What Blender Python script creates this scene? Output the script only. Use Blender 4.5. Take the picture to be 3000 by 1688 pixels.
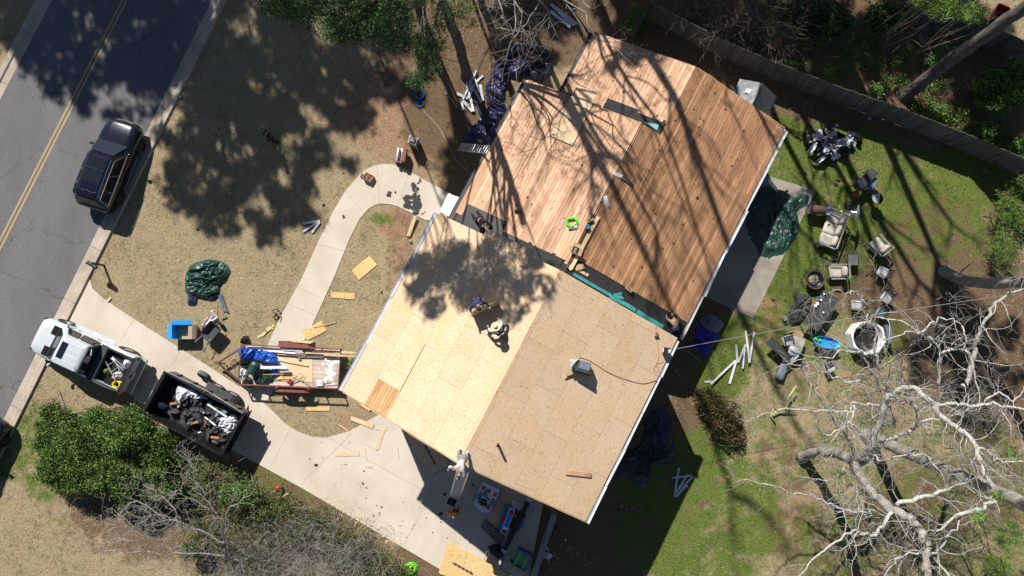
import bpy, bmesh, math, random
import numpy as np
from mathutils import Vector, Matrix, Euler, noise
for o in list(bpy.data.objects): bpy.data.objects.remove(o)
S = bpy.context.scene
COL = S.collection
PI = math.pi
R = math.radians
rnd = random.Random(7)
# ---------------------------------------------------------------- camera: a drone 36 m up, tipped 5 degrees off straight down
CAM_H, FOC, CX, CY, NY = 36.0, 2000.0, 1500.0, 844.0, 1020.0
TH = math.atan((NY - CY) / FOC)
cam = bpy.data.cameras.new('camera')
cam.lens = 24.0; cam.sensor_width = 36.0; cam.clip_end = 2000.0
cob = bpy.data.objects.new('camera', cam); COL.objects.link(cob)
cob.location = (0, 0, CAM_H); cob.rotation_euler = (TH, 0, 0)
S.camera = cob
# ---------------------------------------------------------------- daylight
SUN_EL = R(43.0)
SDX, SDY = 0.40, -0.915                      # the way shadows fall on the ground
w = bpy.data.worlds.new('World'); S.world = w; w.use_nodes = True
nt = w.node_tree
sky = nt.nodes.new('ShaderNodeTexSky'); sky.sky_type = 'NISHITA'; sky.sun_disc = False
sky.sun_elevation = SUN_EL; sky.sun_rotation = math.atan2(-SDX, -SDY); sky.air_density = .8; sky.dust_density = .3; sky.ozone_density = 2.0
nt.links.new(sky.outputs[0], nt.nodes['Background'].inputs[0])
nt.nodes['Background'].inputs[1].default_value = 0.05
sl = bpy.data.lights.new('sun', 'SUN'); sl.energy = 5.0; sl.angle = R(0.55); sl.color = (1.0, 0.95, 0.88)
so = bpy.data.objects.new('sun', sl); COL.objects.link(so)
so.rotation_euler = Vector((SDX * math.cos(SUN_EL), SDY * math.cos(SUN_EL), -math.sin(SUN_EL))).to_track_quat('-Z', 'Y').to_euler()
so.location = (-20, 45, 60)
S.view_settings.view_transform = 'Standard'; S.view_settings.look = 'None'
S.view_settings.exposure = 0.5; S.view_settings.gamma = 1.0; S.view_settings.use_curve_mapping = False
S.cycles.max_bounces = 5; S.cycles.diffuse_bounces = 3

# ---------------------------------------------------------------- helpers
def W(px, py, z=0.0):
    """point of the place at height z that the photograph shows at pixel px, py"""
    u = (px - CX) / FOC; v = (CY - py) / FOC
    d = (u, v * math.cos(TH) + math.sin(TH), v * math.sin(TH) - math.cos(TH))
    t = (z - CAM_H) / d[2]
    return Vector((d[0] * t, d[1] * t, z))

class MB:
    def __init__(s): s.v = []; s.f = []; s.m = []
    def add(s, vs, fs, m=0):
        b = len(s.v); s.v += [tuple(x) for x in vs]
        for f in fs: s.f.append(tuple(i + b for i in f)); s.m.append(m)
        return s
    def box(s, c, d, rz=0.0, m=0, top=1.0, M=None):
        hx, hy, hz = d[0] / 2, d[1] / 2, d[2] / 2; vs = []
        ca, sa = math.cos(rz), math.sin(rz)
        for sz in (-1, 1):
            k = top if sz > 0 else 1.0
            for sx, sy in ((-1, -1), (1, -1), (1, 1), (-1, 1)):
                x, y = sx * hx * k, sy * hy * k
                p = Vector((c[0] + x * ca - y * sa, c[1] + x * sa + y * ca, c[2] + sz * hz))
                vs.append(M @ p if M else p)
        return s.add(vs, [(3, 2, 1, 0), (4, 5, 6, 7), (0, 1, 5, 4), (1, 2, 6, 5), (2, 3, 7, 6), (3, 0, 4, 7)], m)
    def bar(s, a, b, w, h, m=0, up=(0, 0, 1)):
        a, b = Vector(a), Vector(b); d = (b - a).normalized(); u = Vector(up)
        if abs(d.dot(u)) > 0.97: u = Vector((1, 0, 0))
        x = d.cross(u).normalized(); y = x.cross(d)
        vs = []
        for p in (a, b):
            for i, j in ((-1, -1), (1, -1), (1, 1), (-1, 1)): vs.append(p + x * i * w / 2 + y * j * h / 2)
        return s.add(vs, [(0, 1, 2, 3), (7, 6, 5, 4), (0, 4, 5, 1), (1, 5, 6, 2), (2, 6, 7, 3), (3, 7, 4, 0)], m)
    def tube(s, pts, r, n=6, m=0, cap=True):
        pts = [Vector(p) for p in pts]; k = len(pts)
        rr = list(r) if isinstance(r, (list, tuple)) else [r] * k
        vs = []; prev = None
        for i, p in enumerate(pts):
            d = (pts[min(i + 1, k - 1)] - pts[max(i - 1, 0)])
            d = d.normalized() if d.length > 1e-9 else Vector((0, 0, 1))
            x = (prev - d * prev.dot(d)) if prev is not None else d.orthogonal()
            if x.length < 1e-6: x = d.orthogonal()
            x.normalize(); prev = x; y = d.cross(x)
            for j in range(n):
                a = 2 * PI * j / n; vs.append(p + (x * math.cos(a) + y * math.sin(a)) * rr[i])
        fs = [(i * n + j, i * n + (j + 1) % n, (i + 1) * n + (j + 1) % n, (i + 1) * n + j) for i in range(k - 1) for j in range(n)]
        if cap: fs += [tuple(range(n - 1, -1, -1)), tuple((k - 1) * n + j for j in range(n))]
        return s.add(vs, fs, m)
    def lathe(s, c, prof, n=20, m=0, axis='z', M=None):
        vs = []
        for r, h in prof:
            for j in range(n):
                a = 2 * PI * j / n
                p = Vector((c[0] + r * math.cos(a), c[1] + r * math.sin(a), c[2] + h)) if axis == 'z' else Vector((c[0] + h, c[1] + r * math.cos(a), c[2] + r * math.sin(a))) if axis == 'x' else Vector((c[0] + r * math.cos(a), c[1] + h, c[2] + r * math.sin(a)))
                vs.append(M @ p if M else p)
        k = len(prof)
        fs = [(i * n + j, i * n + (j + 1) % n, (i + 1) * n + (j + 1) % n, (i + 1) * n + j) for i in range(k - 1) for j in range(n)]
        ring_ = prof[0] == prof[-1] or m < 0; m = max(m, 0)
        if not ring_ and prof[0][0] > 1e-4: fs.append(tuple(range(n - 1, -1, -1)))
        if not ring_ and prof[-1][0] > 1e-4: fs.append(tuple((k - 1) * n + j for j in range(n)))
        return s.add(vs, fs, m)
    def prism(s, poly, z0, z1, m=0):
        n = len(poly)
        a = sum(poly[i][0] * poly[(i + 1) % n][1] - poly[(i + 1) % n][0] * poly[i][1] for i in range(n))
        if a < 0: poly = poly[::-1]
        vs = [(p[0], p[1], z0) for p in poly] + [(p[0], p[1], z1) for p in poly]
        fs = [tuple(range(n - 1, -1, -1)), tuple(range(n, 2 * n))] + [(i, (i + 1) % n, n + (i + 1) % n, n + i) for i in range(n)]
        return s.add(vs, fs, m)
    def loft(s, rings, m=0, cap=True):
        n = len(rings[0]); vs = [p for r in rings for p in r]; k = len(rings)
        fs = [(i * n + j, i * n + (j + 1) % n, (i + 1) * n + (j + 1) % n, (i + 1) * n + j) for i in range(k - 1) for j in range(n)]
        if cap: fs += [tuple(range(n - 1, -1, -1)), tuple((k - 1) * n + j for j in range(n))]
        return s.add(vs, fs, m)
    def ball(s, c, r, n=10, m=0, sc=(1, 1, 1), M=None):
        k = max(4, n // 2 + 1); vs = []
        for i in range(k + 1):
            ph = PI * i / k
            for j in range(n):
                a = 2 * PI * j / n
                p = Vector((c[0] + r * sc[0] * math.sin(ph) * math.cos(a), c[1] + r * sc[1] * math.sin(ph) * math.sin(a), c[2] - r * sc[2] * math.cos(ph)))
                vs.append(M @ p if M else p)
        return s.add(vs, [(i * n + j, i * n + (j + 1) % n, (i + 1) * n + (j + 1) % n, (i + 1) * n + j) for i in range(k) for j in range(n)], m)
    def build(s, name, mats, parent=None, smooth=None, loc=None, rot=None):
        me = bpy.data.meshes.new(name); me.from_pydata(s.v, [], s.f)
        if not isinstance(mats, (list, tuple)): mats = [mats]
        for x in mats: me.materials.append(x)
        if len(mats) > 1: me.polygons.foreach_set('material_index', s.m)
        fix(me)
        if smooth is not None: shade(me, smooth)
        me.update()
        return link(name, me, parent, loc, rot)
def fix(me):
    bm = bmesh.new(); bm.from_mesh(me); bmesh.ops.remove_doubles(bm, verts=bm.verts, dist=1e-5)
    bmesh.ops.recalc_face_normals(bm, faces=bm.faces); bm.to_mesh(me); bm.free()
def shade(me, ang):
    me.polygons.foreach_set('use_smooth', [True] * len(me.polygons))
    if ang < 180: me.set_sharp_from_angle(angle=R(ang))
def link(name, me, parent=None, loc=None, rot=None):
    o = bpy.data.objects.new(name, me); COL.objects.link(o)
    if parent is not None: o.parent = parent
    if loc is not None: o.location = loc
    if rot is not None: o.rotation_euler = rot if not isinstance(rot, (int, float)) else (0, 0, rot)
    return o
def tag(o, label=None, cat=None, group=None, kind=None):
    if label: o['label'] = label
    if cat: o['category'] = cat
    if group: o['group'] = group
    if kind: o['kind'] = kind
    return o
def thing(name, label, cat, loc=(0, 0, 0), rz=0.0, group=None):
    o = bpy.data.objects.new(name, None); COL.objects.link(o); o.empty_display_size = 0.2
    o.location = loc; o.rotation_euler = (0, 0, rz) if isinstance(rz, (int, float)) else rz
    return tag(o, label, cat, group)
def npmesh(name, V, F, mat, parent=None, smooth=False, cols=None):
    """V (n,3) array, F (m,k) array of equal-sized faces"""
    V = np.asarray(V, dtype=np.float32); F = np.asarray(F, dtype=np.int32); k = F.shape[1]
    me = bpy.data.meshes.new(name)
    me.vertices.add(len(V)); me.vertices.foreach_set('co', V.ravel())
    me.loops.add(F.size); me.loops.foreach_set('vertex_index', F.ravel())
    me.polygons.add(len(F)); me.polygons.foreach_set('loop_start', np.arange(0, F.size, k, dtype=np.int32))
    if smooth: me.polygons.foreach_set('use_smooth', np.ones(len(F), dtype=bool))
    me.update(calc_edges=True); me.validate()
    me.materials.append(mat)
    return link(name, me, parent)
def copy_tree(o, parent=None):
    c = o.copy(); COL.objects.link(c); c.parent = parent
    for ch in list(o.children): copy_tree(ch, c)
    return c

# ---------------------------------------------------------------- materials
class NT:
    def __init__(s, name):
        s.mat = bpy.data.materials.new(name); s.mat.use_nodes = True; s.t = s.mat.node_tree
        s.b = s.t.nodes['Principled BSDF']; s.tc = s.n('ShaderNodeTexCoord')
    def n(s, typ, **kw):
        x = s.t.nodes.new(typ)
        for k, v in kw.items(): setattr(x, k, v)
        return x
    def l(s, a, b): s.t.links.new(a, b)
    def coord(s, scale=(1, 1, 1), random=False, out='Object'):
        mp = s.n('ShaderNodeMapping'); mp.inputs['Scale'].default_value = scale
        s.l(s.tc.outputs[out], mp.inputs[0])
        if random:
            oi = s.n('ShaderNodeObjectInfo'); mu = s.n('ShaderNodeMath', operation='MULTIPLY'); mu.inputs[1].default_value = 37.0
            s.l(oi.outputs['Random'], mu.inputs[0]); s.l(mu.outputs[0], mp.inputs['Location'])
        return mp.outputs[0]
    def noise(s, co, scale, detail=4, rough=.6, dist=0):
        x = s.n('ShaderNodeTexNoise'); x.inputs['Scale'].default_value = scale; x.inputs['Detail'].default_value = detail
        x.inputs['Roughness'].default_value = rough; x.inputs['Distortion'].default_value = dist
        s.l(co, x.inputs['Vector']); return x.outputs[0]
    def ramp(s, fac, stops):
        x = s.n('ShaderNodeValToRGB'); e = x.color_ramp.elements
        while len(e) < len(stops): e.new(0.5)
        for i, (p, c) in enumerate(stops):
            e[i].position = p; e[i].color = (c[0], c[1], c[2], 1) if not isinstance(c, (int, float)) else (c, c, c, 1)
        s.l(fac, x.inputs[0]); return x.outputs[0]
    def mix(s, fac, a, b, mode='MIX'):
        x = s.n('ShaderNodeMix', data_type='RGBA', blend_type=mode)
        for v, i in ((fac, 0), (a, 6), (b, 7)):
            if hasattr(v, 'is_output') or hasattr(v, 'links'): s.l(v, x.inputs[i])
            elif i == 0: x.inputs[0].default_value = v
            else: x.inputs[i].default_value = (v[0], v[1], v[2], 1)
        return x.outputs[2]
    def rand_value(s, col, amt, island=False):
        h = s.n('ShaderNodeHueSaturation'); s.l(col, h.inputs['Color'])
        if island: src = s.n('ShaderNodeNewGeometry').outputs['Random Per Island']
        else: src = s.n('ShaderNodeObjectInfo').outputs['Random']
        mr = s.n('ShaderNodeMapRange'); mr.inputs['To Min'].default_value = 1 - amt; mr.inputs['To Max'].default_value = 1 + amt
        s.l(src, mr.inputs[0]); s.l(mr.outputs[0], h.inputs['Value']); return h.outputs[0]
    def bump(s, fac, strength, dist=0.02):
        b = s.n('ShaderNodeBump'); b.inputs['Strength'].default_value = strength; b.inputs['Distance'].default_value = dist
        s.l(fac, b.inputs['Height']); s.l(b.outputs[0], s.b.inputs['Normal'])
    def done(s, col=None, rough=.7, metal=0.0, spec=None):
        if col is not None: s.l(col, s.b.inputs['Base Color'])
        s.b.inputs['Roughness'].default_value = rough; s.b.inputs['Metallic'].default_value = metal
        if spec is not None: s.b.inputs['Specular IOR Level'].default_value = spec
        return s.mat
def sc(c, k): return tuple(min(1, x * k) for x in c)
def M(name, col, rough=.7, metal=0.0, var=.25, scale=6.0, bump=0.0, bscale=30.0, rv=0.0, col2=None, coat=0.0, spec=None, stretch=(1, 1, 1)):
    m = NT(name); co = m.coord(stretch, random=rv > 0)
    n1 = m.noise(co, scale, 5, .65)
    c = m.ramp(n1, [(.3, col2 or sc(col, 1 - var)), (.7, sc(col, 1 + var * .4))])
    if rv: c = m.rand_value(c, rv)
    if bump: m.bump(m.noise(co, bscale, 4, .6), bump, .02)
    if coat: m.b.inputs['Coat Weight'].default_value = coat; m.b.inputs['Coat Roughness'].default_value = .05
    return m.done(c, rough, metal, spec)
def leafmat(name, cols, rough=.55, trans=0.0, clump=1.2):
    m = NT(name); g = m.n('ShaderNodeNewGeometry')
    c = m.ramp(g.outputs['Random Per Island'], [(i / max(1, len(cols) - 1), x) for i, x in enumerate(cols)])
    n1 = m.noise(m.coord(), clump, 3)
    h = m.n('ShaderNodeHueSaturation'); m.l(c, h.inputs['Color'])
    mr = m.n('ShaderNodeMapRange'); mr.inputs[1].default_value = .3; mr.inputs[2].default_value = .7; mr.inputs['To Min'].default_value = .5; mr.inputs['To Max'].default_value = 1.45
    m.l(n1, mr.inputs[0]); m.l(mr.outputs[0], h.inputs['Value'])
    return m.done(h.outputs[0], rough, 0, .3)
def osb(name, base, dark, pale, rv=.08):
    m = NT(name); co = m.coord((1, 1, 1), True)
    v = m.n('ShaderNodeTexVoronoi'); v.inputs['Scale'].default_value = 26.0; v.inputs['Randomness'].default_value = 1
    nz = m.n('ShaderNodeTexNoise'); nz.inputs['Scale'].default_value = 9; m.l(co, nz.inputs['Vector'])
    mx = m.n('ShaderNodeVectorMath', operation='MULTIPLY_ADD'); mx.inputs[1].default_value = (.12, .12, .12)
    m.l(nz.outputs[1], mx.inputs[0]); m.l(co, mx.inputs[2]); m.l(mx.outputs[0], v.inputs['Vector'])
    sep = m.n('ShaderNodeSeparateColor'); m.l(v.outputs['Color'], sep.inputs[0])
    c = m.ramp(sep.outputs[0], [(0, sc(base, .9)), (.5, base), (1, pale)])
    fl = m.ramp(sep.outputs[1], [(.955, 0), (.975, 1)])
    c = m.mix(fl, c, dark)
    bl = m.ramp(m.noise(co, .9, 3), [(.35, (1.0, .93, .82)), (.65, (1, 1, 1))])
    c = m.mix(1.0, c, bl, 'MULTIPLY')
    c = m.rand_value(c, rv)
    m.bump(sep.outputs[2], .25, .004)
    return m.done(c, .75, 0, .2)
def wood(name, cols, rv=.16, knots=True, grain=(14, .8, 14)):
    m = NT(name); co = m.coord(grain, True)
    g = m.noise(co, 3.0, 6, .7, .6)
    c = m.ramp(g, [(.25, cols[0]), (.5, cols[1]), (.75, cols[2])])
    co2 = m.coord((1, 1, 1), True)
    st = m.ramp(m.noise(m.coord((1.2, .35, 1.2), True), 1.1, 4, .6), [(.35, (.62, .55, .5)), (.55, (1, 1, 1))])
    c = m.mix(.75, c, st, 'MULTIPLY')
    if knots:
        v = m.n('ShaderNodeTexVoronoi'); v.inputs['Scale'].default_value = 2.4; m.l(m.coord((1.6, 1, 1), True), v.inputs['Vector'])
        k = m.ramp(v.outputs['Distance'], [(.05, 1), (.11, 0)])
        c = m.mix(k, c, sc(cols[0], .22))
    c = m.rand_value(c, rv)
    m.bump(g, .3, .004)
    return m.done(c, .75, 0, .2)
MT = {}
MT['osb'] = osb('osb', (.645, .48, .325), (.42, .28, .15), (.68, .53, .38), .035)
MT['osbyellow'] = osb('osb_fresh', (.60, .43, .20), (.3, .18, .07), (.70, .54, .29))
MT['patch'] = wood('orange_plank', [(.34, .17, .07), (.60, .36, .17), (.68, .46, .25)], .14)
MT['plank'] = wood('old_plank', [(.34, .175, .09), (.62, .385, .245), (.77, .53, .37)], .18)
MT['plankn'] = wood('brown_old_plank', [(.23, .105, .05), (.47, .255, .135), (.61, .37, .215)], .22)  # darker, browner boards for the right slope of the low roof
MT['lumber'] = wood('fresh_lumber', [(.5, .36, .2), (.62, .47, .28), (.7, .56, .37)], .1, False)
MT['greywood'] = wood('grey_board', [(.09, .087, .083), (.155, .15, .142), (.22, .212, .20)], .2, False, (3, 3, .5))
MT['timber'] = wood('old_timber', [(.16, .15, .13), (.27, .25, .22), (.36, .33, .29)], .1, False)
MT['deckwood'] = wood('trailer_plank', [(.4, .32, .26), (.55, .45, .38), (.66, .58, .5)], .12, False, (.8, 14, 14))
MT['white'] = M('white_paint', (.78, .78, .78), .5, var=.12)
MT['trim'] = M('white_trim', (.62, .63, .66), .55, var=.25, rv=.15)
MT['alu'] = M('aluminium', (.62, .63, .66), .35, .7, var=.2)
MT['galv'] = M('gutter_metal', (.50, .52, .56), .6, 0.0, var=.25, scale=3)
MT['steel'] = M('bright_steel', (.7, .7, .72), .2, 1.0, var=.1)
MT['black'] = M('black_plastic', (.018, .018, .02), .45, var=.3)
MT['blackmetal'] = M('black_metal', (.022, .022, .025), .35, .3, var=.3)
MT['felt'] = M('felt_and_gap_fill', (.025, .026, .028), .85, var=.45, scale=5, bump=.3, col2=(.012, .012, .013))
MT['shingle'] = M('torn_shingle', (.05, .05, .055), .9, var=.4, rv=.4)
MT['rubber'] = M('tyre_rubber', (.02, .02, .02), .85, var=.3, bump=.3, bscale=60)
MT['greyrub'] = M('dusty_rubber', (.10, .10, .095), .9, var=.3, bump=.3)
MT['rim'] = M('wheel_rim', (.5, .48, .44), .4, .5, var=.2)
MT['glass'] = M('dark_glass', (.012, .014, .018), .06, var=.2, spec=.8)
MT['silver'] = M('silver_paint', (.60, .66, .69), .35, .25, var=.06, coat=.4)
MT['silver2'] = M('lower_silver_paint', (.44, .45, .44), .4, .2, var=.08)
MT['navy'] = M('black_blue_paint', (.008, .008, .02), .2, .3, var=.1, coat=.6)
MT['rust'] = M('red_oxide_paint', (.22, .065, .045), .65, var=.4, scale=9)
MT['rustdark'] = M('dark_rust', (.10, .045, .035), .7, var=.4, scale=9)
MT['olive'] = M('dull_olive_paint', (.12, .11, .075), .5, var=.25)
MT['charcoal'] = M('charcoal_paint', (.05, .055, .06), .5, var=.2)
MT['chrome'] = M('chrome', (.8, .8, .82), .12, 1.0, var=.03)
MT['red'] = M('red_plastic', (.42, .025, .02), .4, var=.15)
MT['yellow'] = M('yellow_plastic', (.75, .58, .02), .45, var=.12)
MT['lime'] = M('lime_hose', (.12, .75, .03), .4, var=.12)
MT['bluehose'] = M('blue_hose', (.02, .16, .42), .4, var=.12)
MT['orange'] = M('orange_cord', (.45, .12, .04), .6, var=.12)
MT['blue'] = M('bright_blue', (.02, .24, .72), .45, var=.12)
MT['cyan'] = M('toy_blue', (.02, .30, .66), .4, var=.15)
MT['bluebox'] = M('blue_print', (.02, .33, .78), .5, var=.06)
MT['card'] = M('cardboard', (.42, .29, .17), .85, var=.12)
MT['teal'] = M('teal_membrane', (.06, .33, .34), .5, var=.35, scale=4)
MT['cushion'] = M('cream_cushion', (.50, .46, .39), .9, var=.2, scale=5, bump=.2, bscale=14)
MT['cushion2'] = M('grey_cushion', (.52, .55, .54), .85, var=.15, scale=5, bump=.15, bscale=14)
MT['fabric'] = M('charcoal_fabric', (.035, .037, .04), .85, var=.3, bump=.2)
MT['greyfab'] = M('grey_furniture', (.20, .20, .21), .6, var=.2)
MT['slate'] = M('slate_top', (.05, .05, .055), .6, var=.3)
MT['bark'] = M('pine_bark', (.12, .105, .10), .9, var=.5, scale=7, bump=1.0, bscale=9, col2=(.03, .027, .026), stretch=(1, 1, .45))
MT['greybark'] = M('grey_bark', (.34, .32, .29), .9, var=.45, scale=6, bump=.9, bscale=12, col2=(.13, .12, .105), stretch=(1, 1, .6))
MT['palebark'] = M('pale_lichen_bark', (.54, .53, .50), .9, var=.4, scale=9, bump=.8, bscale=24, col2=(.20, .185, .165))
MT['twig'] = M('grey_twig', (.36, .33, .30), .9, var=.4, scale=3)
MT['browntwig'] = M('brown_twig', (.22, .17, .13), .9, var=.35, scale=3)
MT['skin'] = M('skin', (.42, .24, .16), .6, var=.1)
MT['hair'] = M('dark_hair', (.012, .010, .009), .6, var=.2)
MT['straw'] = M('straw', (.66, .52, .33), .8, var=.15, scale=30)
def tarpmat(name, col, rough=.42):
    m = NT(name); n1 = m.noise(m.coord(), 2.2, 4); c = m.ramp(n1, [(.3, sc(col, .7)), (.7, sc(col, 1.15))])
    m.bump(m.noise(m.coord(), 7, 4, .6), .4, .05)
    return m.done(c, rough, 0, .6)
MT['greentarp'] = tarpmat('green_tarp', (.018, .062, .048))
MT['bluetarp'] = tarpmat('blue_tarp', (.012, .10, .50), .35)
MT['navytarp'] = tarpmat('navy_tarp', (.016, .017, .07))
MT['royaltarp'] = tarpmat('royal_tarp', (.03, .03, .34))
MT['blacktarp'] = tarpmat('dark_tarp', (.02, .03, .035), .4)
MT['greytarp'] = tarpmat('grey_blue_tarp', (.16, .2, .26), .45)
MT['whitecloth'] = M('white_sheet_scrap', (.62, .64, .69), .6, var=.2)
MT['cloth'] = M('pale_cloth', (.6, .52, .52), .9, var=.15)
MT['lvdark'] = leafmat('evergreen_leaf', [(.018, .045, .012), (.035, .075, .018), (.06, .11, .025), (.03, .06, .015)])
MT['lvcedar'] = leafmat('cedar_spray', [(.02, .055, .02), (.045, .105, .03), (.09, .17, .045)])
MT['lvbush'] = leafmat('hedge_leaf', [(.02, .05, .010), (.05, .105, .018), (.09, .165, .025), (.19, .25, .05), (.035, .07, .015), (.07, .13, .025)], clump=1.7)
MT['lvpriv'] = leafmat('bright_shrub_leaf', [(.04, .10, .015), (.09, .19, .03), (.15, .27, .05)])
MT['lvolive'] = leafmat('thicket_leaf', [(.035, .065, .018), (.07, .11, .03), (.13, .16, .045), (.09, .08, .04)])
MT['lvbrown'] = leafmat('brown_leaf', [(.07, .045, .02), (.13, .085, .035), (.10, .09, .03), (.045, .05, .015)])
MT['lvpine'] = leafmat('pine_needle', [(.06, .12, .02), (.11, .19, .03), (.17, .25, .05)])
MT['litterleaf'] = leafmat('dead_leaf', [(.08, .05, .028), (.20, .13, .08), (.36, .26, .17), (.14, .09, .055)], clump=.7)
MT['strawgrass'] = leafmat('dormant_grass', [(.20, .165, .09), (.28, .23, .14), (.36, .295, .19), (.44, .375, .26)], clump=.5)
MT['greengrass'] = leafmat('spring_grass', [(.05, .075, .018), (.10, .15, .034), (.18, .225, .055), (.27, .27, .10)], clump=.8)
# ================================================================ ground, road, paths
HR = R(-27.7)                                # the house's turn
HU, HV = Vector((.465, .885, 0)), Vector((.885, -.465, 0))
def hl(p): return (p.x * HV.x + p.y * HV.y, p.x * HU.x + p.y * HU.y)     # world -> house X, Y
def hw(X, Y, z=0): return HV * X + HU * Y + Vector((0, 0, z))
def inpoly(x, y, poly):
    c = False; n = len(poly)
    for i in range(n):
        x1, y1 = poly[i]; x2, y2 = poly[(i + 1) % n]
        if (y1 > y) != (y2 > y) and x < (x2 - x1) * (y - y1) / (y2 - y1) + x1: c = not c
    return c
def pw(pts, z=0): return [tuple(W(a, b, z)[:2]) for a, b in pts]
def smooth_path(pts, n=5, closed=False):
    P = [Vector(p) for p in pts]; k = len(P); out = []
    for i in range(k if closed else k - 1):
        p0 = P[(i - 1) % k] if closed or i > 0 else P[0]; p1 = P[i]; p2 = P[(i + 1) % k]
        p3 = P[(i + 2) % k] if closed or i + 2 < k else P[-1]
        for j in range(n):
            t = j / n
            out.append(.5 * ((2 * p1) + (p2 - p0) * t + (2 * p0 - 5 * p1 + 4 * p2 - p3) * t * t + (3 * p1 - p0 - 3 * p2 + p3) * t ** 3))
    if not closed: out.append(P[-1])
    return out
# patches of what grows or lies on the soil: (pixel x, y, rx, ry, amount)
GREEN = [(2700, 640, 170, 150, .5), (2860, 640, 130, 110, .55), (2480, 730, 130, 110, .55), (2520, 170, 180, 60, .4), (2800, 350, 160, 60, .5), (2700, 520, 200, 90, .7), (2300, 430, 80, 90, .8), (2800, 1420, 260, 240, .42), (2850, 1610, 220, 130, .5), (2520, 1330, 220, 180, .42), (2450, 1600, 180, 110, .5), (2700, 1150, 180, 120, .3), (2050, 1500, 260, 260, 0.68), (2060, 1620, 200, 130, 0.72), (2420, 560, 260, 200, 0.72), (2330, 700, 130, 240, 0.8), (2280, 980, 120, 130, 0.58), (2500, 480, 200, 120, 0.66), (2900, 480, 160, 90, 0.8), (2860, 540, 150, 70, 0.8), (2600, 620, 120, 90, 0.36), (2400, 1350, 300, 300, 0.36), (2120, 1050, 90, 130, 0.81), (2180, 960, 110, 50, 0.65), (2500, 1000, 180, 110, 0.5), (2300, 1230, 160, 150, 0.4), (2050, 1330, 100, 80, 0.68), (1950, 1620, 160, 90, 0.43), (2900, 700, 120, 160, 0.29), (80, 1240, 90, 70, 0.59), (60, 1330, 110, 90, 0.58), (130, 1420, 60, 60, 0.59), (900, 1450, 200, 60, 0.36), (760, 1410, 80, 40, 0.51), (1870, 70, 40, 50, 0.68), (1120, 640, 45, 25, 0.59), (180, 1520, 40, 20, 0.34), (1030, 860, 160, 260, 0.12), (800, 230, 90, 90, 0.21), (450, 60, 300, 200, 0.09), (2550, 1500, 250, 200, 0.4)]
LITTER = [(2900, 1150, 180, 160, .75), (2720, 1480, 180, 150, .6), (2900, 1430, 160, 120, .6), (2720, 640, 150, 140, .45), (2880, 600, 120, 100, .4), (2640, 430, 200, 60, .6), (2150, 520, 60, 60, .6), (2350, 1560, 120, 90, .45), (2300, 1350, 90, 120, .4), (1500, 30, 400, 170, .9), (1350, 330, 170, 170, .8), (1230, 160, 140, 150, .5), (2000, 60, 500, 140, 1), (2500, 150, 420, 180, 1), (2850, 280, 300, 170, .9), (2480, 350, 500, 70, .8), (2700, 800, 260, 260, .9), (2560, 780, 100, 200, .7), (2850, 950, 240, 240, .8), (1900, 1250, 210, 420, .8), (1700, 1600, 220, 160, .85), (1400, 500, 120, 150, .7), (1350, 1640, 190, 90, .8), (950, 1480, 320, 60, .5), (2350, 420, 120, 70, .6), (2080, 900, 60, 60, .8), (2600, 1640, 260, 160, .4), (1170, 880, 50, 300, .35), (700, 1500, 500, 170, .7), (2120, 500, 60, 200, .8)]
DIRT = [(2340, 1480, 90, 70, .5), (2200, 1560, 90, 50, .45), (2330, 1120, 80, 60, .35), (1200, 300, 140, 220, .6), (1120, 330, 160, 130, .5), (1170, 660, 60, 50, .7), (1180, 900, 40, 260, .45), (2260, 800, 40, 260, .7), (2300, 960, 70, 90, .4), (1050, 330, 140, 90, .4), (2560, 560, 110, 120, .4), (1360, 1640, 160, 70, .5), (2600, 720, 120, 150, .5), (300, 920, 20, 12, .8), (2480, 500, 70, 50, .5), (1080, 1240, 90, 40, .5), (1990, 1450, 90, 40, .6)]
def pool(L):
    out = []
    for x, y, a, b, k in L:
        p = W(x, y); q = W(x + a, y); s = W(x, y + b); out.append((p.x, p.y, max(.2, abs(q.x - p.x)), max(.2, abs(p.y - s.y)), k))
    return out
LG, LL_, LD = pool(GREEN), pool(LITTER), pool(DIRT)
def amount(x, y, L):
    a = 0.0
    for cx, cy, rx, ry, k in L:
        d = ((x - cx) / rx) ** 2 + ((y - cy) / ry) ** 2
        if d < 1.6: a = max(a, k * min(1.0, max(0.0, 1.45 - d) / .8))
    return a
NX, NYG = 186, 130
xs = np.concatenate([[-220, -120, -70, -45], np.linspace(-33, 33, NX), [45, 70, 120, 220]])
ys = np.concatenate([[-220, -120, -60, -30], np.linspace(-15, 23, NYG), [32, 60, 120, 220]])
V = [(x, y, 0.0) for y in ys for x in xs]; nx = len(xs)
F = [(j * nx + i, j * nx + i + 1, (j + 1) * nx + i + 1, (j + 1) * nx + i) for j in range(len(ys) - 1) for i in range(nx - 1)]
me = bpy.data.meshes.new('ground'); me.from_pydata(V, [], F)
for nm, L in (('green', LG), ('litter', LL_), ('dirt', LD)):
    at = me.attributes.new(nm, 'FLOAT', 'POINT'); at.data.foreach_set('value', [amount(x, y, L) for x, y, z in V])
m = NT('soil_and_lawn'); co = m.coord()
def attr(nm):
    a = m.n('ShaderNodeAttribute'); a.attribute_name = nm; return a.outputs['Fac']
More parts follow.
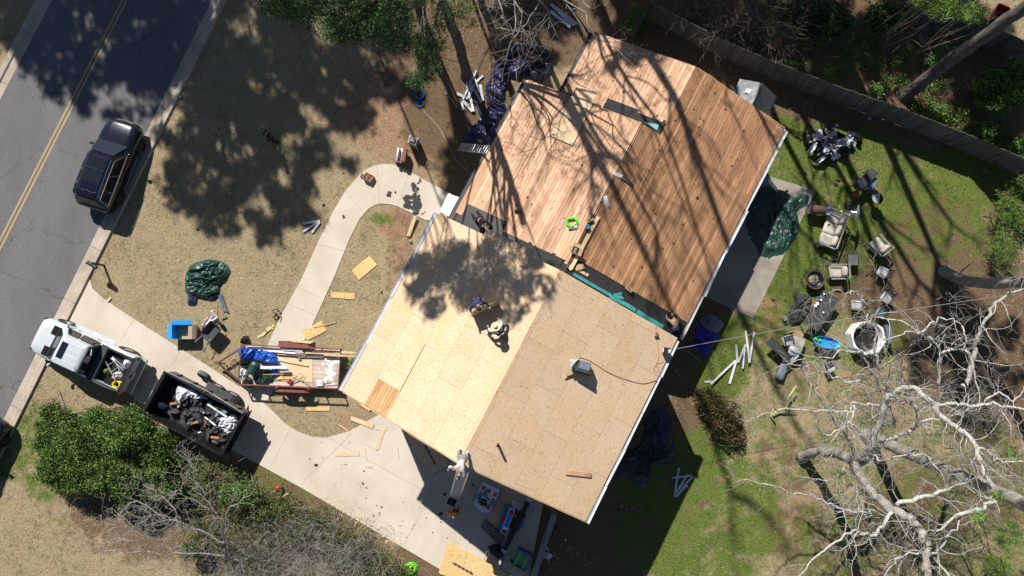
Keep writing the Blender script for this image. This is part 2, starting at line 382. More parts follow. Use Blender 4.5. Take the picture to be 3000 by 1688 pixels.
def blend(a, lo, hi, nsc):
    n0_ = m.noise(co, nsc, 6, .7); n1_ = m.n('ShaderNodeMapRange', clamp=False); n1_.inputs[1].default_value = .35; n1_.inputs[2].default_value = .65; n1_.inputs['To Min'].default_value = .2; n1_.inputs['To Max'].default_value = .8; m.l(n0_, n1_.inputs[0]); n_ = n1_.outputs[0]; ad = m.n('ShaderNodeMath', operation='ADD'); m.l(a, ad.inputs[0]); m.l(n_, ad.inputs[1])
    mr = m.n('ShaderNodeMapRange'); mr.inputs[1].default_value = lo; mr.inputs[2].default_value = hi; m.l(ad.outputs[0], mr.inputs[0]); return mr.outputs[0]
fine = m.noise(m.coord((1, .6, 1)), 16, 6, .75); mid = m.noise(co, 1.6, 6, .72, .4)
base = m.ramp(fine, [(.25, (.22, .175, .10)), (.5, (.325, .265, .17)), (.75, (.43, .365, .255))])
base = m.mix(.8, base, m.ramp(mid, [(.25, (.55, .53, .42)), (.42, (.88, .86, .74)), (.5, (1.0, .97, .92)), (.62, (1.0, .88, .76)), (.75, (1.12, 1.1, 1.05))]), 'MULTIPLY')
gr = m.ramp(m.noise(co, 13, 6, .75), [(.25, (.04, .06, .014)), (.5, (.105, .15, .035)), (.75, (.24, .265, .085))])
gr = m.mix(.6, gr, m.ramp(mid, [(.35, (.75, .8, .6)), (.65, (1.15, 1.05, .8))]), 'MULTIPLY')
li = m.ramp(m.noise(co, 22, 6, .8), [(.28, (.05, .032, .02)), (.5, (.15, .10, .06)), (.68, (.26, .18, .11)), (.8, (.40, .31, .21))])
di = m.ramp(m.noise(co, 8, 6, .7), [(.3, (.24, .13, .075)), (.7, (.38, .23, .15))])
c = m.mix(blend(attr('dirt'), .75, 1.15, 2.2), base, di)
c = m.mix(blend(attr('litter'), .72, 1.05, 1.5), c, li)
c = m.mix(blend(attr('green'), .78, 1.2, 1.15), c, gr)
m.bump(fine, .9, .05)
me.materials.append(m.done(c, .95, 0, .1))
tag(link('ground', me), kind='structure')

def sheet(name, poly, z, mat, kind='structure', thick=.05):
    b = MB(); b.prism([tuple(p[:2]) for p in poly], z - thick, z); o = b.build(name, mat); return tag(o, kind=kind)
# asphalt
m = NT('asphalt'); co = m.coord()
g = m.noise(co, 55, 4, .8)
c = m.ramp(g, [(.3, (.09, .089, .09)), (.5, (.152, .15, .152)), (.72, (.235, .232, .236))])
c = m.mix(.6, c, m.ramp(m.noise(co, 11, 5, .8), [(.3, (.6, .6, .62)), (.7, (1.25, 1.24, 1.22))]), 'MULTIPLY')
c = m.mix(.7, c, m.ramp(m.noise(m.coord((1, .25, 1)), .5, 4), [(.3, (.75, .75, .77)), (.7, (1.1, 1.1, 1.1))]), 'MULTIPLY')
v = m.n('ShaderNodeTexVoronoi', feature='DISTANCE_TO_EDGE'); v.inputs['Scale'].default_value = .16
dn = m.n('ShaderNodeTexNoise'); dn.inputs['Scale'].default_value = 1.3; dn.inputs['Detail'].default_value = 5; m.l(co, dn.inputs['Vector'])
vm = m.n('ShaderNodeVectorMath', operation='MULTIPLY_ADD'); vm.inputs[1].default_value = (1.6, 1.6, 0); m.l(dn.outputs[1], vm.inputs[0]); m.l(co, vm.inputs[2]); m.l(vm.outputs[0], v.inputs['Vector'])
cr = m.ramp(v.outputs['Distance'], [(.0006, 1), (.0022, 0)])
cr2 = m.n('ShaderNodeMath', operation='MULTIPLY'); m.l(cr, cr2.inputs[0]); cr2.inputs[1].default_value = .6
c = m.mix(cr2.outputs[0], c, (.035, .035, .035)); m.bump(g, .5, .01)
ASPH = m.done(c, .9, 0, .2)
# road runs along a straight line; d = its direction
A0, A1 = W(622, 0), W(62, 1126)
RD = (A1 - A0).normalized(); RNrm = Vector((RD.y, -RD.x, 0))            # RNrm points to the far (left) side
if RNrm.x > 0: RNrm = -RNrm
L0 = W(153, 0); L1 = W(0, 322)
wid = (L0 - A0).dot(RNrm)
pa, pb = A0 - RD * 40, A1 + RD * 30
poly = [pa, pb, pb + RNrm * wid, pa + RNrm * wid]
sheet('road', poly, .012, ASPH)
def strip(name, off, width, z, mat, kind='structure', a=pa, b=pb, thick=.01):
    return sheet(name, [a + RNrm * off, b + RNrm * off, b + RNrm * (off + width), a + RNrm * (off + width)], z, mat, kind, thick)
m = NT('road_paint'); co = m.coord(); c = m.ramp(m.noise(co, 30, 4, .8), [(.3, (.24, .19, .11)), (.6, (.44, .33, .17))]); PAINT = m.done(c, .8, 0, .2)
mid = W(366, 0); mo = (mid - A0).dot(RNrm)
strip('road_marking', mo - .16, .11, .02, PAINT); strip('road_marking', mo + .06, .11, .02, PAINT)
def concrete(name, a, b, stain=.35, big=.45):
    m = NT(name); co = m.coord(); n1 = m.noise(co, big, 6, .65, .5); n2 = m.noise(co, 25, 5, .7)
    c = m.ramp(n2, [(.3, sc(a, .93)), (.7, sc(a, 1.05))])
    c = m.mix(stain, c, m.ramp(n1, [(.3, b), (.62, (1, 1, 1))]), 'MULTIPLY')
    m.bump(n2, .15, .004); return m.done(c, .85, 0, .25)
CONC = concrete('pale_concrete', (.56, .505, .425), (.70, .64, .55), .55)
CONC2 = concrete('kerb_concrete', (.44, .38, .31), (.6, .55, .5), .7, .8)
CONC3 = concrete('old_patio_concrete', (.33, .30, .255), (.55, .5, .42), .8, .6)
JOINT = M('dark_joint', (.33, .295, .24), .9)
def kerb(off_in, side, segs):
    """gutter pan and rolled kerb cut in lengths with open joints"""
    L = 3.05; n = int((pb - pa).length / L)
    for k in range(n):
        p, q = pa + RD * (k * L + .012), pa + RD * ((k + 1) * L - .012)
        if max(p.y, q.y) < -22 or min(p.y, q.y) > 30: continue
        b = MB(); o = RNrm * side
        pr = [(0, .018), (.40, .03), (.47, .10), (.74, .125), (.78, 0), (0, -.05)]
        b.loft([[e + RNrm * off_in + o * x + Vector((0, 0, z)) for x, z in pr] for e in (p, q)])
        x = b.build('kerb_stone', CONC2, segs)
ke = bpy.data.objects.new('kerb', None); COL.objects.link(ke); tag(ke, 'rolled concrete kerb between the asphalt and the front lawn', 'kerb', kind='structure'); kerb(0, -1, ke)
ke2 = bpy.data.objects.new('kerb', None); COL.objects.link(ke2); tag(ke2, 'rolled concrete kerb on the far side of the road, top left corner', 'kerb', kind='structure'); kerb(wid, 1, ke2)

DRIVE = [(240, 820), (262, 812), (272, 846), (302, 874), (380, 926), (495, 1000), (600, 1066), (700, 1132), (734, 1150), (770, 1178), (803, 1208), (835, 1240), (873, 1265), (915, 1280), (955, 1283), (1025, 1263), (1106, 1217), (1180, 1170), (1450, 1300), (1590, 1480), (1548, 1700), (1290, 1668), (885, 1430), (710, 1334), (412, 1182), (380, 1155), (290, 1100), (120, 1035), (100, 1050)]
sheet('driveway', pw(DRIVE), .02, CONC)
WALK = [(700, 1140), (722, 1105), (780, 1020), (827, 920), (885, 815), (932, 710), (978, 617), (1013, 559), (1054, 512), (1075, 496), (1100, 485), (1125, 481), (1150, 482), (1188, 497), (1304, 560), (1345, 580), (1300, 650), (1246, 645), (1200, 622), (1165, 605), (1140, 599), (1118, 597), (1098, 601), (1080, 612), (1054, 642), (1025, 699), (978, 815), (914, 955), (870, 1040), (810, 1130), (780, 1180)]
sheet('walkway', pw(WALK), .035, CONC)
PATIO = [(2000, 840), (2207, 933), (2281, 781), (2350, 640), (2390, 560), (2200, 500)]
sheet('patio', pw(PATIO), .03, CONC3)
# control joints: shallow saw cuts, thin dark strips a few millimetres proud
def joint(a, b, z, wd=.016):
    p, q = W(*a), W(*b); d = (q - p).normalized(); nn = Vector((-d.y, d.x, 0)) * wd / 2
    sheet('joint', [p - nn, q - nn, q + nn, p + nn], z, JOINT, thick=.003)
for a, b in (((392, 938), (352, 1000)), ((530, 1025), (505, 1070)), ((853, 1252), (795, 1365)), ((1030, 1270), (880, 1420)), ((965, 1284), (1275, 1456)), ((1345, 1300), (1180, 1600))):
    joint(a, b, .0235)
for a, b in (((872, 842), (940, 872)), ((790, 998), (865, 1030)), ((928, 716), (1012, 735)), ((1012, 560), (1068, 625)), ((1105, 485), (1112, 598)), ((1200, 503), (1166, 604)), ((846, 890), (925, 925))): joint(a, b, .0385, .016)
joint((2075, 836), (2330, 640), .0335)
sheet('joint', pw([(240, 820), (244, 818), (122, 1034), (118, 1036)]), .0245, JOINT, thick=.003)
# ================================================================ the house: tall block, low block and narrower rear block, stripped to its deck
ZT = lambda X: 8.2 - .3384 * abs(X - .265)
ZLm = lambda X: 4.6 - (.2927 * (.55 - X) if X < .55 else .279 * (X - .55))
ZLr = lambda X: 4.3 - .279 * abs(X - 1.62)
def WR(px, py, fn):
    z = fn(0)
    for _ in range(14): z = .5 * z + .5 * fn(hl(W(px, py, z))[0])
    return W(px, py, z)
house = thing('house', 'split-level house stripped to bare wood and new sheathing in the middle of the photo', 'house', (0, 0, 0), HR)
wallmat = NT('lap_siding'); co = wallmat.coord((1, 1, 1)); wv = wallmat.n('ShaderNodeTexWave', wave_type='BANDS', bands_direction='Z', wave_profile='SAW'); wv.inputs['Scale'].default_value = 1.25
wallmat.l(co, wv.inputs['Vector']); wallmat.bump(wv.outputs[1], .8, .03); WALLM = wallmat.done(wallmat.ramp(wallmat.noise(co, 3), [(.3, (.46, .44, .40)), (.7, (.55, .53, .48))]), .7)
def gable(name, x0, x1, y0, y1, rx, fn, drop=.16):
    b = MB(); pr = [(x0, 0), (x1, 0), (x1, fn(x1) - drop), (rx, fn(rx) - drop), (x0, fn(x0) - drop)]
    b.loft([[Vector((x, y, z)) for x, z in pr] for y in (y0, y1)]); return b.build(name, WALLM, house)
gable('wall', -5.2, 5.75, -4.75, 3.7, .265, ZT)
gable('wall', -5.15, 6.55, 3.7, 11.9, .55, ZLm)
gable('wall', -3.3, 6.55, 11.9, 15.7, 1.62, ZLr)
def deckslab(name, x0, x1, y0, y1, rx, fn, mat, dz=-.03, th=.10):
    b = MB(); xsx = [x0, rx, x1]
    b.loft([[Vector((x, y, fn(x) + dz)) for x in xsx] + [Vector((x, y, fn(x) + dz - th)) for x in xsx[::-1]] for y in (y0, y1)])
    return b.build(name, mat, house)
deckslab('roof_underlay', -5.6, 6.14, -5.0, 3.72, .265, ZT, MT['felt'])
deckslab('roof_underlay', -5.55, 6.95, 3.73, 12.18, .55, ZLm, MT['felt'])
deckslab('roof_underlay', -3.7, 6.95, 12.185, 15.97, 1.62, ZLr, MT['felt'])
def piece(name, x0, x1, y0, y1, fn, mat, th=.014, dz=0.0, org=None, parent=house, tilt=0.0, rot=0.0):
    """a flat piece lying on a roof slope; its mesh origin is its own middle"""
    cx, cy = (x0 + x1) / 2, (y0 + y1) / 2; b = MB(); vs = []
    cz = fn(cx) + dz
    pts = [(x0, y0), (x1, y0), (x1, y1), (x0, y1)]
    if rot: pts = [(cx + (x - cx) * math.cos(rot) - (y - cy) * math.sin(rot), cy + (x - cx) * math.sin(rot) + (y - cy) * math.cos(rot)) for x, y in pts]
    sl_ = (fn(cx + .01) - fn(cx - .01)) / .02
    for t in (0, th):
        for x, y in pts: vs.append((x - cx, y - cy, sl_ * (x - cx) + t))
    b.add(vs, [(3, 2, 1, 0), (4, 5, 6, 7), (0, 1, 5, 4), (1, 2, 6, 5), (2, 3, 7, 6), (3, 0, 4, 7)])
    return b.build(name, mat, parent, loc=(cx, cy, cz))
# the square of old planks left open in the new sheathing, by its pixel corners
pc = [hl(WR(a, b, ZT)) for a, b in ((1110, 1109), (1174, 1148), (1131, 1223), (1069, 1186))]
PX0, PX1 = (pc[0][0] + pc[3][0]) / 2, (pc[1][0] + pc[2][0]) / 2
PY1 = (pc[0][1] + pc[1][1]) / 2
npk = 8
for i in range(npk):
    a = PX0 + (PX1 - PX0) * i / npk; bq = PX0 + (PX1 - PX0) * (i + 1) / npk
    piece('roof_plank', a + .004, bq - .006, -5.04, PY1 - .01, ZT, MT['patch'], .012, -.014 - .002 * (i % 3))
# new sheathing, sheet by sheet
cs = math.cos(math.atan(.3384)); row = 1.22 * cs
def sheets(side):
    k = 0; x_e = -5.65 if side < 0 else 6.18
    while True:
        a = abs(x_e - .265) - k * row
        if a < .06: break
        bq = max(0.02, a - row); xa, xb = sorted((.265 + side * (a - .003), .265 + side * (bq + .003)))
        y = -5.06 - (k * .9 + .4 * side) % 2.44
        while y < 3.75:
            y0, y1 = max(-5.05, y) + .004, min(3.74 + (.3 if side < 0 and k in (2, 3) else 0), y + 2.44) - .004
            y += 2.44
            if y1 - y0 < .1: continue
            rects = [(xa, xb, y0, y1)]
            if side < 0:                     # cut round the open square
                out = []
                for (p, q, r_, s_) in rects:
                    if q <= PX0 or p >= PX1 or r_ >= PY1: out.append((p, q, r_, s_)); continue
                    if p < PX0: out.append((p, PX0, r_, s_)); p = PX0
                    if q > PX1: out.append((PX1, q, r_, s_)); q = PX1
                    if s_ > PY1: out.append((p, q, PY1, s_))
                rects = [t for t in out if t[1] - t[0] > .05 and t[3] - t[2] > .05]
            for (p, q, r_, s_) in rects:
                piece('sheathing_panel', p, q, r_, s_, ZT, MT['osb'], .014, rnd.uniform(0, .003))
        k += 1
sheets(-1); sheets(1)
# old planks of the low blocks, board by board along the slope
PW = .172
def planks(x0, x1, y0, y1, fn, mat, cuts):
    n = max(1, round((x1 - x0) / PW)); d = (x1 - x0) / n
    for i in range(n):
        xa = x0 + i * d; ys_ = [y0]; y = y0 + rnd.uniform(*cuts)
        while y < y1 - 1.0: ys_.append(y); y += rnd.uniform(*cuts)
        ys_.append(y1)
        for j in range(len(ys_) - 1):
            piece('roof_plank', xa + .002, xa + d - rnd.choice((.005, .006, .008, .014)), ys_[j] + .002, ys_[j + 1] - .005, fn, mat, .018, rnd.uniform(0, .006))
planks(-5.58, -5.2, 4.6, 12.2, ZLm, MT['plank'], (3.2, 5.2))
planks(-5.2, -3.0, 5.25, 12.2, ZLm, MT['plank'], (3.2, 5.2))
planks(-3.0, .49, 4.75, 12.2, ZLm, MT['plank'], (3.4, 5.2))
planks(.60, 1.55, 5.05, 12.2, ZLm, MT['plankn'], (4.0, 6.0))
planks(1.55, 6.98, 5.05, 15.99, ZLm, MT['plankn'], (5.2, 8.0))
planks(-3.73, -2.9, 12.5, 15.99, ZLr, MT['plank'], (4.5, 6.0))
planks(-2.9, -1.5, 12.24, 15.99, ZLr, MT['plank'], (4.5, 6.0))
planks(-1.5, .1, 13.0, 15.99, ZLr, MT['plank'], (4.5, 6.0))
planks(.1, 1.55, 12.85, 15.99, ZLr, MT['plank'], (4.5, 6.0))
# ridge slots, felt, black sheets for dark gaps, boards of the rake
b = MB(); b.box((.548, 8.6, 4.60), (.03, 7.1, .03)); b.build('ridge_board', MT['plank'], house)
b = MB(); b.box((1.585, 14.2, 4.30), (.05, 3.5, .03)); b.build('ridge_board', MT['plank'], house)
b = MB(); b.box((.265, -.65, 8.195), (.05, 8.7, .03)); b.build('ridge_board', MT['plank'], house)
piece('felt_and_gap_fill', -1.95, .2, 4.05, 4.83, ZLm, MT['felt'], .02, .0)
piece('felt_and_gap_fill', .75, 6.9, 4.05, 5.02, ZLm, MT['felt'], .02, .0)
piece('felt_and_gap_fill', -5.4, -2.05, 4.02, 5.3, ZLm, MT['blackmetal'], .012, -.01)  # not felt: black colour stands in for the shade of the open pit
piece('felt_and_gap_fill', -1.48, 1.5, 12.22, 12.98, ZLr, MT['felt'], .016, .004)  # black sheet drawn in as the dark opening between the blocks
# teal membrane left along the foot of the tall block's end
def strip_roof(name, pts, fn, mat, wd, th=.05, parent=house):
    b = MB(); P = [Vector((*hl(WR(x, y, fn)), 0)) for x, y in pts]
    for p in P: p.z = fn(p.x) + .03
    for i in range(len(P) - 1): b.bar(P[i], P[i + 1], wd, th)
    return b.build(name, mat, parent)
for pts, wd in (([(1680, 803), (1740, 838), (1790, 866)], .14), ([(1786, 868), (1835, 893), (1862, 910)], .18), ([(1866, 912), (1900, 934), (1942, 958)], .2)):
    strip_roof('teal_membrane', pts, ZLm, MT['teal'], wd)
b = MB(); P = [hl(WR(x, y, ZLm)) for x, y in ((1795, 862), (1822, 856), (1820, 866), (1828, 878), (1800, 872))]
b.add([(x, y, ZLm(x) + .07 + .03 * (i % 2)) for i, (x, y) in enumerate(P)], [(0, 1, 2, 3, 4)]); b.build('torn_membrane', MT['teal'], house)
b = MB(); P = [hl(WR(x, y, ZLr)) for x, y in ((1885, 358), (1931, 366), (1925, 382))]
b.add([(x, y, ZLr(x) + .035) for x, y in P], [(0, 1, 2)]); b.build('torn_membrane', MT['teal'], house)
# gutters: lengths of U-shaped metal
def gutter(X, z, y0, y1, out, mat, L=2.9, jog=0.03, name='gutter_section'):
    y = y0; k = 0
    while y < y1 - .3:
        ye = min(y1, y + L); dx = rnd.uniform(-jog, jog); e0, e1 = dx + rnd.uniform(-jog, jog), dx + rnd.uniform(-jog, jog); b = MB(); s = out
        pr = [(0, .03), (0, -.1), (s * .13, -.1), (s * .16, .0), (s * .145, .0), (s * .13, -.025), (s * .012, -.02), (s * .012, .03)]
        b.loft([[Vector((X + q + e, yy, z + h)) for q, h in pr] for yy, e in ((y + .01, e0), (ye - .01, e1))])
        b.build(name, mat, house); y = ye; k += 1
gutter(-5.66, ZT(-5.65) - .04, -5.1, 3.72, -1, MT['galv'], 2.3, .02)
gutter(6.2, ZT(6.18) - .05, -5.1, 3.72, 1, MT['trim'], 1.75, .035)
gutter(-5.6, ZLm(-5.58) - .04, 4.2, 12.2, -1, MT['charcoal'], 2.7, .02)
gutter(7.0, ZLm(6.98) - .05, 4.2, 15.95, 1, MT['trim'], 2.4, .05)
gutter(-3.76, ZLr(-3.73) - .04, 12.3, 15.95, -1, MT['charcoal'], 2.0, .02)
# thin light rake boards
def rake(x0, x1, y, fn, mat, nm='rake_board'):
    b = MB(); b.bar((x0, y, fn(x0) - .06), (x1, y, fn(x1) - .06), .025, .14); return b.build(nm, mat, house)
rake(-5.6, .26, -5.075, ZT, MT['lumber']); rake(.27, 6.15, -5.075, ZT, MT['lumber'])
rake(-3.7, 1.6, 16.01, ZLr, MT['plank']); rake(1.64, 6.95, 16.01, ZLr, MT['plank'])
rake(-5.5, .5, 12.22, ZLm, MT['plank'])
b = MB(); x0, x1 = hl(WR(1198, 1268, ZT))[0], hl(WR(1268, 1314, ZT))[0]
b.bar((x0, -5.11, ZT(x0) - .02), (x1, -5.11, ZT(x1) - .02), .04, .1); b.build('rake_board', MT['rustdark'], house)
# vents and the stack
def onroof(px, py, fn, dz=0):
    p = WR(px, py, fn); p.z += dz; return p
vp = onroof(1459, 1302, ZT); vl = hl(vp)
b = MB(); b.lathe((vl[0], vl[1], vp.z), [(.055, -.05), (.055, .52), (.042, .52), (.042, .1)], 14); b.build('vent_pipe', MT['rustdark'], house)
vp = onroof(2042, 579, ZLm); vl = hl(vp)
b = MB(); b.lathe((vl[0], vl[1], vp.z), [(.09, .01), (.09, .03), (.001, .031)], 16); b.build('vent_hole', MT['black'], house)
# small white metal canopy over the front step
c4 = [W(x, y, 2.45) for x, y in ((1313, 567), (1352, 580), (1323, 638), (1287, 620))]
t = thing('porch_canopy', 'white sheet-metal canopy over the front step beside the low gutter', 'canopy', c4[3])
b = MB(); b.add([p - c4[3] for p in c4] + [p - c4[3] - Vector((0, 0, .05)) for p in c4], [(0, 1, 2, 3), (7, 6, 5, 4), (0, 4, 5, 1), (1, 5, 6, 2), (2, 6, 7, 3), (3, 7, 4, 0)]); b.build('canopy_sheet', MT['white'], t)
for p in (c4[0], c4[3]):
    b = MB(); q = p - c4[3] + (c4[1] - c4[0]) * .1; b.bar(q - Vector((0, 0, .05)), (q.x, q.y, -2.45), .08, .08, up=(1, 0, 0)); b.build('post', MT['white'], t)
b = MB(); p0, p1, p2 = [W(x, y, 2.5) - c4[3] for x, y in ((1320, 568), (1335, 595), (1347, 605))]
b.tube([p0, p1, p2], .02, 5); b.build('bent_strip', MT['trim'], t)

# ---------------------------------------------------------------- fence behind the house, board by board
def fence(name, label, pts, h, bw, mat, rails=True, cat='fence', lean=0, group=None):
    P = [W(x, y) for x, y in pts]; t = thing(name, label, cat, P[0])
    b = MB(); hw_ = bw / 2; vs = []
    for yy in (-.01, .01):
        for x, z in ((-hw_, 0.02), (hw_, 0.02), (hw_, h - .05), (hw_ - .04, h), (-hw_ + .04, h), (-hw_, h - .05)): vs.append((x, yy, z))
    b.add(vs, [(5, 4, 3, 2, 1, 0), (6, 7, 8, 9, 10, 11)] + [(i, (i + 1) % 6, 6 + (i + 1) % 6, 6 + i) for i in range(6)])
    o0 = b.build('board', mat, t); me = o0.data; first = True; k = 0
    for i in range(len(P) - 1):
        d = P[i + 1] - P[i]; L = d.length; n = max(1, round(L / (bw + .003))); rz = math.atan2(d.y, d.x)
        for j in range(n):
            p = P[i] + d * ((j + .5) / n) - P[0]
            o = o0 if first else link('board', me, t); first = False
            o.location = (p.x, p.y, rnd.uniform(-.012, .012)); o.rotation_euler = (rnd.gauss(lean, .004), rnd.gauss(0, .004), rz + rnd.gauss(0, .008))
        if rails:
            nn = Vector((-d.y, d.x, 0)).normalized() * .04
            for z in (.4, h * .8):
                b = MB(); b.bar(P[i] - P[0] + nn + Vector((0, 0, z)), P[i + 1] - P[0] + nn + Vector((0, 0, z)), .04, .09); b.build('rail', mat, t)
    return t
fence('wood_fence', 'long grey board fence slanting behind the house to the right edge', [(1889, 52), (1986, 104), (2110, 168), (2250, 226), (2300, 245), (2424, 293), (2593, 352), (2700, 394), (2785, 428), (2888, 471), (3060, 548)], 1.75, .14, MT['greywood'])
fence('wood_fence', 'short return of grey fence at the rear corner of the house', [(1895, 40), (1845, 128)], 1.7, .14, MT['greywood'])
fence('wood_fence', 'dark board fence of the neighbouring yard behind the big pine', [(2640, 60), (2780, 95), (2900, 140), (3060, 215)], 1.6, .19, MT['greywood'])
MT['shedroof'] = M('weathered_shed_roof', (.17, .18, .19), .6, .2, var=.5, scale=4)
# ---------------------------------------------------------------- metal garden shed behind the low block
r0, r1 = W(2233, 246, 2.35), W(2203, 308, 2.35)
sd = (r0 - r1).normalized(); sn = Vector((sd.y, -sd.x, 0))
t = thing('garden_shed', 'small grey metal shed with a gable roof behind the house', 'shed', (r1.x, r1.y, 0))
L = (r0 - r1).length
b = MB(); hwid = 1.05
def sp(u, v, z): return sd * u + sn * v + Vector((0, 0, z))
b.loft([[sp(u, -hwid + .1, 0), sp(u, hwid - .1, 0), sp(u, hwid - .1, 1.7), sp(u, 0, 2.25), sp(u, -hwid + .1, 1.7)] for u in (-.6, L - .08)]); b.build('shed_wall', MT['greyfab'], t)
for s_ in (-1, 1):
    n = 7; du = (L + .75) / n
    for i in range(n):
        b = MB(); u0, u1 = -.7 + i * du, -.7 + (i + 1) * du - .006
        b.loft([[sp(u, 0, 2.35), sp(u, s_ * hwid, 1.75), sp(u, s_ * hwid, 1.72), sp(u, 0, 2.32)] for u in (u0, u1)]); b.build('roof_sheet', MT['shedroof' if s_ < 0 else 'charcoal'], t)  # slope away from the sun gets a darker metal, its shade in the colour
b = MB(); c0 = sp(L * .55, -.45, 2.12)
b.loft([[c0 + sd * u + sn * v + Vector((0, 0, .6 * v * .55 + z)) for v, z in ((-.13, 0), (.13, 0), (.13, .05), (-.13, .05))] for u in (-.13, .13)]); b.build('roof_vent', MT['galv'], t)
# ---------------------------------------------------------------- timber wall and yard at the foot of the garage end
a, c = W(1622, 1500), W(1555, 1700)
t = thing('timber_wall', 'long weathered timber wall top at the right edge of the driveway', 'retaining wall', a)
d = c - a; n = 3
for k in range(n):
    for lv in range(3):
        b = MB(); b.bar(d * ((k - .12 * (lv % 2)) / n) + Vector((0, 0, .16 + lv * .22)), d * ((k + 1 - .12 * (lv % 2)) / n) * .998 + Vector((0, 0, .16 + lv * .22)), .27, .21); b.build('timber', MT['timber'], t)
# ================================================================ vehicles and trailers
def rr(hx, hy, cx, z, rad, n=4, cy=0):
    out = []
    for qx, qy, a0 in ((1, 1, 0), (-1, 1, PI / 2), (-1, -1, PI), (1, -1, 3 * PI / 2)):
        for i in range(n + 1):
            a = a0 + (PI / 2) * i / n
            out.append(Vector((cx + qx * (hx - rad) + rad * math.cos(a), cy + qy * (hy - rad) + rad * math.sin(a), z)))
    return out
def sect(x, w, zb, zt, e=.16, crown=.03, tuck=.06):
    """cross-section of a car body, 14 points"""
    return [Vector((x, y, z)) for y, z in ((-w + tuck, zb), (-w, zb + e), (-w, zt - e * 1.6), (-w + .03, zt - e * .6), (-w + e * .8, zt), (-w * .5, zt + crown * .8), (0, zt + crown), (w * .5, zt + crown * .8), (w - e * .8, zt), (w - .03, zt - e * .6), (w, zt - e * 1.6), (w, zb + e), (w - tuck, zb), (0, zb - .01))]
def wheel(parent, x, y, r, wd, rimmat='rim', tyre='rubber', spokes=6):
    s = 1 if y > 0 else -1; b = MB()
    b.lathe((x, y, r), [(r * .62, -wd / 2), (r * .95, -wd / 2), (r, -wd / 2 + .03), (r, wd / 2 - .03), (r * .95, wd / 2), (r * .62, wd / 2), (r * .6, wd / 2 - .06), (r * .6, -wd / 2 + .06), (r * .62, -wd / 2)], 24, axis='y')
    t = b.build('tyre', MT[tyre], parent, smooth=50)
    b = MB(); b.lathe((x, y, r), [(r * .6, s * (wd / 2 - .05)), (r * .58, s * (wd / 2 - .02)), (r * .5, s * (wd / 2 - .05)), (.05, s * (wd / 2 - .06)), (.001, s * (wd / 2 - .02))], 20, axis='y')
    for k in range(spokes):
        a = 2 * PI * k / spokes
        b.bar((x + .05 * math.cos(a), y + s * (wd / 2 - .03), r + .05 * math.sin(a)), (x + r * .56 * math.cos(a), y + s * (wd / 2 - .03), r + r * .56 * math.sin(a)), .05, .03, up=(0, 1, 0))
    b.build('rim', MT[rimmat], t)
    return t
def panel(parent, name, pts, mat, th=.012):
    """flat pane with thickness, corners in order"""
    P = [Vector(p) for p in pts]; nrm = (P[1] - P[0]).cross(P[2] - P[0]).normalized() * th; b = MB(); n = len(P)
    b.add(P + [p - nrm for p in P], [tuple(range(n)), tuple(range(2 * n - 1, n - 1, -1))] + [(i, n + i, n + (i + 1) % n, (i + 1) % n) for i in range(n)])
    return b.build(name, mat, parent)
def between(a, b_, c, d, u0, u1, v0, v1, off=0):
    """pane inside the quad a b c d (a-b lower edge, d-c upper edge)"""
    a, b_, c, d = map(Vector, (a, b_, c, d)); nrm = (b_ - a).cross(d - a).normalized() * off
    f = lambda u, v: (a * (1 - u) + b_ * u) * (1 - v) + (d * (1 - u) + c * u) * v + nrm
    return [f(u0, v0), f(u1, v0), f(u1, v1), f(u0, v1)]
# ---------------------------------------------------------------- silver pickup in the driveway
nose, tail = W(113, 977, .9), W(380, 1106, 1.3)
d = (nose - tail); d.z = 0; d.normalize(); ctr = nose - d * 2.62; ctr.z = .02
pk = thing('pickup_truck', 'silver crew-cab pickup truck with its tail in the driveway mouth', 'pickup truck', ctr, math.atan2(d.y, d.x))
b = MB(); b.loft([sect(2.72, .72, .5, .86, .12), sect(2.62, .86, .38, .98), sect(2.35, .95, .34, 1.05), sect(1.7, .99, .34, 1.12), sect(1.05, 1.0, .34, 1.17), sect(.3, 1.0, .34, 1.17), sect(-.75, 1.0, .34, 1.17)])
b.build('body', MT['silver'], pk, smooth=50)
b = MB()
for s_ in (-1, 1):
    b.loft([[Vector((x, s_ * (w_ - t_), z)) for t_, z in ((.05, .4), (0, .5), (0, 1.0), (.03, 1.16), (.14, 1.2), (.16, 1.16), (.16, .75))] for x, w_ in ((-.76, 1.0), (-1.6, 1.01), (-2.3, 1.0), (-2.62, .96))])
b.build('bed_side', MT['silver'], pk, smooth=40)
b = MB(); b.box((-1.68, 0, .72), (1.88, 1.7, .06)); b.box((-.80, 0, .95), (.06, 1.7, .42)); b.build('bed_floor', MT['black'], pk)
b = MB(); b.loft([[Vector((-2.62 + x, y, z)) for x, z in ((0, .58), (0, 1.16), (-.05, 1.19), (-.09, 1.1), (-.09, .58))] for y in (-.93, .93)]); tg = b.build('tailgate', MT['silver2'], pk)
b = MB(); b.box((-2.715, 0, .98), (.02, .16, .12)); b.build('handle', MT['black'], tg)
b = MB(); b.bar((-2.6, -.95, 1.2), (-2.6, .95, 1.2), .1, .03); b.build('rail_cap', MT['black'], tg)
for s_ in (-1, 1):
    b = MB(); b.bar((-.8, s_ * .88, 1.205), (-2.6, s_ * .88, 1.205), .1, .02); b.build('rail_cap', MT['charcoal'], pk)
    b = MB(); b.box((-2.66, s_ * .93, .98), (.12, .16, .34)); b.build('tail_light', MT['red' if s_ > 0 else 'charcoal'], pk)
b = MB(); b.box((-2.82, 0, .5), (.22, 1.9, .2)); b.build('bumper', MT['silver2'], pk)
b = MB(); b.box((-2.75, 0, .78), (.03, .34, .16)); b.build('licence_plate', MT['white'], pk)
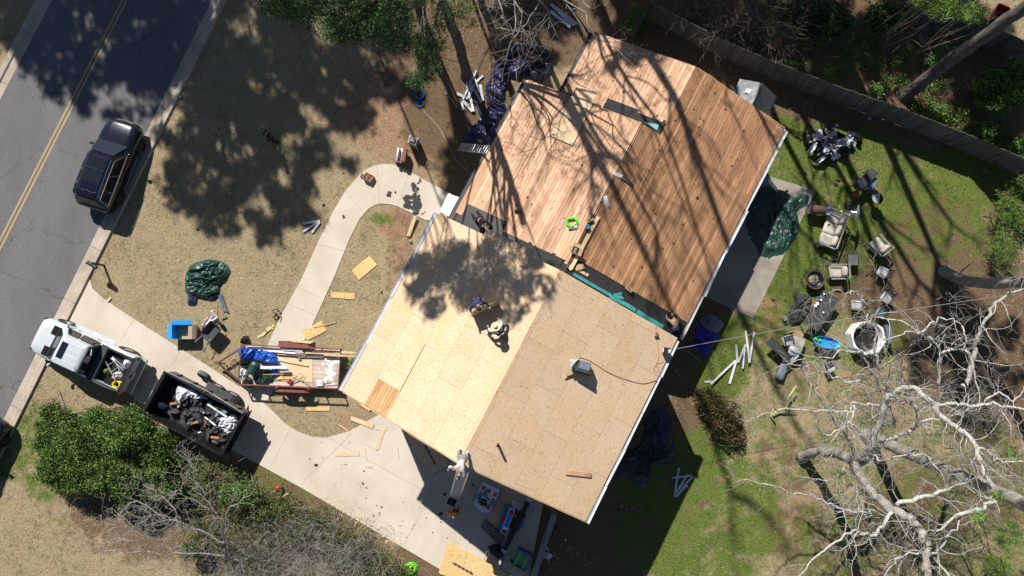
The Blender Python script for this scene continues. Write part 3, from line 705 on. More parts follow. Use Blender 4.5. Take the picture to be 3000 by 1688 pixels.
b = MB(); b.box((2.7, 0, .52), (.16, 1.6, .22)); b.build('bumper', MT['silver2'], pk)
B4 = [(1.52, -.94, 1.14), (1.52, .94, 1.14), (-.78, .94, 1.14), (-.78, -.94, 1.14)]; T4 = [(.84, -.72, 1.84), (.84, .72, 1.84), (-.60, .74, 1.86), (-.60, -.74, 1.86)]
b = MB(); b.loft([rr(1.15, .95, .37, 1.13, .12), rr(.91, .815, .225, 1.5, .12), rr(.745, .735, .125, 1.80, .12), rr(.70, .71, .12, 1.87, .1), rr(.5, .45, .12, 1.895, .1)]); b.build('cab', MT['silver'], pk, smooth=60)
panel(pk, 'windscreen', between(B4[0], B4[1], T4[1], T4[0], .05, .95, .04, .9, .035), MT['glass'])
panel(pk, 'rear_window', between(B4[2], B4[3], T4[3], T4[2], .04, .96, .02, .92, .045), MT['glass'])
for s_, (i, j) in ((-1, (3, 0)), (1, (1, 2))):
    for u0, u1 in (((.04, .45), (.52, .86)) if s_ < 0 else ((.16, .50), (.55, .96))):
        panel(pk, 'side_window', between(B4[i], B4[j], T4[j], T4[i], u0, u1, .1, .82, .055), MT['glass'])
    b = MB(); b.ball((1.22, s_ * 1.14, 1.18), .15, 10, sc=(.5, .75, .75)); mr = b.build('mirror', MT['silver'], pk, smooth=180)
    b = MB(); b.bar((1.2, s_ * .94, 1.15), (1.2, s_ * 1.1, 1.17), .06, .05); b.build('mirror_arm', MT['black'], mr)
    b = MB(); b.bar((1.35, s_ * 1.06, .42), (-.95, s_ * 1.06, .42), .18, .05); b.build('running_board', MT['galv'], pk)
    for x in (.95, -.15):
        b = MB(); b.box((x - .3, s_ * 1.005, .98), (.2, .03, .045)); b.build('door_handle', MT['chrome'], pk)
    b = MB()
    for k in range(9): b.box((1.55 + .04 * k, s_ * .56, 1.178 - .004 * k), (.02, .44, .03))
    b.box((1.70, s_ * .56, 1.16), (.36, .48, .02)); b.build('hood_louvre', MT['blackmetal'], pk)
    b = MB(); b.box((2.6, s_ * .74, .82), (.12, .28, .2)); b.build('headlight', MT['glass'], pk)
    b = MB(); b.bar((2.3, s_ * .48, 1.095), (1.85, s_ * .45, 1.125), .03, .012); b.build('hood_crease', MT['silver'], pk)
b = MB(); b.box((.52, 0, 1.897), (.34, .84, .016)); b.build('sunroof', MT['glass'], pk)
for y in (-.45, -.15, .15, .45):
    b = MB(); b.bar((.26, y, 1.903), (-.42, y * 1.02, 1.892), .035, .016); b.build('roof_rib', MT['silver'], pk)
b = MB(); b.bar((1.53, -.75, 1.185), (1.55, .75, 1.185), .08, .02); b.build('cowl', MT['black'], pk)
b = MB(); b.loft([[Vector((x, y, z)) for x, z in ((-.80, 1.22), (-1.16, 1.22), (-1.18, 1.19), (-1.16, .95), (-.8, .95))] for y in (-.95, .95)]); b.build('bed_cover', MT['charcoal'], pk)
for x in (1.75, -1.75):
    for s_ in (-1, 1):
        wheel(pk, x, s_ * .90, .40, .27)
        b = MB(); b.lathe((x, s_ * .985, .40), [(.50, -.03), (.50, .03), (.43, .04), (.43, -.04), (.5, -.03)], 22, axis='y'); b.build('wheel_arch', MT['black'], pk)
# load in the bed: a small step ladder, rags, yellow rope coil, a black case
bedp = pk.matrix_basis if False else Matrix.Translation(ctr) @ Matrix.Rotation(math.atan2(d.y, d.x), 4, 'Z')
def bed(x, y, z): return bedp @ Vector((x, y, z))
def ladder(name, label, cat, a, c_, width, rung, mat, side=(0, 0, 1), rails=(.07, .03), group=None, rmat=None, off=None):
    """rails from a to c_ with rungs between; side = direction of the rungs"""
    a, c_ = Vector(a), Vector(c_); t = thing(name, label, cat, a, 0, group); s_ = Vector(side).normalized() * width / 2; L = (c_ - a).length
    for q in (-1, 1):
        b = MB(); b.bar(s_ * q, c_ - a + s_ * q, rails[1], rails[0], up=(c_ - a).normalized().cross(s_)); b.build('rail', MT[mat], t)
    n = int(L / rung)
    for k in range(n):
        p = (c_ - a) * ((k + .7) / n); b = MB(); b.tube([p - s_, p + s_], .026, 5); b.build('rung', MT[rmat or mat], t)
    return t
p0, p1 = bed(-1.35, -.35, 1.02), bed(-2.35, .25, 1.22)
dd = (p1 - p0).normalized(); ladder('step_ladder', 'small grey metal frame lying in the pickup bed', 'ladder', p0, p1, .42, .32, 'alu', dd.cross(Vector((0, 0, 1))))
ladder('step_ladder', 'second grey metal frame propped across the one in the pickup bed', 'ladder', bed(-1.5, -.5, 1.12), bed(-2.45, -.25, 1.28), .12, .4, 'alu', dd.cross(Vector((0, 0, 1))))
def heap(name, label, cat, c, r, h, mat, seed, sx=1.0, sy=1.0, n=16, k=7, rough=.5, loc=None, group=None):
    b = MB(); vs = []; rg = random.Random(seed); o = Vector((seed * 3.1, seed * 1.7, 0))
    for i in range(k + 1):
        f = i / k
        for j in range(n):
            a = 2 * PI * j / n; nz = noise.fractal(Vector((math.cos(a) * f * 2, math.sin(a) * f * 2, 0)) + o, 1, 2, 4)
            rr_ = r * f * (1 + rough * .35 * noise.noise(Vector((math.cos(a) * 1.4, math.sin(a) * 1.4, seed))))
            vs.append((rr_ * math.cos(a) * sx, rr_ * math.sin(a) * sy, max(0.0, h * (1 - f ** 2.2)) + h * rough * nz * (1 - f * .6) * .6 + .01))
    fs = [(i * n + j, i * n + (j + 1) % n, (i + 1) * n + (j + 1) % n, (i + 1) * n + j) for i in range(k) for j in range(n)]
    b.add(vs, fs); return tag(b.build(name, mat, None, smooth=35, loc=c), label, cat, group)
heap('rag_pile', 'white rags heaped beside the ladder in the pickup bed', 'rags', bed(-2.25, -.5, .78), .28, .3, MT['whitecloth'], 3)
heap('rag_pile', 'pale crumpled paper in the middle of the pickup bed', 'rags', bed(-2.0, .35, .78), .25, .2, MT['cloth'], 4)
heap('leaf_bundle', 'small olive-green bundle in the pickup bed', 'bundle', bed(-1.45, .3, .78), .2, .25, MT['lvolive'], 5)
def coil(name, label, cat, c, r, turns, mat, seed, rad=.014, h=.08, group=None, tilt=(0, 0, 0), tail=None):
    rg = random.Random(seed); P = []; n = turns * 18; r0 = r
    for i in range(n):
        a = 2 * PI * i / 18; q = r * (1 + .12 * math.sin(i * .37 + seed) + .02 * rg.gauss(0, 1)); P.append((q * math.cos(a) + .03 * math.sin(i * .05), q * math.sin(a) * .95, rad + h * i / n + rg.uniform(0, .01)))
        if r < r0 * .72: r = r0 * 1.0
        r -= r0 * .012
    b = MB(); b.tube(P, rad, 5); t = b.build(name, MT[mat], None, smooth=180, loc=c, rot=tilt); return tag(t, label, cat, group)
coil('rope_coil', 'coil of bright yellow rope in the pickup bed', 'rope', bed(-2.35, .62, .98), .2, 8, 'yellow', 2, .022, .16)
b = MB(); b.box((0, 0, .14), (.55, .4, .28), top=.92); b.box((0, 0, .295), (.12, .05, .03)); tag(b.build('tool_case', MT['blackmetal'], None, loc=bed(-1.9, .66, .76), rot=math.atan2(d.y, d.x)), 'shiny black case behind the yellow rope in the pickup bed', 'case')
# ---------------------------------------------------------------- dark sport utility vehicle
def suv(label, ctr, rz):
    t = thing('parked_car', label, 'car', ctr, rz)
    b = MB(); b.loft([sect(2.48, .62, .42, .78, .14), sect(2.40, .78, .32, .92, .15), sect(2.15, .91, .26, 1.0), sect(1.6, .97, .25, 1.06), sect(.95, .985, .25, 1.10), sect(0, .985, .25, 1.12), sect(-1.2, .985, .25, 1.13), sect(-2.1, .95, .28, 1.10), sect(-2.38, .88, .34, 1.02), sect(-2.47, .78, .42, .9)])
    b.build('body', MT['navy'], t, smooth=50)
    B4 = [(1.15, -.9, 1.1), (1.15, .9, 1.1), (-2.3, .9, 1.1), (-2.3, -.9, 1.1)]; T4 = [(.35, -.66, 1.68), (.35, .66, 1.68), (-2.0, .68, 1.68), (-2.0, -.68, 1.68)]
    b = MB(); b.loft([rr(1.73, .92, -.57, 1.08, .2), rr(1.46, .79, -.685, 1.35, .2), rr(1.18, .67, -.82, 1.66, .18), rr(1.18, .63, -.80, 1.72, .16), rr(.9, .4, -.85, 1.745, .12)]); b.build('cabin', MT['navy'], t, smooth=60)
    panel(t, 'windscreen', between(B4[0], B4[1], T4[1], T4[0], .05, .95, .02, .93, .04), MT['glass'])
    panel(t, 'rear_window', between(B4[2], B4[3], T4[3], T4[2], .08, .92, .2, .9, .03), MT['glass'])
    for s_, (i, j) in ((-1, (3, 0)), (1, (1, 2))):
        for k, (u0, u1) in enumerate(((.06, .24), (.27, .53), (.56, .84)) if s_ < 0 else ((.16, .44), (.47, .73), (.76, .94))):
            q = between(B4[i], B4[j], T4[j], T4[i], u0, u1, .08, .84, .05); panel(t, 'side_window', q, MT['glass'])
        q = between(B4[i], B4[j], T4[j], T4[i], .04, .95 if s_ > 0 else .90, .03, .90, .062)
        b = MB(); b.tube(q + q[:1], .014, 5); b.build('window_trim', MT['chrome'], t)
        b = MB(); b.tube([(.2, s_ * .64, 1.74), (-.4, s_ * .66, 1.79), (-1.5, s_ * .67, 1.79), (-1.9, s_ * .66, 1.73)], .022, 6); b.build('roof_rail', MT['chrome'], t)
        b = MB(); b.ball((.78, s_ * 1.08, 1.14), .14, 10, sc=(.55, .8, .7)); m_ = b.build('mirror', MT['navy'], t, smooth=180)
        b = MB(); b.bar((.8, s_ * .9, 1.1), (.8, s_ * 1.05, 1.13), .05, .05); b.build('mirror_arm', MT['black'], m_)
        b = MB(); b.tube([(.9, s_ * .99, .34), (-1.0, s_ * .99, .34)], .015, 5); b.build('sill_trim', MT['chrome'], t)
        b = MB(); b.loft([[Vector((x, s_ * y, z)) for y, z in ((y0, .78), (y0 + .02, .86), (y0 - .18, .93), (y0 - .2, .84))] for x, y0 in ((2.36, .70), (2.2, .87))]); b.build('headlight', MT['steel'], t)
        b = MB(); b.box((-2.4, s_ * .66, .86), (.06, .34, .12)); b.build('tail_light', MT['red'], t)
        for x in (1.5, -1.5): wheel(t, x, s_ * .87, .36, .24, 'charcoal', spokes=9)
    b = MB(); b.box((2.44, 0, .7), (.1, 1.0, .26)); b.build('grille', MT['black'], t)
    b = MB(); b.tube([(2.42, -.5, .86), (2.5, 0, .87), (2.42, .5, .86)], .016, 5); b.build('grille_trim', MT['chrome'], t)
    b = MB(); b.box((-.15, 0, 1.752), (.62, .98, .014)); b.build('sunroof', MT['glass'], t)
    b = MB(); b.box((-.82, 0, 1.754), (.58, .98, .014)); b.build('sunroof', MT['glass'], t)
    b = MB(); b.tube([(-1.25, -.45, 1.752), (-1.22, .45, 1.752), (-1.65, .45, 1.748), (-1.7, .18, 1.748), (-1.62, 0, 1.748), (-1.7, -.18, 1.748), (-1.65, -.45, 1.748), (-1.25, -.45, 1.752)], .008, 4); b.build('roof_seam', MT['chrome'], t)
    for y0, y1 in ((-.5, .5),):
        for x in (.17, -.47, -.5, -1.12): 
            b = MB(); b.bar((x, y0, 1.761), (x, y1, 1.761), .012, .006); b.build('roof_seam', MT['chrome'], t)
    b = MB(); b.ball((-1.78, 0, 1.765), .05, 8, sc=(1.6, .5, .8)); b.build('roof_antenna', MT['navy'], t)
    for s_ in (-.28, .28):
        b = MB(); b.bar((2.1, s_ * 1.2, 1.025), (1.25, s_ * 1.6, 1.118), .03, .012); b.build('hood_crease', MT['navy'], t)
    return t
h0, h1 = W(349, 383, 1.05), W(274, 509, 1.72)
d = (h0 - h1); d.z = 0; d.normalize(); c_ = h1 + d * .75; c_.z = .012
suv('glossy black car parked on the road against the front kerb', c_, math.atan2(d.y, d.x))
c2 = W(-92, 1345, .6); c2.z = 0
suv('dark car cut off by the left edge below the driveway', c2, math.atan2(.83, .5))
# ---------------------------------------------------------------- black dump trailer heaped with torn roofing
A, Bq, Cq, Dq = [W(x, y, 1.75) for x, y in ((483, 1090), (420, 1210), (647, 1332), (712, 1212))]
ax = ((A - Dq) + (Bq - Cq)); Lt = ax.length / 2; ax.normalize(); ay = Vector((-ax.y, ax.x, 0))
Wt = ((Bq - A).dot(ay) + (Cq - Dq).dot(ay)) / 2; cc = (A + Bq + Cq + Dq) / 4; cc.z = .02
DTR = math.atan2(ax.y, ax.x); hw_, hl_ = abs(Wt) / 2, Lt / 2
dt = thing('dump_trailer', 'black high-sided dump trailer coupled behind the silver pickup', 'trailer', cc, DTR)
DTM = Matrix.Translation(cc) @ Matrix.Rotation(DTR, 4, 'Z')
b = MB(); b.box((0, 0, .72), (2 * hl_, 2 * hw_, .1)); b.build('floor', MT['blackmetal'], dt)
for s_ in (-1, 1):
    b = MB(); b.box((0, s_ * (hw_ - .02), 1.24), (2 * hl_, .04, .96)); sw = b.build('side_wall', MT['blackmetal' if s_ > 0 else 'olive'], dt)
    b = MB(); b.box((0, s_ * hw_, 1.74), (2 * hl_ + .06, .09, .08)); b.build('top_rail', MT['blackmetal'], sw)
    for k in range(5):
        b = MB(); b.box((-hl_ + (k + .5) * 2 * hl_ / 5, s_ * (hw_ + .035), 1.25), (.07, .06, .9)); b.build('stake', MT['blackmetal'], sw)
b = MB(); b.box((hl_ - .02, 0, 1.24), (.05, 2 * hw_, .98)); fw = b.build('front_wall', MT['blackmetal'], dt)
b = MB(); b.box((hl_ - .01, 0, 1.76), (.16, 2 * hw_ + .12, .1)); b.build('top_rail', MT['blackmetal'], fw)
b = MB(); b.box((-hl_ + .02, 0, 1.22), (.05, 2 * hw_, .94)); tg = b.build('tailgate', MT['blackmetal'], dt)
for z in (.85, 1.25, 1.68):
    b = MB(); b.box((-hl_ - .04, 0, z), (.06, 2 * hw_ + .2, .07)); b.build('tailgate_rib', MT['blackmetal'], tg)
b = MB()
for s_ in (-1, 1): b.bar((hl_, s_ * .45, .55), (-hl_, s_ * .45, .55), .1, .18)
b.build('frame', MT['blackmetal'], dt)
for s_ in (-1, 1):
    b = MB(); b.bar((hl_, s_ * .5, .52), (hl_ + 1.0, s_ * .06, .52), .1, .14); b.build('tongue', MT['blackmetal'], dt)
    fx0, fx1 = -1.35, .55; fy = hw_ + .22; b = MB()
    pr = [(fx0, .5), (fx0 + .12, .82), (fx0 + .3, .92), (fx1 - .3, .92), (fx1 - .12, .82), (fx1, .5)]
    b.loft([[Vector((x, s_ * y, z + dz_)) for y, dz_ in ((hw_, 0), (hw_ + .36, 0), (hw_ + .36, -.05), (hw_, -.03))] for x, z in pr]); b.build('fender', MT['charcoal'], dt)
    for x in (-.85, .05): wheel(dt, x, s_ * (hw_ + .2), .36, .22)
b = MB(); b.box((hl_ + .95, 0, .55), (.35, .12, .12)); b.tube([(hl_ + .8, 0, .1), (hl_ + .8, 0, .95)], .04, 8); b.bar((hl_ + .8, 0, .95), (hl_ + .66, .12, .98), .03, .03); b.build('jack', MT['blackmetal'], dt)
b = MB(); b.box((hl_ + .32, -.1, .72), (.45, .55, .34)); b.build('battery_box', MT['charcoal'], dt)
b = MB(); b.lathe((.95, -hw_ - .42, .32), [(.2, -.11), (.34, -.11), (.37, -.05), (.37, .05), (.34, .11), (.2, .11), (.2, -.11)], 20, axis='y', M=Matrix.Translation((.95, -hw_ - .42, .36)) @ Matrix.Rotation(R(28), 4, 'X') @ Matrix.Translation((-.95, hw_ + .42, -.36)))
b.build('spare_tyre', MT['greyrub'], dt, smooth=50)
b = MB(); b.tube([(hl_, -hw_ - .06, 1.82), (.3, -hw_ - .14, 1.70), (-.4, -hw_ - .12, 1.66), (-hl_, -hw_ - .04, 1.82)], .022, 6); b.build('tarp_bar', MT['alu'], dt)
# torn roofing inside
rg = random.Random(77)
def dtp(x, y, z): return DTM @ Vector((x, y, z))
b = MB(); n1_, n2_ = 26, 16
for i in range(n1_ + 1):
    for j in range(n2_ + 1):
        x = -hl_ + .06 + (2 * hl_ - .12) * i / n1_; y = -hw_ + .05 + (2 * hw_ - .1) * j / n2_
        b.v.append((x, y, .98 + .22 * noise.fractal(Vector((x * 1.1, y * 1.3, 3)), 1, 2, 4) - .25 * max(0, (x - hl_ + 1.3)) - .14 * max(0, (y - hw_ * .4))))
for i in range(n1_):
    for j in range(n2_): q = i * (n2_ + 1) + j; b.f.append((q, q + n2_ + 1, q + n2_ + 2, q + 1)); b.m.append(0)
rl = b.build('roofing_rubble', MT['felt'], None, smooth=20, loc=cc, rot=DTR); tag(rl, 'bed of torn black felt filling the dump trailer', 'rubble', kind='stuff')
def scrap_sheet(L, wd, bend, seed, n=6, curl=.0):
    """a torn curling sheet, two-sided thickness"""
    rg = random.Random(seed); b = MB(); th = .008; top = []
    for i in range(n + 1):
        u = i / n - .5
        for j in range(4):
            v = j / 3 - .5
            top.append(Vector((u * L + rg.gauss(0, .02) * L, v * wd * (1 + .3 * rg.uniform(-1, 1)), bend * (1 - 4 * u * u) * .5 + curl * (v * 2) ** 2 * wd + rg.gauss(0, .04) * bend + .03)))
    m = len(top); q = top + [p - Vector((0, 0, th)) for p in top]; fs = []; ms = []
    for i in range(n):
        for j in range(3): a = i * 4 + j; b.f += [(a, a + 4, a + 5, a + 1), (m + a, m + a + 1, m + a + 5, m + a + 4)]; b.m += [0, 1]
    ed = [j for j in range(4)] + [i * 4 + 3 for i in range(1, n + 1)] + [n * 4 + j for j in (2, 1, 0)] + [i * 4 for i in range(n - 1, 0, -1)]
    for i in range(len(ed)): a, c = ed[i], ed[(i + 1) % len(ed)]; b.f.append((a, c, m + c, m + a)); b.m.append(0)
    b.v = q; return b
GT = 'torn roofing loaded in the dump trailer'
for i in range(95):
    x, y = rg.uniform(-hl_ + .3, hl_ - .5), rg.uniform(-hw_ + .3, hw_ - .3)
    mt = rg.choice(['shingle'] * 7 + ['charcoal'] * 2 + ['whitecloth'])
    L_, w_ = (rg.uniform(.18, .55), rg.uniform(.12, .32)) if mt != 'whitecloth' else (rg.uniform(.1, .25), rg.uniform(.06, .14))
    o = scrap_sheet(L_, w_, rg.uniform(.03, .12), 300 + i, 4, .3).build('roofing_scrap', [MT[mt], MT['shingle']], None, loc=dtp(x, y, 1.06 + rg.uniform(-.02, .14) - .25 * max(0, (x - hl_ + 1.3))), rot=(rg.gauss(0, .25), rg.gauss(0, .25), rg.uniform(0, 6.3)))
    lab = {'shingle': 'torn dark shingle scrap among the load of the dump trailer', 'charcoal': 'grey scrap of roofing felt among the load of the dump trailer', 'whitecloth': 'small white flake among the black load of the dump trailer'}[mt]
    tag(o, lab, 'scrap', lab)
def board(label, a, c_, wd, th, mat, name='board', cat='board', group=None, roll=0.0, rough=0):
    a, c_ = Vector(a), Vector(c_); dv = c_ - a; L = dv.length; b = MB()
    b.box((0, 0, 0), (L, wd, th)); o = b.build(name, MT[mat] if isinstance(mat, str) else mat, None, loc=(a + c_) / 2, rot=(0, 0, 0))
    ex = dv.normalized(); ey = Vector((0, 0, 1)).cross(ex); ey = ey.normalized() if ey.length > 1e-4 else Vector((0, 1, 0)); ez = ex.cross(ey)
    o.rotation_euler = (Matrix((ex, ey, ez)).transposed() @ Matrix.Rotation(roll, 3, 'X')).to_euler(); return tag(o, label, cat, group)
board('long white strip lying diagonally on the dump trailer load', W(608, 1184, 1.35), W(665, 1222, 1.3), .08, .03, 'white')
board('bent white strip beside the long one in the dump trailer', W(600, 1222, 1.25), W(636, 1250, 1.25), .07, .02, 'white')
for i, (x, y, a_) in enumerate(((540, 1158, 1.3), (571, 1238, .3), (600, 1240, 1.5), (630, 1282, -.1), (508, 1182, .2))):
    dv = Vector((math.cos(a_), math.sin(a_), .1)) * (.18 if i != 3 else .22); p = W(x, y, 1.26)
    board('rusty-orange splinter of decking on the dump trailer load', p - dv, p + dv, .12, .03, 'rust' if i == 9 else MT.setdefault('splint', M('orange_splinter', (.42, .17, .05), .8)), 'wood_splinter', 'splinter', 'orange splinters in the dump trailer')
# ---------------------------------------------------------------- red utility trailer on the front lawn
A, Dq, Cq, Bq = [W(x, y, .95) for x, y in ((701, 1011), (990, 1023), (990, 1139), (703, 1126))]
ax = ((A - Dq) + (Bq - Cq)); Lt = ax.length / 2; ax.normalize(); cc = (A + Bq + Cq + Dq) / 4; cc.z = 0; Wt = ((A - Bq).length + (Dq - Cq).length) / 2
UR = math.atan2(ax.y, ax.x); ul, uw = Lt / 2, Wt / 2
UM = Matrix.Translation(cc) @ Matrix.Rotation(UR, 4, 'Z')
def up_(x, y, z): return UM @ Vector((x, y, z))
ut = thing('utility_trailer', 'rusty red open utility trailer across the front walkway', 'trailer', cc, UR)
n = 9
for k in range(n):
    b = MB(); b.box((0, -uw + (k + .5) * 2 * uw / n, .55 + .002 * (k % 2)), (2 * ul, 2 * uw / n - .012, .04)); b.build('deck_plank', MT['deckwood'], ut)
b = MB()
for s_ in (-1, 1):
    b.bar((ul, s_ * uw, .5), (-ul, s_ * uw, .5), .06, .1)
for x in np.linspace(-ul, ul, 6): b.bar((x, -uw, .49), (x, uw, .49), .05, .06)
b.build('frame', MT['rustdark'], ut)
for s_ in (-1, 1):
    b = MB(); b.bar((ul, s_ * uw, .95), (-ul, s_ * uw, .95), .06, .06); b.build('side_rail', MT['rust'], ut)
    for k in range(6):
        x = -ul + 2 * ul * k / 5; b = MB(); b.bar((x, s_ * uw, .52), (x, s_ * uw, .95), .05, .05); b.build('upright', MT['rust'], ut)
    b = MB(); x0, x1 = -1.05, .85
    pr = [(x0, .55), (x0 + .1, .74), (x0 + .3, .84), (x1 - .3, .84), (x1 - .1, .74), (x1, .55)]
    b.loft([[Vector((x - .1, s_ * y, z + q)) for y, q in ((uw + .02, 0), (uw + .30, 0), (uw + .30, -.08), (uw + .02, -.03))] for x, z in pr]); b.build('fender', MT['rust'], ut)
    for x in (-.55, .25): wheel(ut, x - .1, s_ * (uw + .15), .33, .2)
    b = MB(); b.bar((ul, s_ * (uw - .05), .48), (ul + 1.25, s_ * .06, .48), .07, .1); b.build('tongue', MT['rustdark'], ut)
for x in (ul, -ul):
    b = MB(); b.bar((x, -uw, .93 if x > 0 else .62), (x, uw, .93 if x > 0 else .62), .05, .05); b.build('end_rail', MT['rustdark'], ut)
b = MB(); b.tube([(ul + 1.1, 0, .1), (ul + 1.1, 0, .8)], .035, 8); b.box((ul + 1.3, 0, .5), (.3, .1, .1)); b.build('jack', MT['rustdark'], ut)
b = MB()
for k in range(7):
    a_ = k * .9; b.lathe((ul + .45 + .12 * math.cos(a_), .2 * math.sin(a_), .56), [(.05, -.01), (.07, 0), (.05, .01), (.03, 0), (.05, -.01)], 8)
b.build('safety_chain', MT['rustdark'], ut)
# ================================================================ people
def skin_mesh(joints, edges, rad, root, sub=1):
    names = list(joints); me = bpy.data.meshes.new('s'); me.from_pydata([tuple(joints[k]) for k in names], [(names.index(a), names.index(c)) for a, c in edges], [])
    o = bpy.data.objects.new('s', me); COL.objects.link(o)
    md = o.modifiers.new('k', 'SKIN'); md.use_smooth_shade = True
    for i, k in enumerate(names):
        v = me.skin_vertices[0].data[i]; r = rad[k]; v.radius = (r, r) if not isinstance(r, tuple) else r; v.use_root = (k == root)
    sd = o.modifiers.new('s', 'SUBSURF'); sd.levels = sub; sd.render_levels = sub
    dg = bpy.context.evaluated_depsgraph_get(); ev = o.evaluated_get(dg); m2 = bpy.data.meshes.new_from_object(ev); bpy.data.objects.remove(o)
    return m2
def add_me(b, me, m=0):
    b.add([v.co.copy() for v in me.vertices], [tuple(p.vertices) for p in me.polygons], m)
def hand(b, wr, dr, side, pn):
    """palm, four unequal bent fingers and a thumb; dr = where the fingers point, pn = the way the palm faces"""
    dr = Vector(dr).normalized(); pn = Vector(pn); pn = (pn - dr * pn.dot(dr)).normalized(); x = dr.cross(pn) * side
    b.tube([wr - dr * .01, wr + dr * .04, wr + dr * .085], [.026, .038, .034], 8)
    for i, L in enumerate((.070, .080, .074, .058)):
        o = wr + dr * .08 + x * (-.03 + .02 * i); b.tube([o, o + dr * L * .45 + pn * .008, o + dr * L * .75 + pn * .028, o + dr * L * .88 + pn * .05], [.0095, .009, .008, .006], 6)
    o = wr + dr * .025 - x * .03; b.tube([o, o - x * .03 + dr * .025, o - x * .038 + dr * .055 + pn * .015], [.012, .011, .008], 6)
STAND = dict(pel=(0, 0, .95), spi=(0, 0, 1.15), che=(0, .01, 1.36), nek=(0, .0, 1.49), hed=(0, .03, 1.62), sL=(-.18, 0, 1.41), sR=(.18, 0, 1.41), eL=(-.25, -.02, 1.13), eR=(.25, -.02, 1.13), wL=(-.25, .10, .92), wR=(.25, .10, .92), hL=(-.09, 0, .90), hR=(.09, 0, .90), kL=(-.11, .04, .50), kR=(.11, .04, .50), aL=(-.11, -.01, .10), aR=(.11, -.01, .10))
def person(label, base, face, pose=None, shirt='navy', pants='jean', shoe='black', hair='hair', hat=None, look=(0, 1, -.2), scale=1.0, vest=None, sleeves=True):
    J = {k: Vector(v) for k, v in {**STAND, **(pose or {})}.items()}
    t = thing('person', label, 'person', base, face); t.scale = (scale,) * 3
    E = [('pel', 'spi'), ('spi', 'che'), ('che', 'nek'), ('nek', 'hed'), ('che', 'sL'), ('che', 'sR'), ('sL', 'eL'), ('sR', 'eR'), ('eL', 'wL'), ('eR', 'wR'), ('pel', 'hL'), ('pel', 'hR'), ('hL', 'kL'), ('hR', 'kR'), ('kL', 'aL'), ('kR', 'aR')]
    rad = dict(pel=.115, spi=.115, che=.13, nek=.052, hed=.07, sL=.055, sR=.055, eL=.042, eR=.042, wL=.028, wR=.028, hL=.085, hR=.085, kL=.055, kR=.055, aL=.04, aR=.04)
    b = MB(); add_me(b, skin_mesh(J, E, rad, 'pel'))
    lk = Vector(look).normalized(); upv = (J['hed'] - J['nek']).normalized(); fw = (lk - upv * lk.dot(upv)).normalized(); rt = fw.cross(upv)
    HM = Matrix.Translation(J['hed'] + upv * .02) @ Matrix((rt, fw, upv)).transposed().to_4x4()
    b.ball((0, 0, 0), .1, 14, sc=(.78, .98, 1.18), M=HM); b.ball((0, .035, -.06), .07, 10, sc=(.8, .85, .85), M=HM)
    b.add([HM @ Vector(p) for p in ((-.012, .092, -.005), (.012, .092, -.005), (.018, .098, -.035), (-.018, .098, -.035), (0, .118, -.03))], [(0, 1, 4), (1, 2, 4), (2, 3, 4), (3, 0, 4)])
    for s_ in (-1, 1): b.ball((s_ * .08, -.005, -.01), .028, 8, sc=(.35, .7, 1.1), M=HM)
    for s_, e_, w_ in ((-1, 'eL', 'wL'), (1, 'eR', 'wR')):
        dv = J[w_] - J[e_]; hand(b, J[w_], dv, s_, Vector((0, .3, -1)) if abs(dv.normalized().z) < .8 else Vector((-s_, .2, 0)))
    body = b.build('body', MT['skin'], t, smooth=180)
    b = MB()
    for s_ in (-1, 1): b.ball((s_ * .03, .082, .012), .013, 6, M=HM)
    b.build('eye', MT['white'], body); b = MB(); b.ball((0, .092, -.062), .02, 8, sc=(1.2, .4, .35), M=HM); b.build('mouth', MT['rustdark'], body)
    if hair: b = MB(); b.ball((0, -.014, .022), .104, 12, sc=(.82, 1.0, 1.12), M=HM @ Matrix.Rotation(R(-14), 4, 'X')); b.build('hair', MT[hair], t, smooth=180)
    sE = [('pel', 'spi'), ('spi', 'che'), ('che', 'nek'), ('che', 'sL'), ('che', 'sR'), ('sL', 'eL'), ('sR', 'eR')] + ([('eL', 'wL'), ('eR', 'wR')] if sleeves else [])
    ks = ['pel', 'spi', 'che', 'nek', 'sL', 'sR', 'eL', 'eR'] + (['wL', 'wR'] if sleeves else [])
    JS = {k: J[k].copy() for k in ks}; JS['nek'] = J['nek'] - (J['nek'] - J['che']) * .25
    if sleeves:
        for s_ in 'LR': JS['w' + s_] = J['w' + s_] + (J['e' + s_] - J['w' + s_]) * .12
    b = MB(); add_me(b, skin_mesh(JS, sE, dict(pel=.14, spi=.145, che=.165, nek=.07, sL=.078, sR=.078, eL=.062, eR=.062, wL=.045, wR=.045), 'che')); b.build('shirt', MT[shirt], t, smooth=180)
    pk_ = ['pel', 'hL', 'hR', 'kL', 'kR', 'aL', 'aR']; JP = {k: J[k] for k in pk_}
    b = MB(); add_me(b, skin_mesh(JP, [('pel', 'hL'), ('pel', 'hR'), ('hL', 'kL'), ('hR', 'kR'), ('kL', 'aL'), ('kR', 'aR')], dict(pel=.135, hL=.105, hR=.105, kL=.078, kR=.078, aL=.062, aR=.062), 'pel')); b.build('trousers', MT[pants], t, smooth=180)
    for s_ in 'LR':
        a = J['a' + s_]; kn = J['k' + s_]; sh = (kn - a).normalized(); f = Vector((0, 1, 0)); f = f - sh * f.dot(sh); f = f.normalized() if f.length > .25 else Vector((0, 0, -1))
        b = MB(); b.tube([a - f * .06 - sh * .02, a - sh * .03, a + f * .09 - sh * .055, a + f * .17 - sh * .065, a + f * .2 - sh * .065], [.035, .052, .048, .042, .02], 8); b.build('shoe', MT[shoe], t, smooth=180)
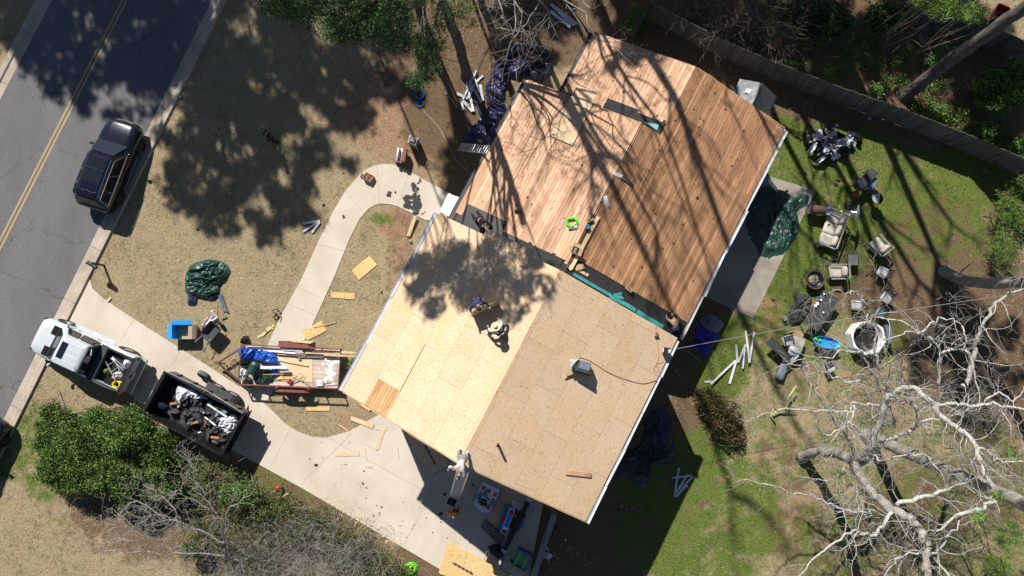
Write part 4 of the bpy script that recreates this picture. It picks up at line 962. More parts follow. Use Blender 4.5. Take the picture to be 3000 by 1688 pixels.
    if hat == 'straw':
        b = MB(); b.lathe((0, 0, 0), [(.001, .15), (.06, .155), (.09, .13), (.10, .045), (.15, .035), (.215, .05), (.22, .044), (.15, .022), (.1, .03)], 24, M=HM @ Matrix.Translation((0, 0, .035))); h_ = b.build('hat', MT['straw'], t, smooth=60)
        b = MB(); b.lathe((0, 0, 0), [(.103, .05), (.101, .085), (.098, .085), (.1, .05)], 24, M=HM @ Matrix.Translation((0, 0, .035))); b.build('hat_band', MT['rustdark'], h_)
    elif hat:
        b = MB(); b.lathe((0, 0, 0), [(.001, .125), (.05, .118), (.085, .075), (.095, .02), (.09, .02)], 18, M=HM @ Matrix.Translation((0, 0, .01))); b.loft([[HM @ Vector((x, y, .035 - .05 * (x / .07) ** 2 * .4 + z)) for x in (-.07, -.035, 0, .035, .07)] + [HM @ Vector((x, y, .028 - .05 * (x / .07) ** 2 * .4 + z)) for x in (.07, .035, 0, -.035, -.07)] for y, z in ((.07, 0), (.16, -.02))]); b.build('cap', MT[hat], t, smooth=60)
    if vest:
        JV = {k: JS[k] for k in ('pel', 'spi', 'che')}; JV['pel'] = JS['pel'] + (JS['spi'] - JS['pel']) * .4
        b = MB(); add_me(b, skin_mesh(JV, [('pel', 'spi'), ('spi', 'che')], dict(pel=.15, spi=.155, che=.178), 'spi')); b.build('vest', MT[vest], t, smooth=180)
    return t
MT['jean'] = M('blue_jeans', (.06, .075, .11), .9, var=.3); MT['paleshirt'] = M('pale_shirt', (.55, .57, .6), .85, var=.15); MT['greyjean'] = M('grey_jeans', (.22, .25, .28), .9, var=.25)
MT['navyshirt'] = M('navy_shirt', (.02, .025, .09), .85, var=.2); MT['blackcloth'] = M('black_clothing', (.016, .016, .02), .9, var=.2); MT['orangeshirt'] = M('orange_shirt', (.75, .26, .03), .8, var=.15)
MT['khaki'] = M('khaki_trousers', (.42, .34, .23), .9, var=.15); MT['plaid'] = M('brown_checked_shirt', (.32, .22, .15), .9, var=.6, scale=22); MT['whiteshoe'] = M('white_shoe', (.7, .7, .7), .6, var=.1)
MT['greyhair'] = M('grey_hair', (.5, .47, .45), .7, var=.2)
def facing(px, py): return math.atan2(-py, px) - PI / 2          # turn so that +y faces that way in the photo
# the man on the lawn under the tree shade
person('person in black walking over the shaded front lawn', W(808, 416), facing(-.9, .5), dict(wR=(.18, .3, 1.0), wL=(-.15, .3, 1.02), kR=(.11, .16, .5), aL=(-.11, -.16, .12)), 'blackcloth', 'blackcloth', hair='hair')
# navy-shirted roofer standing a sheet on edge
zr = ZT(hl(WR(1398, 884, ZT))[0]); bp = WR(1400, 886, ZT)
person('roofer in a navy shirt steadying an upright sheet on the new sheathing', bp, facing(.32, .95), dict(pel=(0, -.12, .82), spi=(0, .0, 1.0), che=(0, .14, 1.16), nek=(0, .25, 1.24), hed=(0, .33, 1.32), sL=(-.19, .15, 1.2), sR=(.19, .15, 1.2), eL=(-.36, .25, 1.02), eR=(.36, .25, 1.02), wL=(-.4, .42, .98), wR=(.36, .44, .98), hL=(-.1, -.12, .78), hR=(.1, -.12, .78), kL=(-.14, .12, .46), kR=(.14, .1, .46), aL=(-.15, -.06, .09), aR=(.15, -.08, .09)), 'navyshirt', 'blackcloth', look=(0, .6, -1), hat='black', sleeves=True)
p0, p1 = WR(1386, 928, ZT), WR(1467, 892, ZT)
dv = (p1 - p0).normalized(); b = MB(); L = 1.22
b.box((L / 2, 0, .5), (L, .014, 1.0)); o = b.build('plywood_sheet', MT['lumber'], None, loc=p0 + Vector((0, 0, .02)), rot=(R(-8), 0, math.atan2(dv.y, dv.x))); tag(o, 'sheet of plywood held on edge in front of the navy-shirted roofer', 'plywood')
# straw-hatted roofer squatting
bp = WR(1460, 968, ZT)
person('roofer in a wide straw hat squatting in the middle of the roof', bp, facing(-.35, -.5), dict(pel=(0, -.12, .48), spi=(0, -.05, .68), che=(0, .06, .88), nek=(0, .1, 1.0), hed=(0, .14, 1.13), sL=(-.19, .06, .92), sR=(.19, .06, .92), eL=(-.34, .16, .72), eR=(.34, .16, .72), wL=(-.3, .36, .62), wR=(.3, .36, .6), hL=(-.1, -.1, .44), hR=(.1, -.1, .44), kL=(-.36, .16, .48), kR=(.38, .02, .46), aL=(-.46, .14, .1), aR=(.5, -.12, .1)), 'paleshirt', 'jean', 'whiteshoe', hat='straw', vest='navyshirt', look=(0, 1, -.5), scale=.88)
board('short khaki board end under the straw-hatted roofer', WR(1470, 984, ZT) + Vector((0, 0, .03)), WR(1484, 998, ZT) + Vector((0, 0, .03)), .24, .03, 'card')
# pale-shirted roofer bent over the ridge end to the hoist
bp = WR(1360, 1330, ZT)
person('roofer in a pale grey shirt bending over the roof edge to the hoist', bp, facing(-.22, .97), dict(pel=(0, .1, .62), spi=(0, .28, .76), che=(0, .48, .84), nek=(.0, .62, .84), hed=(-.02, .74, .86), sL=(-.12, .5, .80), sR=(.2, .46, .86), eL=(-.22, .7, .68), eR=(.42, .5, .66), wL=(-.12, .86, .5), wR=(.44, .66, .46), hL=(-.1, .08, .6), hR=(.1, .06, .6), kL=(-.12, .2, .34), kR=(.2, .1, .36), aL=(-.12, -.08, .1), aR=(.22, -.14, .1)), 'paleshirt', 'greyjean', 'whiteshoe', hat='paleshirt', look=(0, .6, -1))
# orange-shirted man at the hoist's foot
person('man in an orange shirt loading the hoist at its foot', W(1338, 1492), facing(-.1, -1), dict(eL=(-.32, .12, 1.2), eR=(.34, .1, 1.22), wL=(-.2, .34, 1.14), wR=(.26, .34, 1.22)), 'orangeshirt', 'jean', hair='greyhair', look=(0, 1, .1))
# man lying over the gap between the two roofs
bp = WR(1402, 640, ZLm)
person('roofer in black with a white cap working down in the dark gap', bp, facing(.55, .83), dict(pel=(0, .12, .42), spi=(0, .3, .5), che=(0, .5, .54), nek=(0, .64, .54), hed=(0, .76, .54), sL=(-.19, .5, .52), sR=(.19, .5, .52), eL=(-.3, .68, .36), eR=(.3, .66, .36), wL=(-.22, .86, .22), wR=(.26, .84, .22), hL=(-.1, .1, .4), hR=(.1, .1, .4), kL=(-.14, .14, .12), kR=(.16, .1, .12), aL=(-.14, -.28, .1), aR=(.16, -.3, .1)), 'blackcloth', 'blackcloth', hat='white', look=(0, .8, -.8))
# man kneeling at the rear eave
bp = WR(1972, 952, ZLm)
person('roofer in navy trousers and a brown check shirt kneeling at the rear eave', bp, facing(-.2, -1), dict(pel=(0, -.2, .36), spi=(0, -.02, .46), che=(0, .18, .5), nek=(0, .3, .5), hed=(0, .42, .5), sL=(-.19, .18, .5), sR=(.19, .18, .5), eL=(-.3, .34, .3), eR=(.3, .34, .3), wL=(-.26, .5, .16), wR=(.22, .52, .16), hL=(-.1, -.2, .34), hR=(.1, -.2, .34), kL=(-.14, .08, .1), kR=(.14, .06, .1), aL=(-.14, -.34, .1), aR=(.14, -.36, .1)), 'plaid', 'navyshirt', hat='khaki', look=(0, 1, -.6))
# ================================================================ things lying about
def Za(ox, oy, s): return lambda x, y: (ox + x / s, oy + y / s)
Q1 = Za(0, 563, 2.573); Q2 = Za(750, 0, 2.573); Q3 = Za(1500, 0, 2.573); Q4 = Za(2250, 0, 2.573); Q6 = Za(750, 563, 2.573); Q7 = Za(1500, 563, 2.573); Q8 = Za(2250, 563, 2.573); Q9 = Za(750, 1126, 2.579); QA = Za(1500, 1126, 2.579)
K1 = Za(500, 740, 4.83); K2 = Za(670, 970, 6.44); K3 = Za(1280, 1290, 5.573); K4 = Za(1350, 1430, 5.615); K5 = Za(2350, 580, 5.366); K6 = Za(2220, 830, 4.529); K7 = Za(1900, 920, 7.245); K8 = Za(1640, 600, 6.58)
def tarp(name, label, outline, h, mat, seed, z=0.0, fold=1.0, n=110, k=30, group=None, cat='tarp', fq=0):
    """crumpled sheet dropped inside an outline, ridged folds, rim tucked to the ground"""
    P = [W(x, y, z) if not isinstance(x, Vector) else x for x, y in outline]; P = smooth_path(P, 6, True)
    c = sum(P, Vector()) / len(P); per = [0]; fq = fq or 1.5 + .9 / max((p - c).length for p in P)
    for i in range(len(P)): per.append(per[-1] + (P[(i + 1) % len(P)] - P[i]).length)
    ring = []
    for j in range(n):
        s = per[-1] * j / n; i = max(q for q in range(len(P)) if per[q] <= s); f = (s - per[i]) / max(1e-6, per[i + 1] - per[i])
        ring.append(P[i].lerp(P[(i + 1) % len(P)], f) - c)
    o = Vector((seed * 7.3, seed * 2.9, seed)); b = MB(); vs = []; nz = noise.noise; ca_, sa_ = math.cos(seed * 1.9), math.sin(seed * 1.9)
    for i in range(k + 1):
        f = i / k
        for j in range(n):
            p = ring[j] * f; q = Vector((p.x, p.y, 0)) * fq + o
            q = Vector((q.x * ca_ + q.y * sa_, (q.y * ca_ - q.x * sa_) * .5, seed))
            wv = Vector((nz(q * .7), nz(q * .7 + Vector((9, 4, 2))), 0)) * 1.1
            a1, a2, a3 = (1 - abs(nz((q + wv) * .9)) * 2.0), (1 - abs(nz((q + wv) * 2.0 + Vector((3, 7, 1)))) * 2.0), (1 - abs(nz((q + wv * .6) * 4.4)) * 1.9)
            rid = .55 * a1 * abs(a1) + .5 * a2 * abs(a2) + .26 * a3 * abs(a3)
            edge = min(1, (1 - f) * 5)
            zz = h * (.1 + .2 * (1 - f * f)) * min(1, (1 - f) * 4 + .1) + h * fold * rid * (.25 + .75 * edge) * .62
            p2 = p * (1 + .07 * nz(q * 1.9) * f)
            vs.append((p2.x, p2.y, max(.012 + .01 * a3, zz)))
    b.add(vs, [(i * n + j, i * n + (j + 1) % n, (i + 1) * n + (j + 1) % n, (i + 1) * n + j) for i in range(k) for j in range(n)])
    b.f = [tuple(dict.fromkeys(f)) for f in b.f]
    return tag(b.build(name, MT[mat], None, smooth=28, loc=c), label, cat, group)
def ql(fn, *pts): return [fn(x, y) for x, y in pts]
# mailbox
bp = W(305, 778); t = thing('mailbox', 'black kerbside mailbox on a post by the driveway mouth', 'mailbox', bp)
a_, c_ = W(256, 769, 1.12) - bp, W(283, 785, 1.12) - bp; ax = (c_ - a_).normalized(); ay = Vector((-ax.y, ax.x, 0)); b = MB()
pr = [(-.09, 1.0), (.09, 1.0), (.09, 1.12)] + [(.09 * math.cos(q), 1.12 + .09 * math.sin(q)) for q in np.linspace(.3, PI - .3, 6)] + [(-.09, 1.12)]
mid_ = (a_ + c_) / 2; mid_.z = 0; L = .52
b.loft([[mid_ + ax * u + ay * y + Vector((0, 0, z)) for y, z in pr] for u in (-L / 2, L / 2)]); bx = b.build('box', MT['blackmetal'], t)
b = MB(); b.loft([[mid_ + ax * u + ay * y * 1.06 + Vector((0, 0, (z - 1.08) * 1.06 + 1.08)) for y, z in pr] for u in (-L / 2 - .03, -L / 2)]); b.build('door', MT['black'], bx)
b = MB(); b.box((mid_.x + ay.x * .1, mid_.y + ay.y * .1, 1.18), (.03, .1, .12)); b.build('flag', MT['black'], bx)
b = MB(); b.bar((0, 0, 0), (0, 0, 1.05), .09, .09); b.bar((0, 0, .96), (mid_.x + .2 * ax.x, mid_.y + .2 * ax.y, .96), .08, .08); b.bar((0, 0, .6), (mid_.x * .6, mid_.y * .6, .94), .06, .06); b.build('post', MT['black'], t)
# green tarp with its blue underside, on the front lawn
tarp('tarp', 'crumpled dark green tarp on the sunny front lawn', ql(K1, (250, 230), (400, 130), (600, 95), (750, 150), (840, 230), (830, 330), (760, 380), (700, 450), (690, 580), (600, 690), (400, 640), (240, 590), (210, 450)), .42, 'greentarp', 1, fold=1.1)
tarp('tarp', 'dark blue end of cloth poking out under the green tarp on the front lawn', ql(K1, (250, 620), (340, 560), (380, 640), (370, 730), (260, 755)), .22, 'navytarp', 2, n=48, k=10)
# tools by the tarp
def broom(label, a, c_, hd, mat='lumber', hmat='greywood', wd=.3):
    a, c_ = Vector(a), Vector(c_); t = thing('broom', label, 'broom', c_); b = MB(); b.tube([a - c_, (0, 0, 0)], .014, 6); b.build('handle', MT[mat], t)
    dv = (c_ - a).normalized(); s_ = Vector((-dv.y, dv.x, 0)) * wd / 2; b = MB(); b.bar(-s_ + Vector((0, 0, -.01)), s_ + Vector((0, 0, -.01)), .08, .07); b.build('head', MT[hmat], t); return t
broom('push broom with a grey head lying below the green tarp', W(643, 892, .05), W(656, 932, .05), 1, wd=.32)
broom('long rake handle lying between the green tarp and the wheelbarrow', W(637, 890, .04), W(634, 948, .04), 1, wd=.1)
t = thing('shovel', 'blue-handled shovel sticking out of the green tarp', 'shovel', W(641, 868)); o = W(641, 868); b = MB(); b.tube([W(640, 866, .3) - o, W(654, 900, .1) - o], .035, 8); b.build('handle', MT['blue'], t); b = MB(); b.bar(W(653, 898, .1) - o, W(660, 912, .06) - o, .2, .03); b.build('blade', MT['greyfab'], t)
board('grey post end lying beside the blue-handled shovel', W(646, 862, .1), W(666, 914, .08), .1, .09, 'greywood')
tarp('work_shirt', 'pale pink crumpled shirt hung over the wheelbarrow handles', ql(K1, (600, 810), (625, 850), (680, 930), (640, 990), (560, 1050), (430, 1075), (470, 970), (530, 920), (560, 850)), .4, 'cloth', 3, n=60, k=12, cat='clothing')
# wheelbarrow
wb = W(632, 972); t = thing('wheelbarrow', 'blue and black wheelbarrow on the front lawn beside the open carton', 'wheelbarrow', wb, facing(.62, -.78))
b = MB(); b.loft([rr(.22, .28, 0, .32, .1), rr(.34, .44, 0, .62, .12), rr(.355, .455, 0, .64, .12), rr(.33, .43, 0, .63, .12), rr(.2, .26, 0, .36, .1)]); b.build('tub', MT['charcoal'], t, smooth=50)
b = MB(); b.tube([p for p in rr(.355, .455, 0, .645, .12)] + [rr(.355, .455, 0, .645, .12)[0]], .02, 6); b.build('rim', MT['black'], t)
b = MB(); b.loft([[Vector((x, y, z)) for x in (-.3, .3)] for y, z in ((-.36, .36), (-.455, .6), (-.47, .6), (-.375, .35))]); bl = b.build('tub_end', MT['blue'], t)
b = MB()
for x in np.linspace(-.2, .2, 6): b.box((x, -.425 + .005, .50), (.05, .02, .09))
b.build('lettering', MT['white'], bl)
for s_ in (-1, 1):
    b = MB(); b.tube([(s_ * .26, .4, .32), (s_ * .28, -.4, .34), (s_ * .3, -.95, .55)], .022, 6); b.build('handle', MT['greyfab'], t)
    b = MB(); b.tube([(s_ * .27, -.2, .33), (s_ * .3, -.3, .02), (s_ * .27, -.45, .33)], .018, 6); b.build('leg', MT['blackmetal'], t)
wheel(t, 0, .52, .2, .09, 'greyfab', spokes=3)
# open blue carton
def carton(name, label, c4, h, mat, inner, flaps=(1, 1, 1, 1), seed=0, contents=None, fmat='card', txt=False):
    P = [W(x, y, 0) for x, y in c4]; c = sum(P, Vector()) / 4; t = thing(name, label, 'carton', c); P = [p - c for p in P]
    for i in range(4):
        a, d = P[i], P[(i + 1) % 4]; n_ = Vector((d.y - a.y, a.x - d.x, 0)).normalized(); b = MB()
        b.loft([[a, d, d - n_ * .012, a - n_ * .012], [p + Vector((0, 0, h)) for p in (a, d, d - n_ * .012, a - n_ * .012)]]); sd_ = b.build('side', MT[mat], t)
        if flaps[i]:
            f = flaps[i]; mdl = (a + d) / 2; up_v = n_ * .22 * math.cos(f) + Vector((0, 0, 1)) * .22 * math.sin(f); b = MB(); q = [a + Vector((0, 0, h)), d + Vector((0, 0, h))]; q += [q[1] + up_v, q[0] + up_v]; w_ = (q[1] - q[0]).cross(up_v).normalized() * .008
            b.add(q + [p + w_ for p in q], [(0, 1, 2, 3), (7, 6, 5, 4), (0, 4, 5, 1), (1, 5, 6, 2), (2, 6, 7, 3), (3, 7, 4, 0)]); b.build('flap', MT['card' if i == 1 else fmat], sd_)
        if txt and i in (0, 1):
            b = MB()
            for k in range(7): b.bar(a.lerp(d, .2 + .09 * k) + n_ * .004 + Vector((0, 0, h * .45)), a.lerp(d, .25 + .09 * k) + n_ * .004 + Vector((0, 0, h * .45)), .008, .07)
            b.build('print', MT['white'], sd_)
    b = MB(); b.prism([(p.x * .97, p.y * .97) for p in P], .01, .03); b.build('bottom', MT[inner], t); return t
carton('open_carton', 'large open blue-printed carton on the front lawn', [(520, 994), (579, 994), (579, 952), (520, 952)], .62, 'bluebox', 'card', (0, -.9, .2, .05), txt=True, fmat='bluebox')
b = MB(); p = W(566, 972, .3); b.box((0, 0, 0), (.3, .6, .5)); tag(b.build('cardboard_insert', MT['card'], None, loc=p), 'folded brown cardboard standing in the blue carton', 'cardboard')
# front lawn scraps of sheathing
GL = 'offcuts of new sheathing on the front lawn'
def lay(name, label, c4, z, th, mat, cat, group=None, kw=None):
    P = [W(x, y, z + th) for x, y in c4]; c = sum(P, Vector()) / len(P); c.z = 0; b = MB(); b.prism([tuple((p - c)[:2]) for p in P], z, z + th); return tag(b.build(name, MT[mat], None, loc=c), label, cat, group)
lay('sheathing_offcut', 'rectangular sheathing offcut lying askew in the middle of the lawn island', ql(Q6, (720, 590), (855, 478), (912, 548), (776, 662)), .03, .014, 'osbyellow', 'offcut', GL)
lay('sheathing_offcut', 'narrow sheathing strip lying level on the lawn island', ql(Q6, (566, 750), (744, 762), (742, 808), (566, 796)), .03, .014, 'osbyellow', 'offcut', GL)
lay('sheathing_offcut', 'square sheathing offcut touching the red trailer fender on the lawn island', ql(Q6, (340, 1048), (495, 968), (532, 1045), (385, 1118)), .03, .014, 'osbyellow', 'offcut', GL)
board('thin stick across the square offcut above the red trailer', W(918, 960, .07), W(984, 944, .07), .03, .02, 'lumber')
board('tan plank leaning off the walkway edge near the front step', W(1196, 692, .1), W(1217, 632, .22), .19, .03, 'lumber')
lay('sheathing_offcut', 'short sheathing strip on the grass below the red trailer', ql(Q9, (379, 167), (557, 167), (557, 201), (379, 201)), .03, .014, 'osbyellow', 'offcut', GL)
lay('sheathing_offcut', 'sheathing strip half on the grass and half on the driveway', ql(Q9, (720, 240), (890, 302), (880, 336), (714, 272)), .05, .016, 'osb', 'offcut', GL)
lay('sheathing_offcut', 'tall sheathing strip on the driveway near the house corner', ql(Q9, (944, 330), (984, 322), (926, 495), (902, 490)), .03, .014, 'osb', 'offcut', GL)
lay('sheathing_offcut', 'level sheathing strip lying alone on the driveway', ql(Q9, (600, 504), (778, 502), (778, 542), (598, 544)), .03, .014, 'osb', 'offcut', GL)
lay('sheathing_offcut', 'small sheathing chip in the middle of the driveway', ql(Q9, (832, 610), (878, 616), (878, 633), (832, 628)), .03, .016, 'osb', 'offcut', GL)
lay('plank_end', 'weathered plank end on the grass at the roof corner', ql(Q9, (768, 150), (790, 148), (870, 190), (856, 204)), .05, .03, 'plank', 'plank')
for l_, a_, c_, w_ in (('thin stick on the grass above the driveway edge', (626, 305), (702, 358), .05), ('thin crosspiece at the head of the tall strip on the driveway', (904, 340), (995, 343), .04), ('splinter of sheathing below the tall strip on the driveway', (818, 443), (918, 502), .03), ('fine splinter left of the tall strip on the driveway', (820, 484), (836, 578), .025), ('fine tan splinter right of the tall strip on the driveway', (1071, 484), (1080, 566), .025), ('small stick on the soil beside the red jug', (190, 852), (252, 818), .09)):
    board(l_, W(*Q9(*a_), .035), W(*Q9(*c_), .035), w_, .02, 'lumber', 'stick', 'stick')
board('short tan stub at the corner of the driveway mouth', W(314, 884, .05), W(324, 873, .05), .1, .05, 'lumber', 'stick', 'stick')
# metal strips, black stand, straps
for a_, c_ in (((888, 655), (937, 648)), ((888, 679), (932, 650)), ((914, 681), (937, 650))): board('bent strip of white metal trim in the V-shaped heap on the front lawn', W(*a_, .06), W(*c_, .08), .11, .05, 'trim', 'trim_strip', 'trim', 'three white strips on the front lawn')
o = W(810, 922); t = thing('black_stand', 'black folded metal stand on the grass left of the walkway', 'stand', o)
for a_, c_ in (((115, 895), (165, 880)), ((165, 880), (190, 920)), ((120, 945), (195, 910)), ((150, 920), (135, 955)), ((160, 950), (195, 945)), ((128, 900), (180, 945))):
    b = MB(); b.tube([W(*Q6(*a_), .25) - o, W(*Q6(*c_), .05) - o], .022, 5); b.build('tube', MT['blackmetal'], t)
for i in range(5):
    P = [W(752 + 5 + rnd.uniform(-3, 6), 993 - rnd.uniform(0, 8), .03), W(772 + rnd.uniform(-5, 5), 978 + rnd.uniform(-4, 4), .06), W(790 + rnd.uniform(-5, 5), 964 + rnd.uniform(-5, 5), .06), W(803 + rnd.uniform(-4, 3), 955 + rnd.uniform(-5, 8), .03)]
    b = MB(); P = smooth_path(P, 5)
    for q in range(len(P) - 1): b.bar(P[q] - P[0], P[q + 1] - P[0], .05, .008)
    tag(b.build('strap', MT.setdefault('strap', M('yellow_strap', (.62, .55, .26), .8)), None, loc=P[0]), 'loose pale yellow strap in the tangle left of the walkway', 'strap', 'pale yellow straps on the front lawn')
# ---- load of the red trailer
tarp('tarp', 'bright blue crumpled tarp at the front of the red trailer', [(x, y) for x, y in ql(K2, (190, 360), (270, 310), (420, 310), (560, 330), (700, 350), (830, 380), (900, 460), (960, 560), (950, 640), (700, 600), (560, 560), (340, 540), (230, 540), (190, 450))], .42, 'bluetarp', 11, .6, 1.1)
tarp('tarp', 'blue tarp end under the white metal angle in the red trailer', ql(K2, (800, 690), (950, 680), (960, 760), (930, 850), (850, 850), (820, 760)), .25, 'bluetarp', 12, .6, n=48, k=10)
def rolled(label, a, c_, r, mat, seed):
    a, c_ = Vector(a), Vector(c_); b = MB(); n = 16; P = [a.lerp(c_, i / 9) - a for i in range(10)]; rr_ = [r * (1 + .12 * noise.noise(Vector((i * 1.3, seed, 0)))) * (.75 if i in (0, 9) else 1) for i in range(10)]
    b.tube(P, rr_, n); return tag(b.build('tarp_roll', MT[mat], None, smooth=50, loc=a), label, 'tarp roll')
rolled('rolled pale green tarp lying slantwise in the red trailer', W(*K2(520, 590), .95), W(*K2(420, 810), .9), .24, 'greentarp', 1)
tarp('tarp', 'folded green tarp with creases beside the lower rail of the red trailer', ql(K2, (460, 850), (560, 830), (700, 830), (840, 820), (860, 890), (800, 960), (620, 1000), (500, 990), (470, 920)), .34, 'greentarp', 13, .6, .7)
tarp('tarp', 'folded green tarp under the white metal angle in the red trailer', ql(K2, (620, 740), (700, 710), (810, 730), (830, 790), (700, 810), (620, 800)), .3, 'greentarp', 14, .6, .7, n=60, k=12)
tarp('plastic_sheet', 'crumpled clear plastic at the front of the red trailer', ql(K2, (220, 720), (340, 700), (370, 800), (330, 900), (290, 960), (230, 860)), .32, 'whitecloth', 15, .6, n=60, k=12, cat='plastic sheet')
tarp('trash_bag', 'black trash bag in the front upper corner of the red trailer load', ql(K2, (240, 600), (330, 560), (420, 590), (400, 680), (280, 700), (230, 650)), .4, 'blacktarp', 16, .55, n=60, k=12, cat='trash bag')
tarp('trash_bag', 'torn black bag spilling over the lower front corner of the red trailer', ql(K2, (270, 960), (340, 870), (440, 880), (480, 980), (480, 1060), (400, 1100), (310, 1040)), .45, 'blacktarp', 17, .5, n=60, k=12, cat='trash bag')
tarp('trash_bag', 'knotted black bag standing on the grass by the red trailer corner', ql(K2, (270, 150), (300, 90), (370, 90), (410, 160), (400, 240), (320, 260), (260, 230)), .6, 'blacktarp', 18, 0, .8, n=60, k=14, cat='trash bag')
lay('sheathing_offcut', 'cream sheathing sheet lying in the middle of the red trailer', ql(K2, (930, 480), (1580, 500), (1580, 970), (900, 900), (960, 700)), .58, .015, 'osb', 'offcut')
lay('sheathing_offcut', 'tan sheathing offcut slid under the folded green tarp in the red trailer', ql(K2, (890, 890), (1150, 790), (1280, 900), (1180, 960), (960, 930)), .60, .015, 'osbyellow', 'offcut')
lay('sheathing_offcut', 'strip of sheathing resting on the upper red fender', ql(K2, (1070, 170), (1620, 190), (1540, 238), (1210, 210)), .88, .015, 'lumber', 'offcut')
GB = 'lumber along the upper rail of the red trailer'
for i, (l_, a_, c_, w_, z_) in enumerate((('long cream board sticking furthest out of the red trailer, upper one', (1580, 375), (2410, 410), .10, .80), ('cream board sticking out beside the gutter, lower one', (1800, 450), (2400, 478), .10, .78), ('cream board ending halfway along the red trailer deck', (1450, 395), (1990, 430), .13, .76), ('white board against the upper rail at the front of the red trailer', (360, 295), (1000, 350), .09, .8), ('second white board along the upper rail of the red trailer', (560, 350), (1260, 415), .11, .78), ('grey metal-coated board in the middle of the upper rail lumber', (1000, 345), (1390, 375), .10, .84), ('greyed board below the metal-coated one in the red trailer', (1080, 425), (1460, 445), .09, .74), ('reddish board end under the upper rail lumber', (920, 430), (1450, 470), .08, .70), ('dark board in the shade of the upper rail lumber', (1310, 490), (1780, 490), .09, .66), ('loose cream board slanting across the sheathing in the red trailer', (930, 545), (1500, 655), .07, .65))):
    board(l_, W(*K2(*a_), z_), W(*K2(*c_), z_), w_, .035, ('lumber', 'lumber', 'lumber', 'white', 'white', 'galv', 'greywood', 'plank', 'greywood', 'lumber')[i], group=GB)
board('white metal angle lying across the tarps in the red trailer', W(*K2(600, 690), 1.0), W(*K2(1100, 680), .95), .13, .05, 'white', 'trim_strip', 'trim')
t = thing('shovel', 'flat grey shovel lying over the green tarp in the red trailer', 'shovel', W(*K2(1040, 815), .9)); o = W(*K2(1040, 815), .9); b = MB(); b.tube([W(*K2(640, 820), .95) - o, W(*K2(1040, 815), .9) - o], .018, 6); b.build('handle', MT['lumber'], t); b = MB(); b.loft([[W(*K2(x, y), z) - o for x, y, z in ((x, 720, .86), (x, 780, .84), (x, 780, .82), (x, 720, .84))] for x in (960, 1050, 1140)]); b.build('blade', MT['galv'], t)
t = thing('fork_shovel', 'white plastic scoop fork on the rear deck of the red trailer', 'shovel', W(*K2(1800, 990), .62)); o = W(*K2(1800, 990), .62)
for k in range(5):
    b = MB(); b.tube([W(*K2(1650 + k * 3, 935 + k * 24), .62) - o, W(*K2(1720, 928 + k * 26), .68) - o, W(*K2(1790, 945 + k * 20), .64) - o], .03, 6); b.build('tine', MT['white'], t, smooth=180)
b = MB(); b.tube([W(*K2(1800, 1010), .66) - o, W(*K2(2060, 940), .8) - o], .02, 6); b.build('handle', MT['blackmetal'], t)
t = thing('yard_tool', 'red-headed yard tool at the lower rail of the red trailer', 'tool', W(*K2(1130, 960), .75)); o = W(*K2(1130, 960), .75); b = MB(); b.ball((0, 0, 0), .1, 10, sc=(.8, 1.2, .7)); b.ball((.07, .12, .03), .07, 8); b.build('motor', MT['red'], t, smooth=180); b = MB(); b.tube([(0, 0, 0), W(*K2(1260, 880), .8) - o], .02, 6); b.tube([W(*K2(1260, 900), .75) - o, W(*K2(1330, 795), .8) - o, W(*K2(1410, 830), .75) - o, W(*K2(1360, 940), .7) - o], .012, 5); b.build('shaft', MT['rustdark'], t)
board('thin grey rod lying diagonally over the rear of the red trailer', W(*K2(1160, 790), .85), W(*K2(1520, 1010), .7), .02, .02, 'greywood', 'rod', 'rod')
b = MB(); p = W(*K2(1320, 520), .72)
for k in range(4): b.lathe((-.05 + .035 * k, .02 * (k % 2), 0), [(.03, -.02), (.045, 0), (.03, .02)], 8, axis='x')
tag(b.build('pulley', MT['steel'], None, loc=p), 'small white pulley on the lumber of the red trailer', 'pulley')
b = MB(); 
for i, (x, y, r_) in enumerate(((1900, 690, .16), (1960, 620, .10), (1850, 840, .07), (2000, 800, .09), (1800, 760, .06))): pass
# white paint spill on the rear deck: a thin uneven film
rg = random.Random(91); b = MB()
for i in range(34):
    x, y = rg.gauss(1890, 85), rg.gauss(740, 120); p = W(*K2(x, y), .576) - cc; r_ = rg.uniform(.05, .17); q = Vector((p.x, p.y, 0)); q.rotate(Euler((0, 0, -UR)))
    if abs(q.x) > ul - .05: continue
    b.prism([(q.x + r_ * rg.uniform(.5, 1.2) * math.cos(a), q.y + r_ * rg.uniform(.4, .9) * math.sin(a)) for a in np.linspace(0, 2 * PI, 9, endpoint=False)], .574, .577 + .0003 * i)
tag(b.build('paint_spill', MT['white'], None, loc=cc, rot=UR), 'white dust spilled on the rear deck planks of the red trailer', 'spill', kind='stuff')
# ---- compressors and hoses on the lawn
o = W(1178, 462); t = thing('air_compressor', 'red twin-tank air compressor on the grass above the walkway bend', 'compressor', o, R(-8))
for x in (-.16, .04):
    b = MB(); b.lathe((x, 0, .42), [(.001, -.42), (.09, -.38), (.11, -.3), (.11, .3), (.09, .38), (.001, .42)], 14, axis='y'); b.build('tank', MT['alu'], t, smooth=60)
b = MB(); b.box((.2, .0, .45), (.2, .7, .4)); b.build('motor_housing', MT['rust'], t); b = MB(); b.box((-.06, 0, .56), (.1, .5, .1)); b.build('handle', MT['black'], t)
b = MB()
for y in (-.3, .3): b.box((-.05, y, .15), (.5, .06, .3))
b.build('foot', MT['black'], t)
o = W(1218, 428); t = thing('gas_generator', 'grey upright machine with a long shadow beside the red compressor', 'generator', o, R(-20))
b = MB()
for s_ in (-1, 1): b.tube([(s_ * .2, -.2, 0), (s_ * .2, -.2, 1.05), (s_ * .2, .2, 1.05), (s_ * .2, .2, 0)], .022, 6)
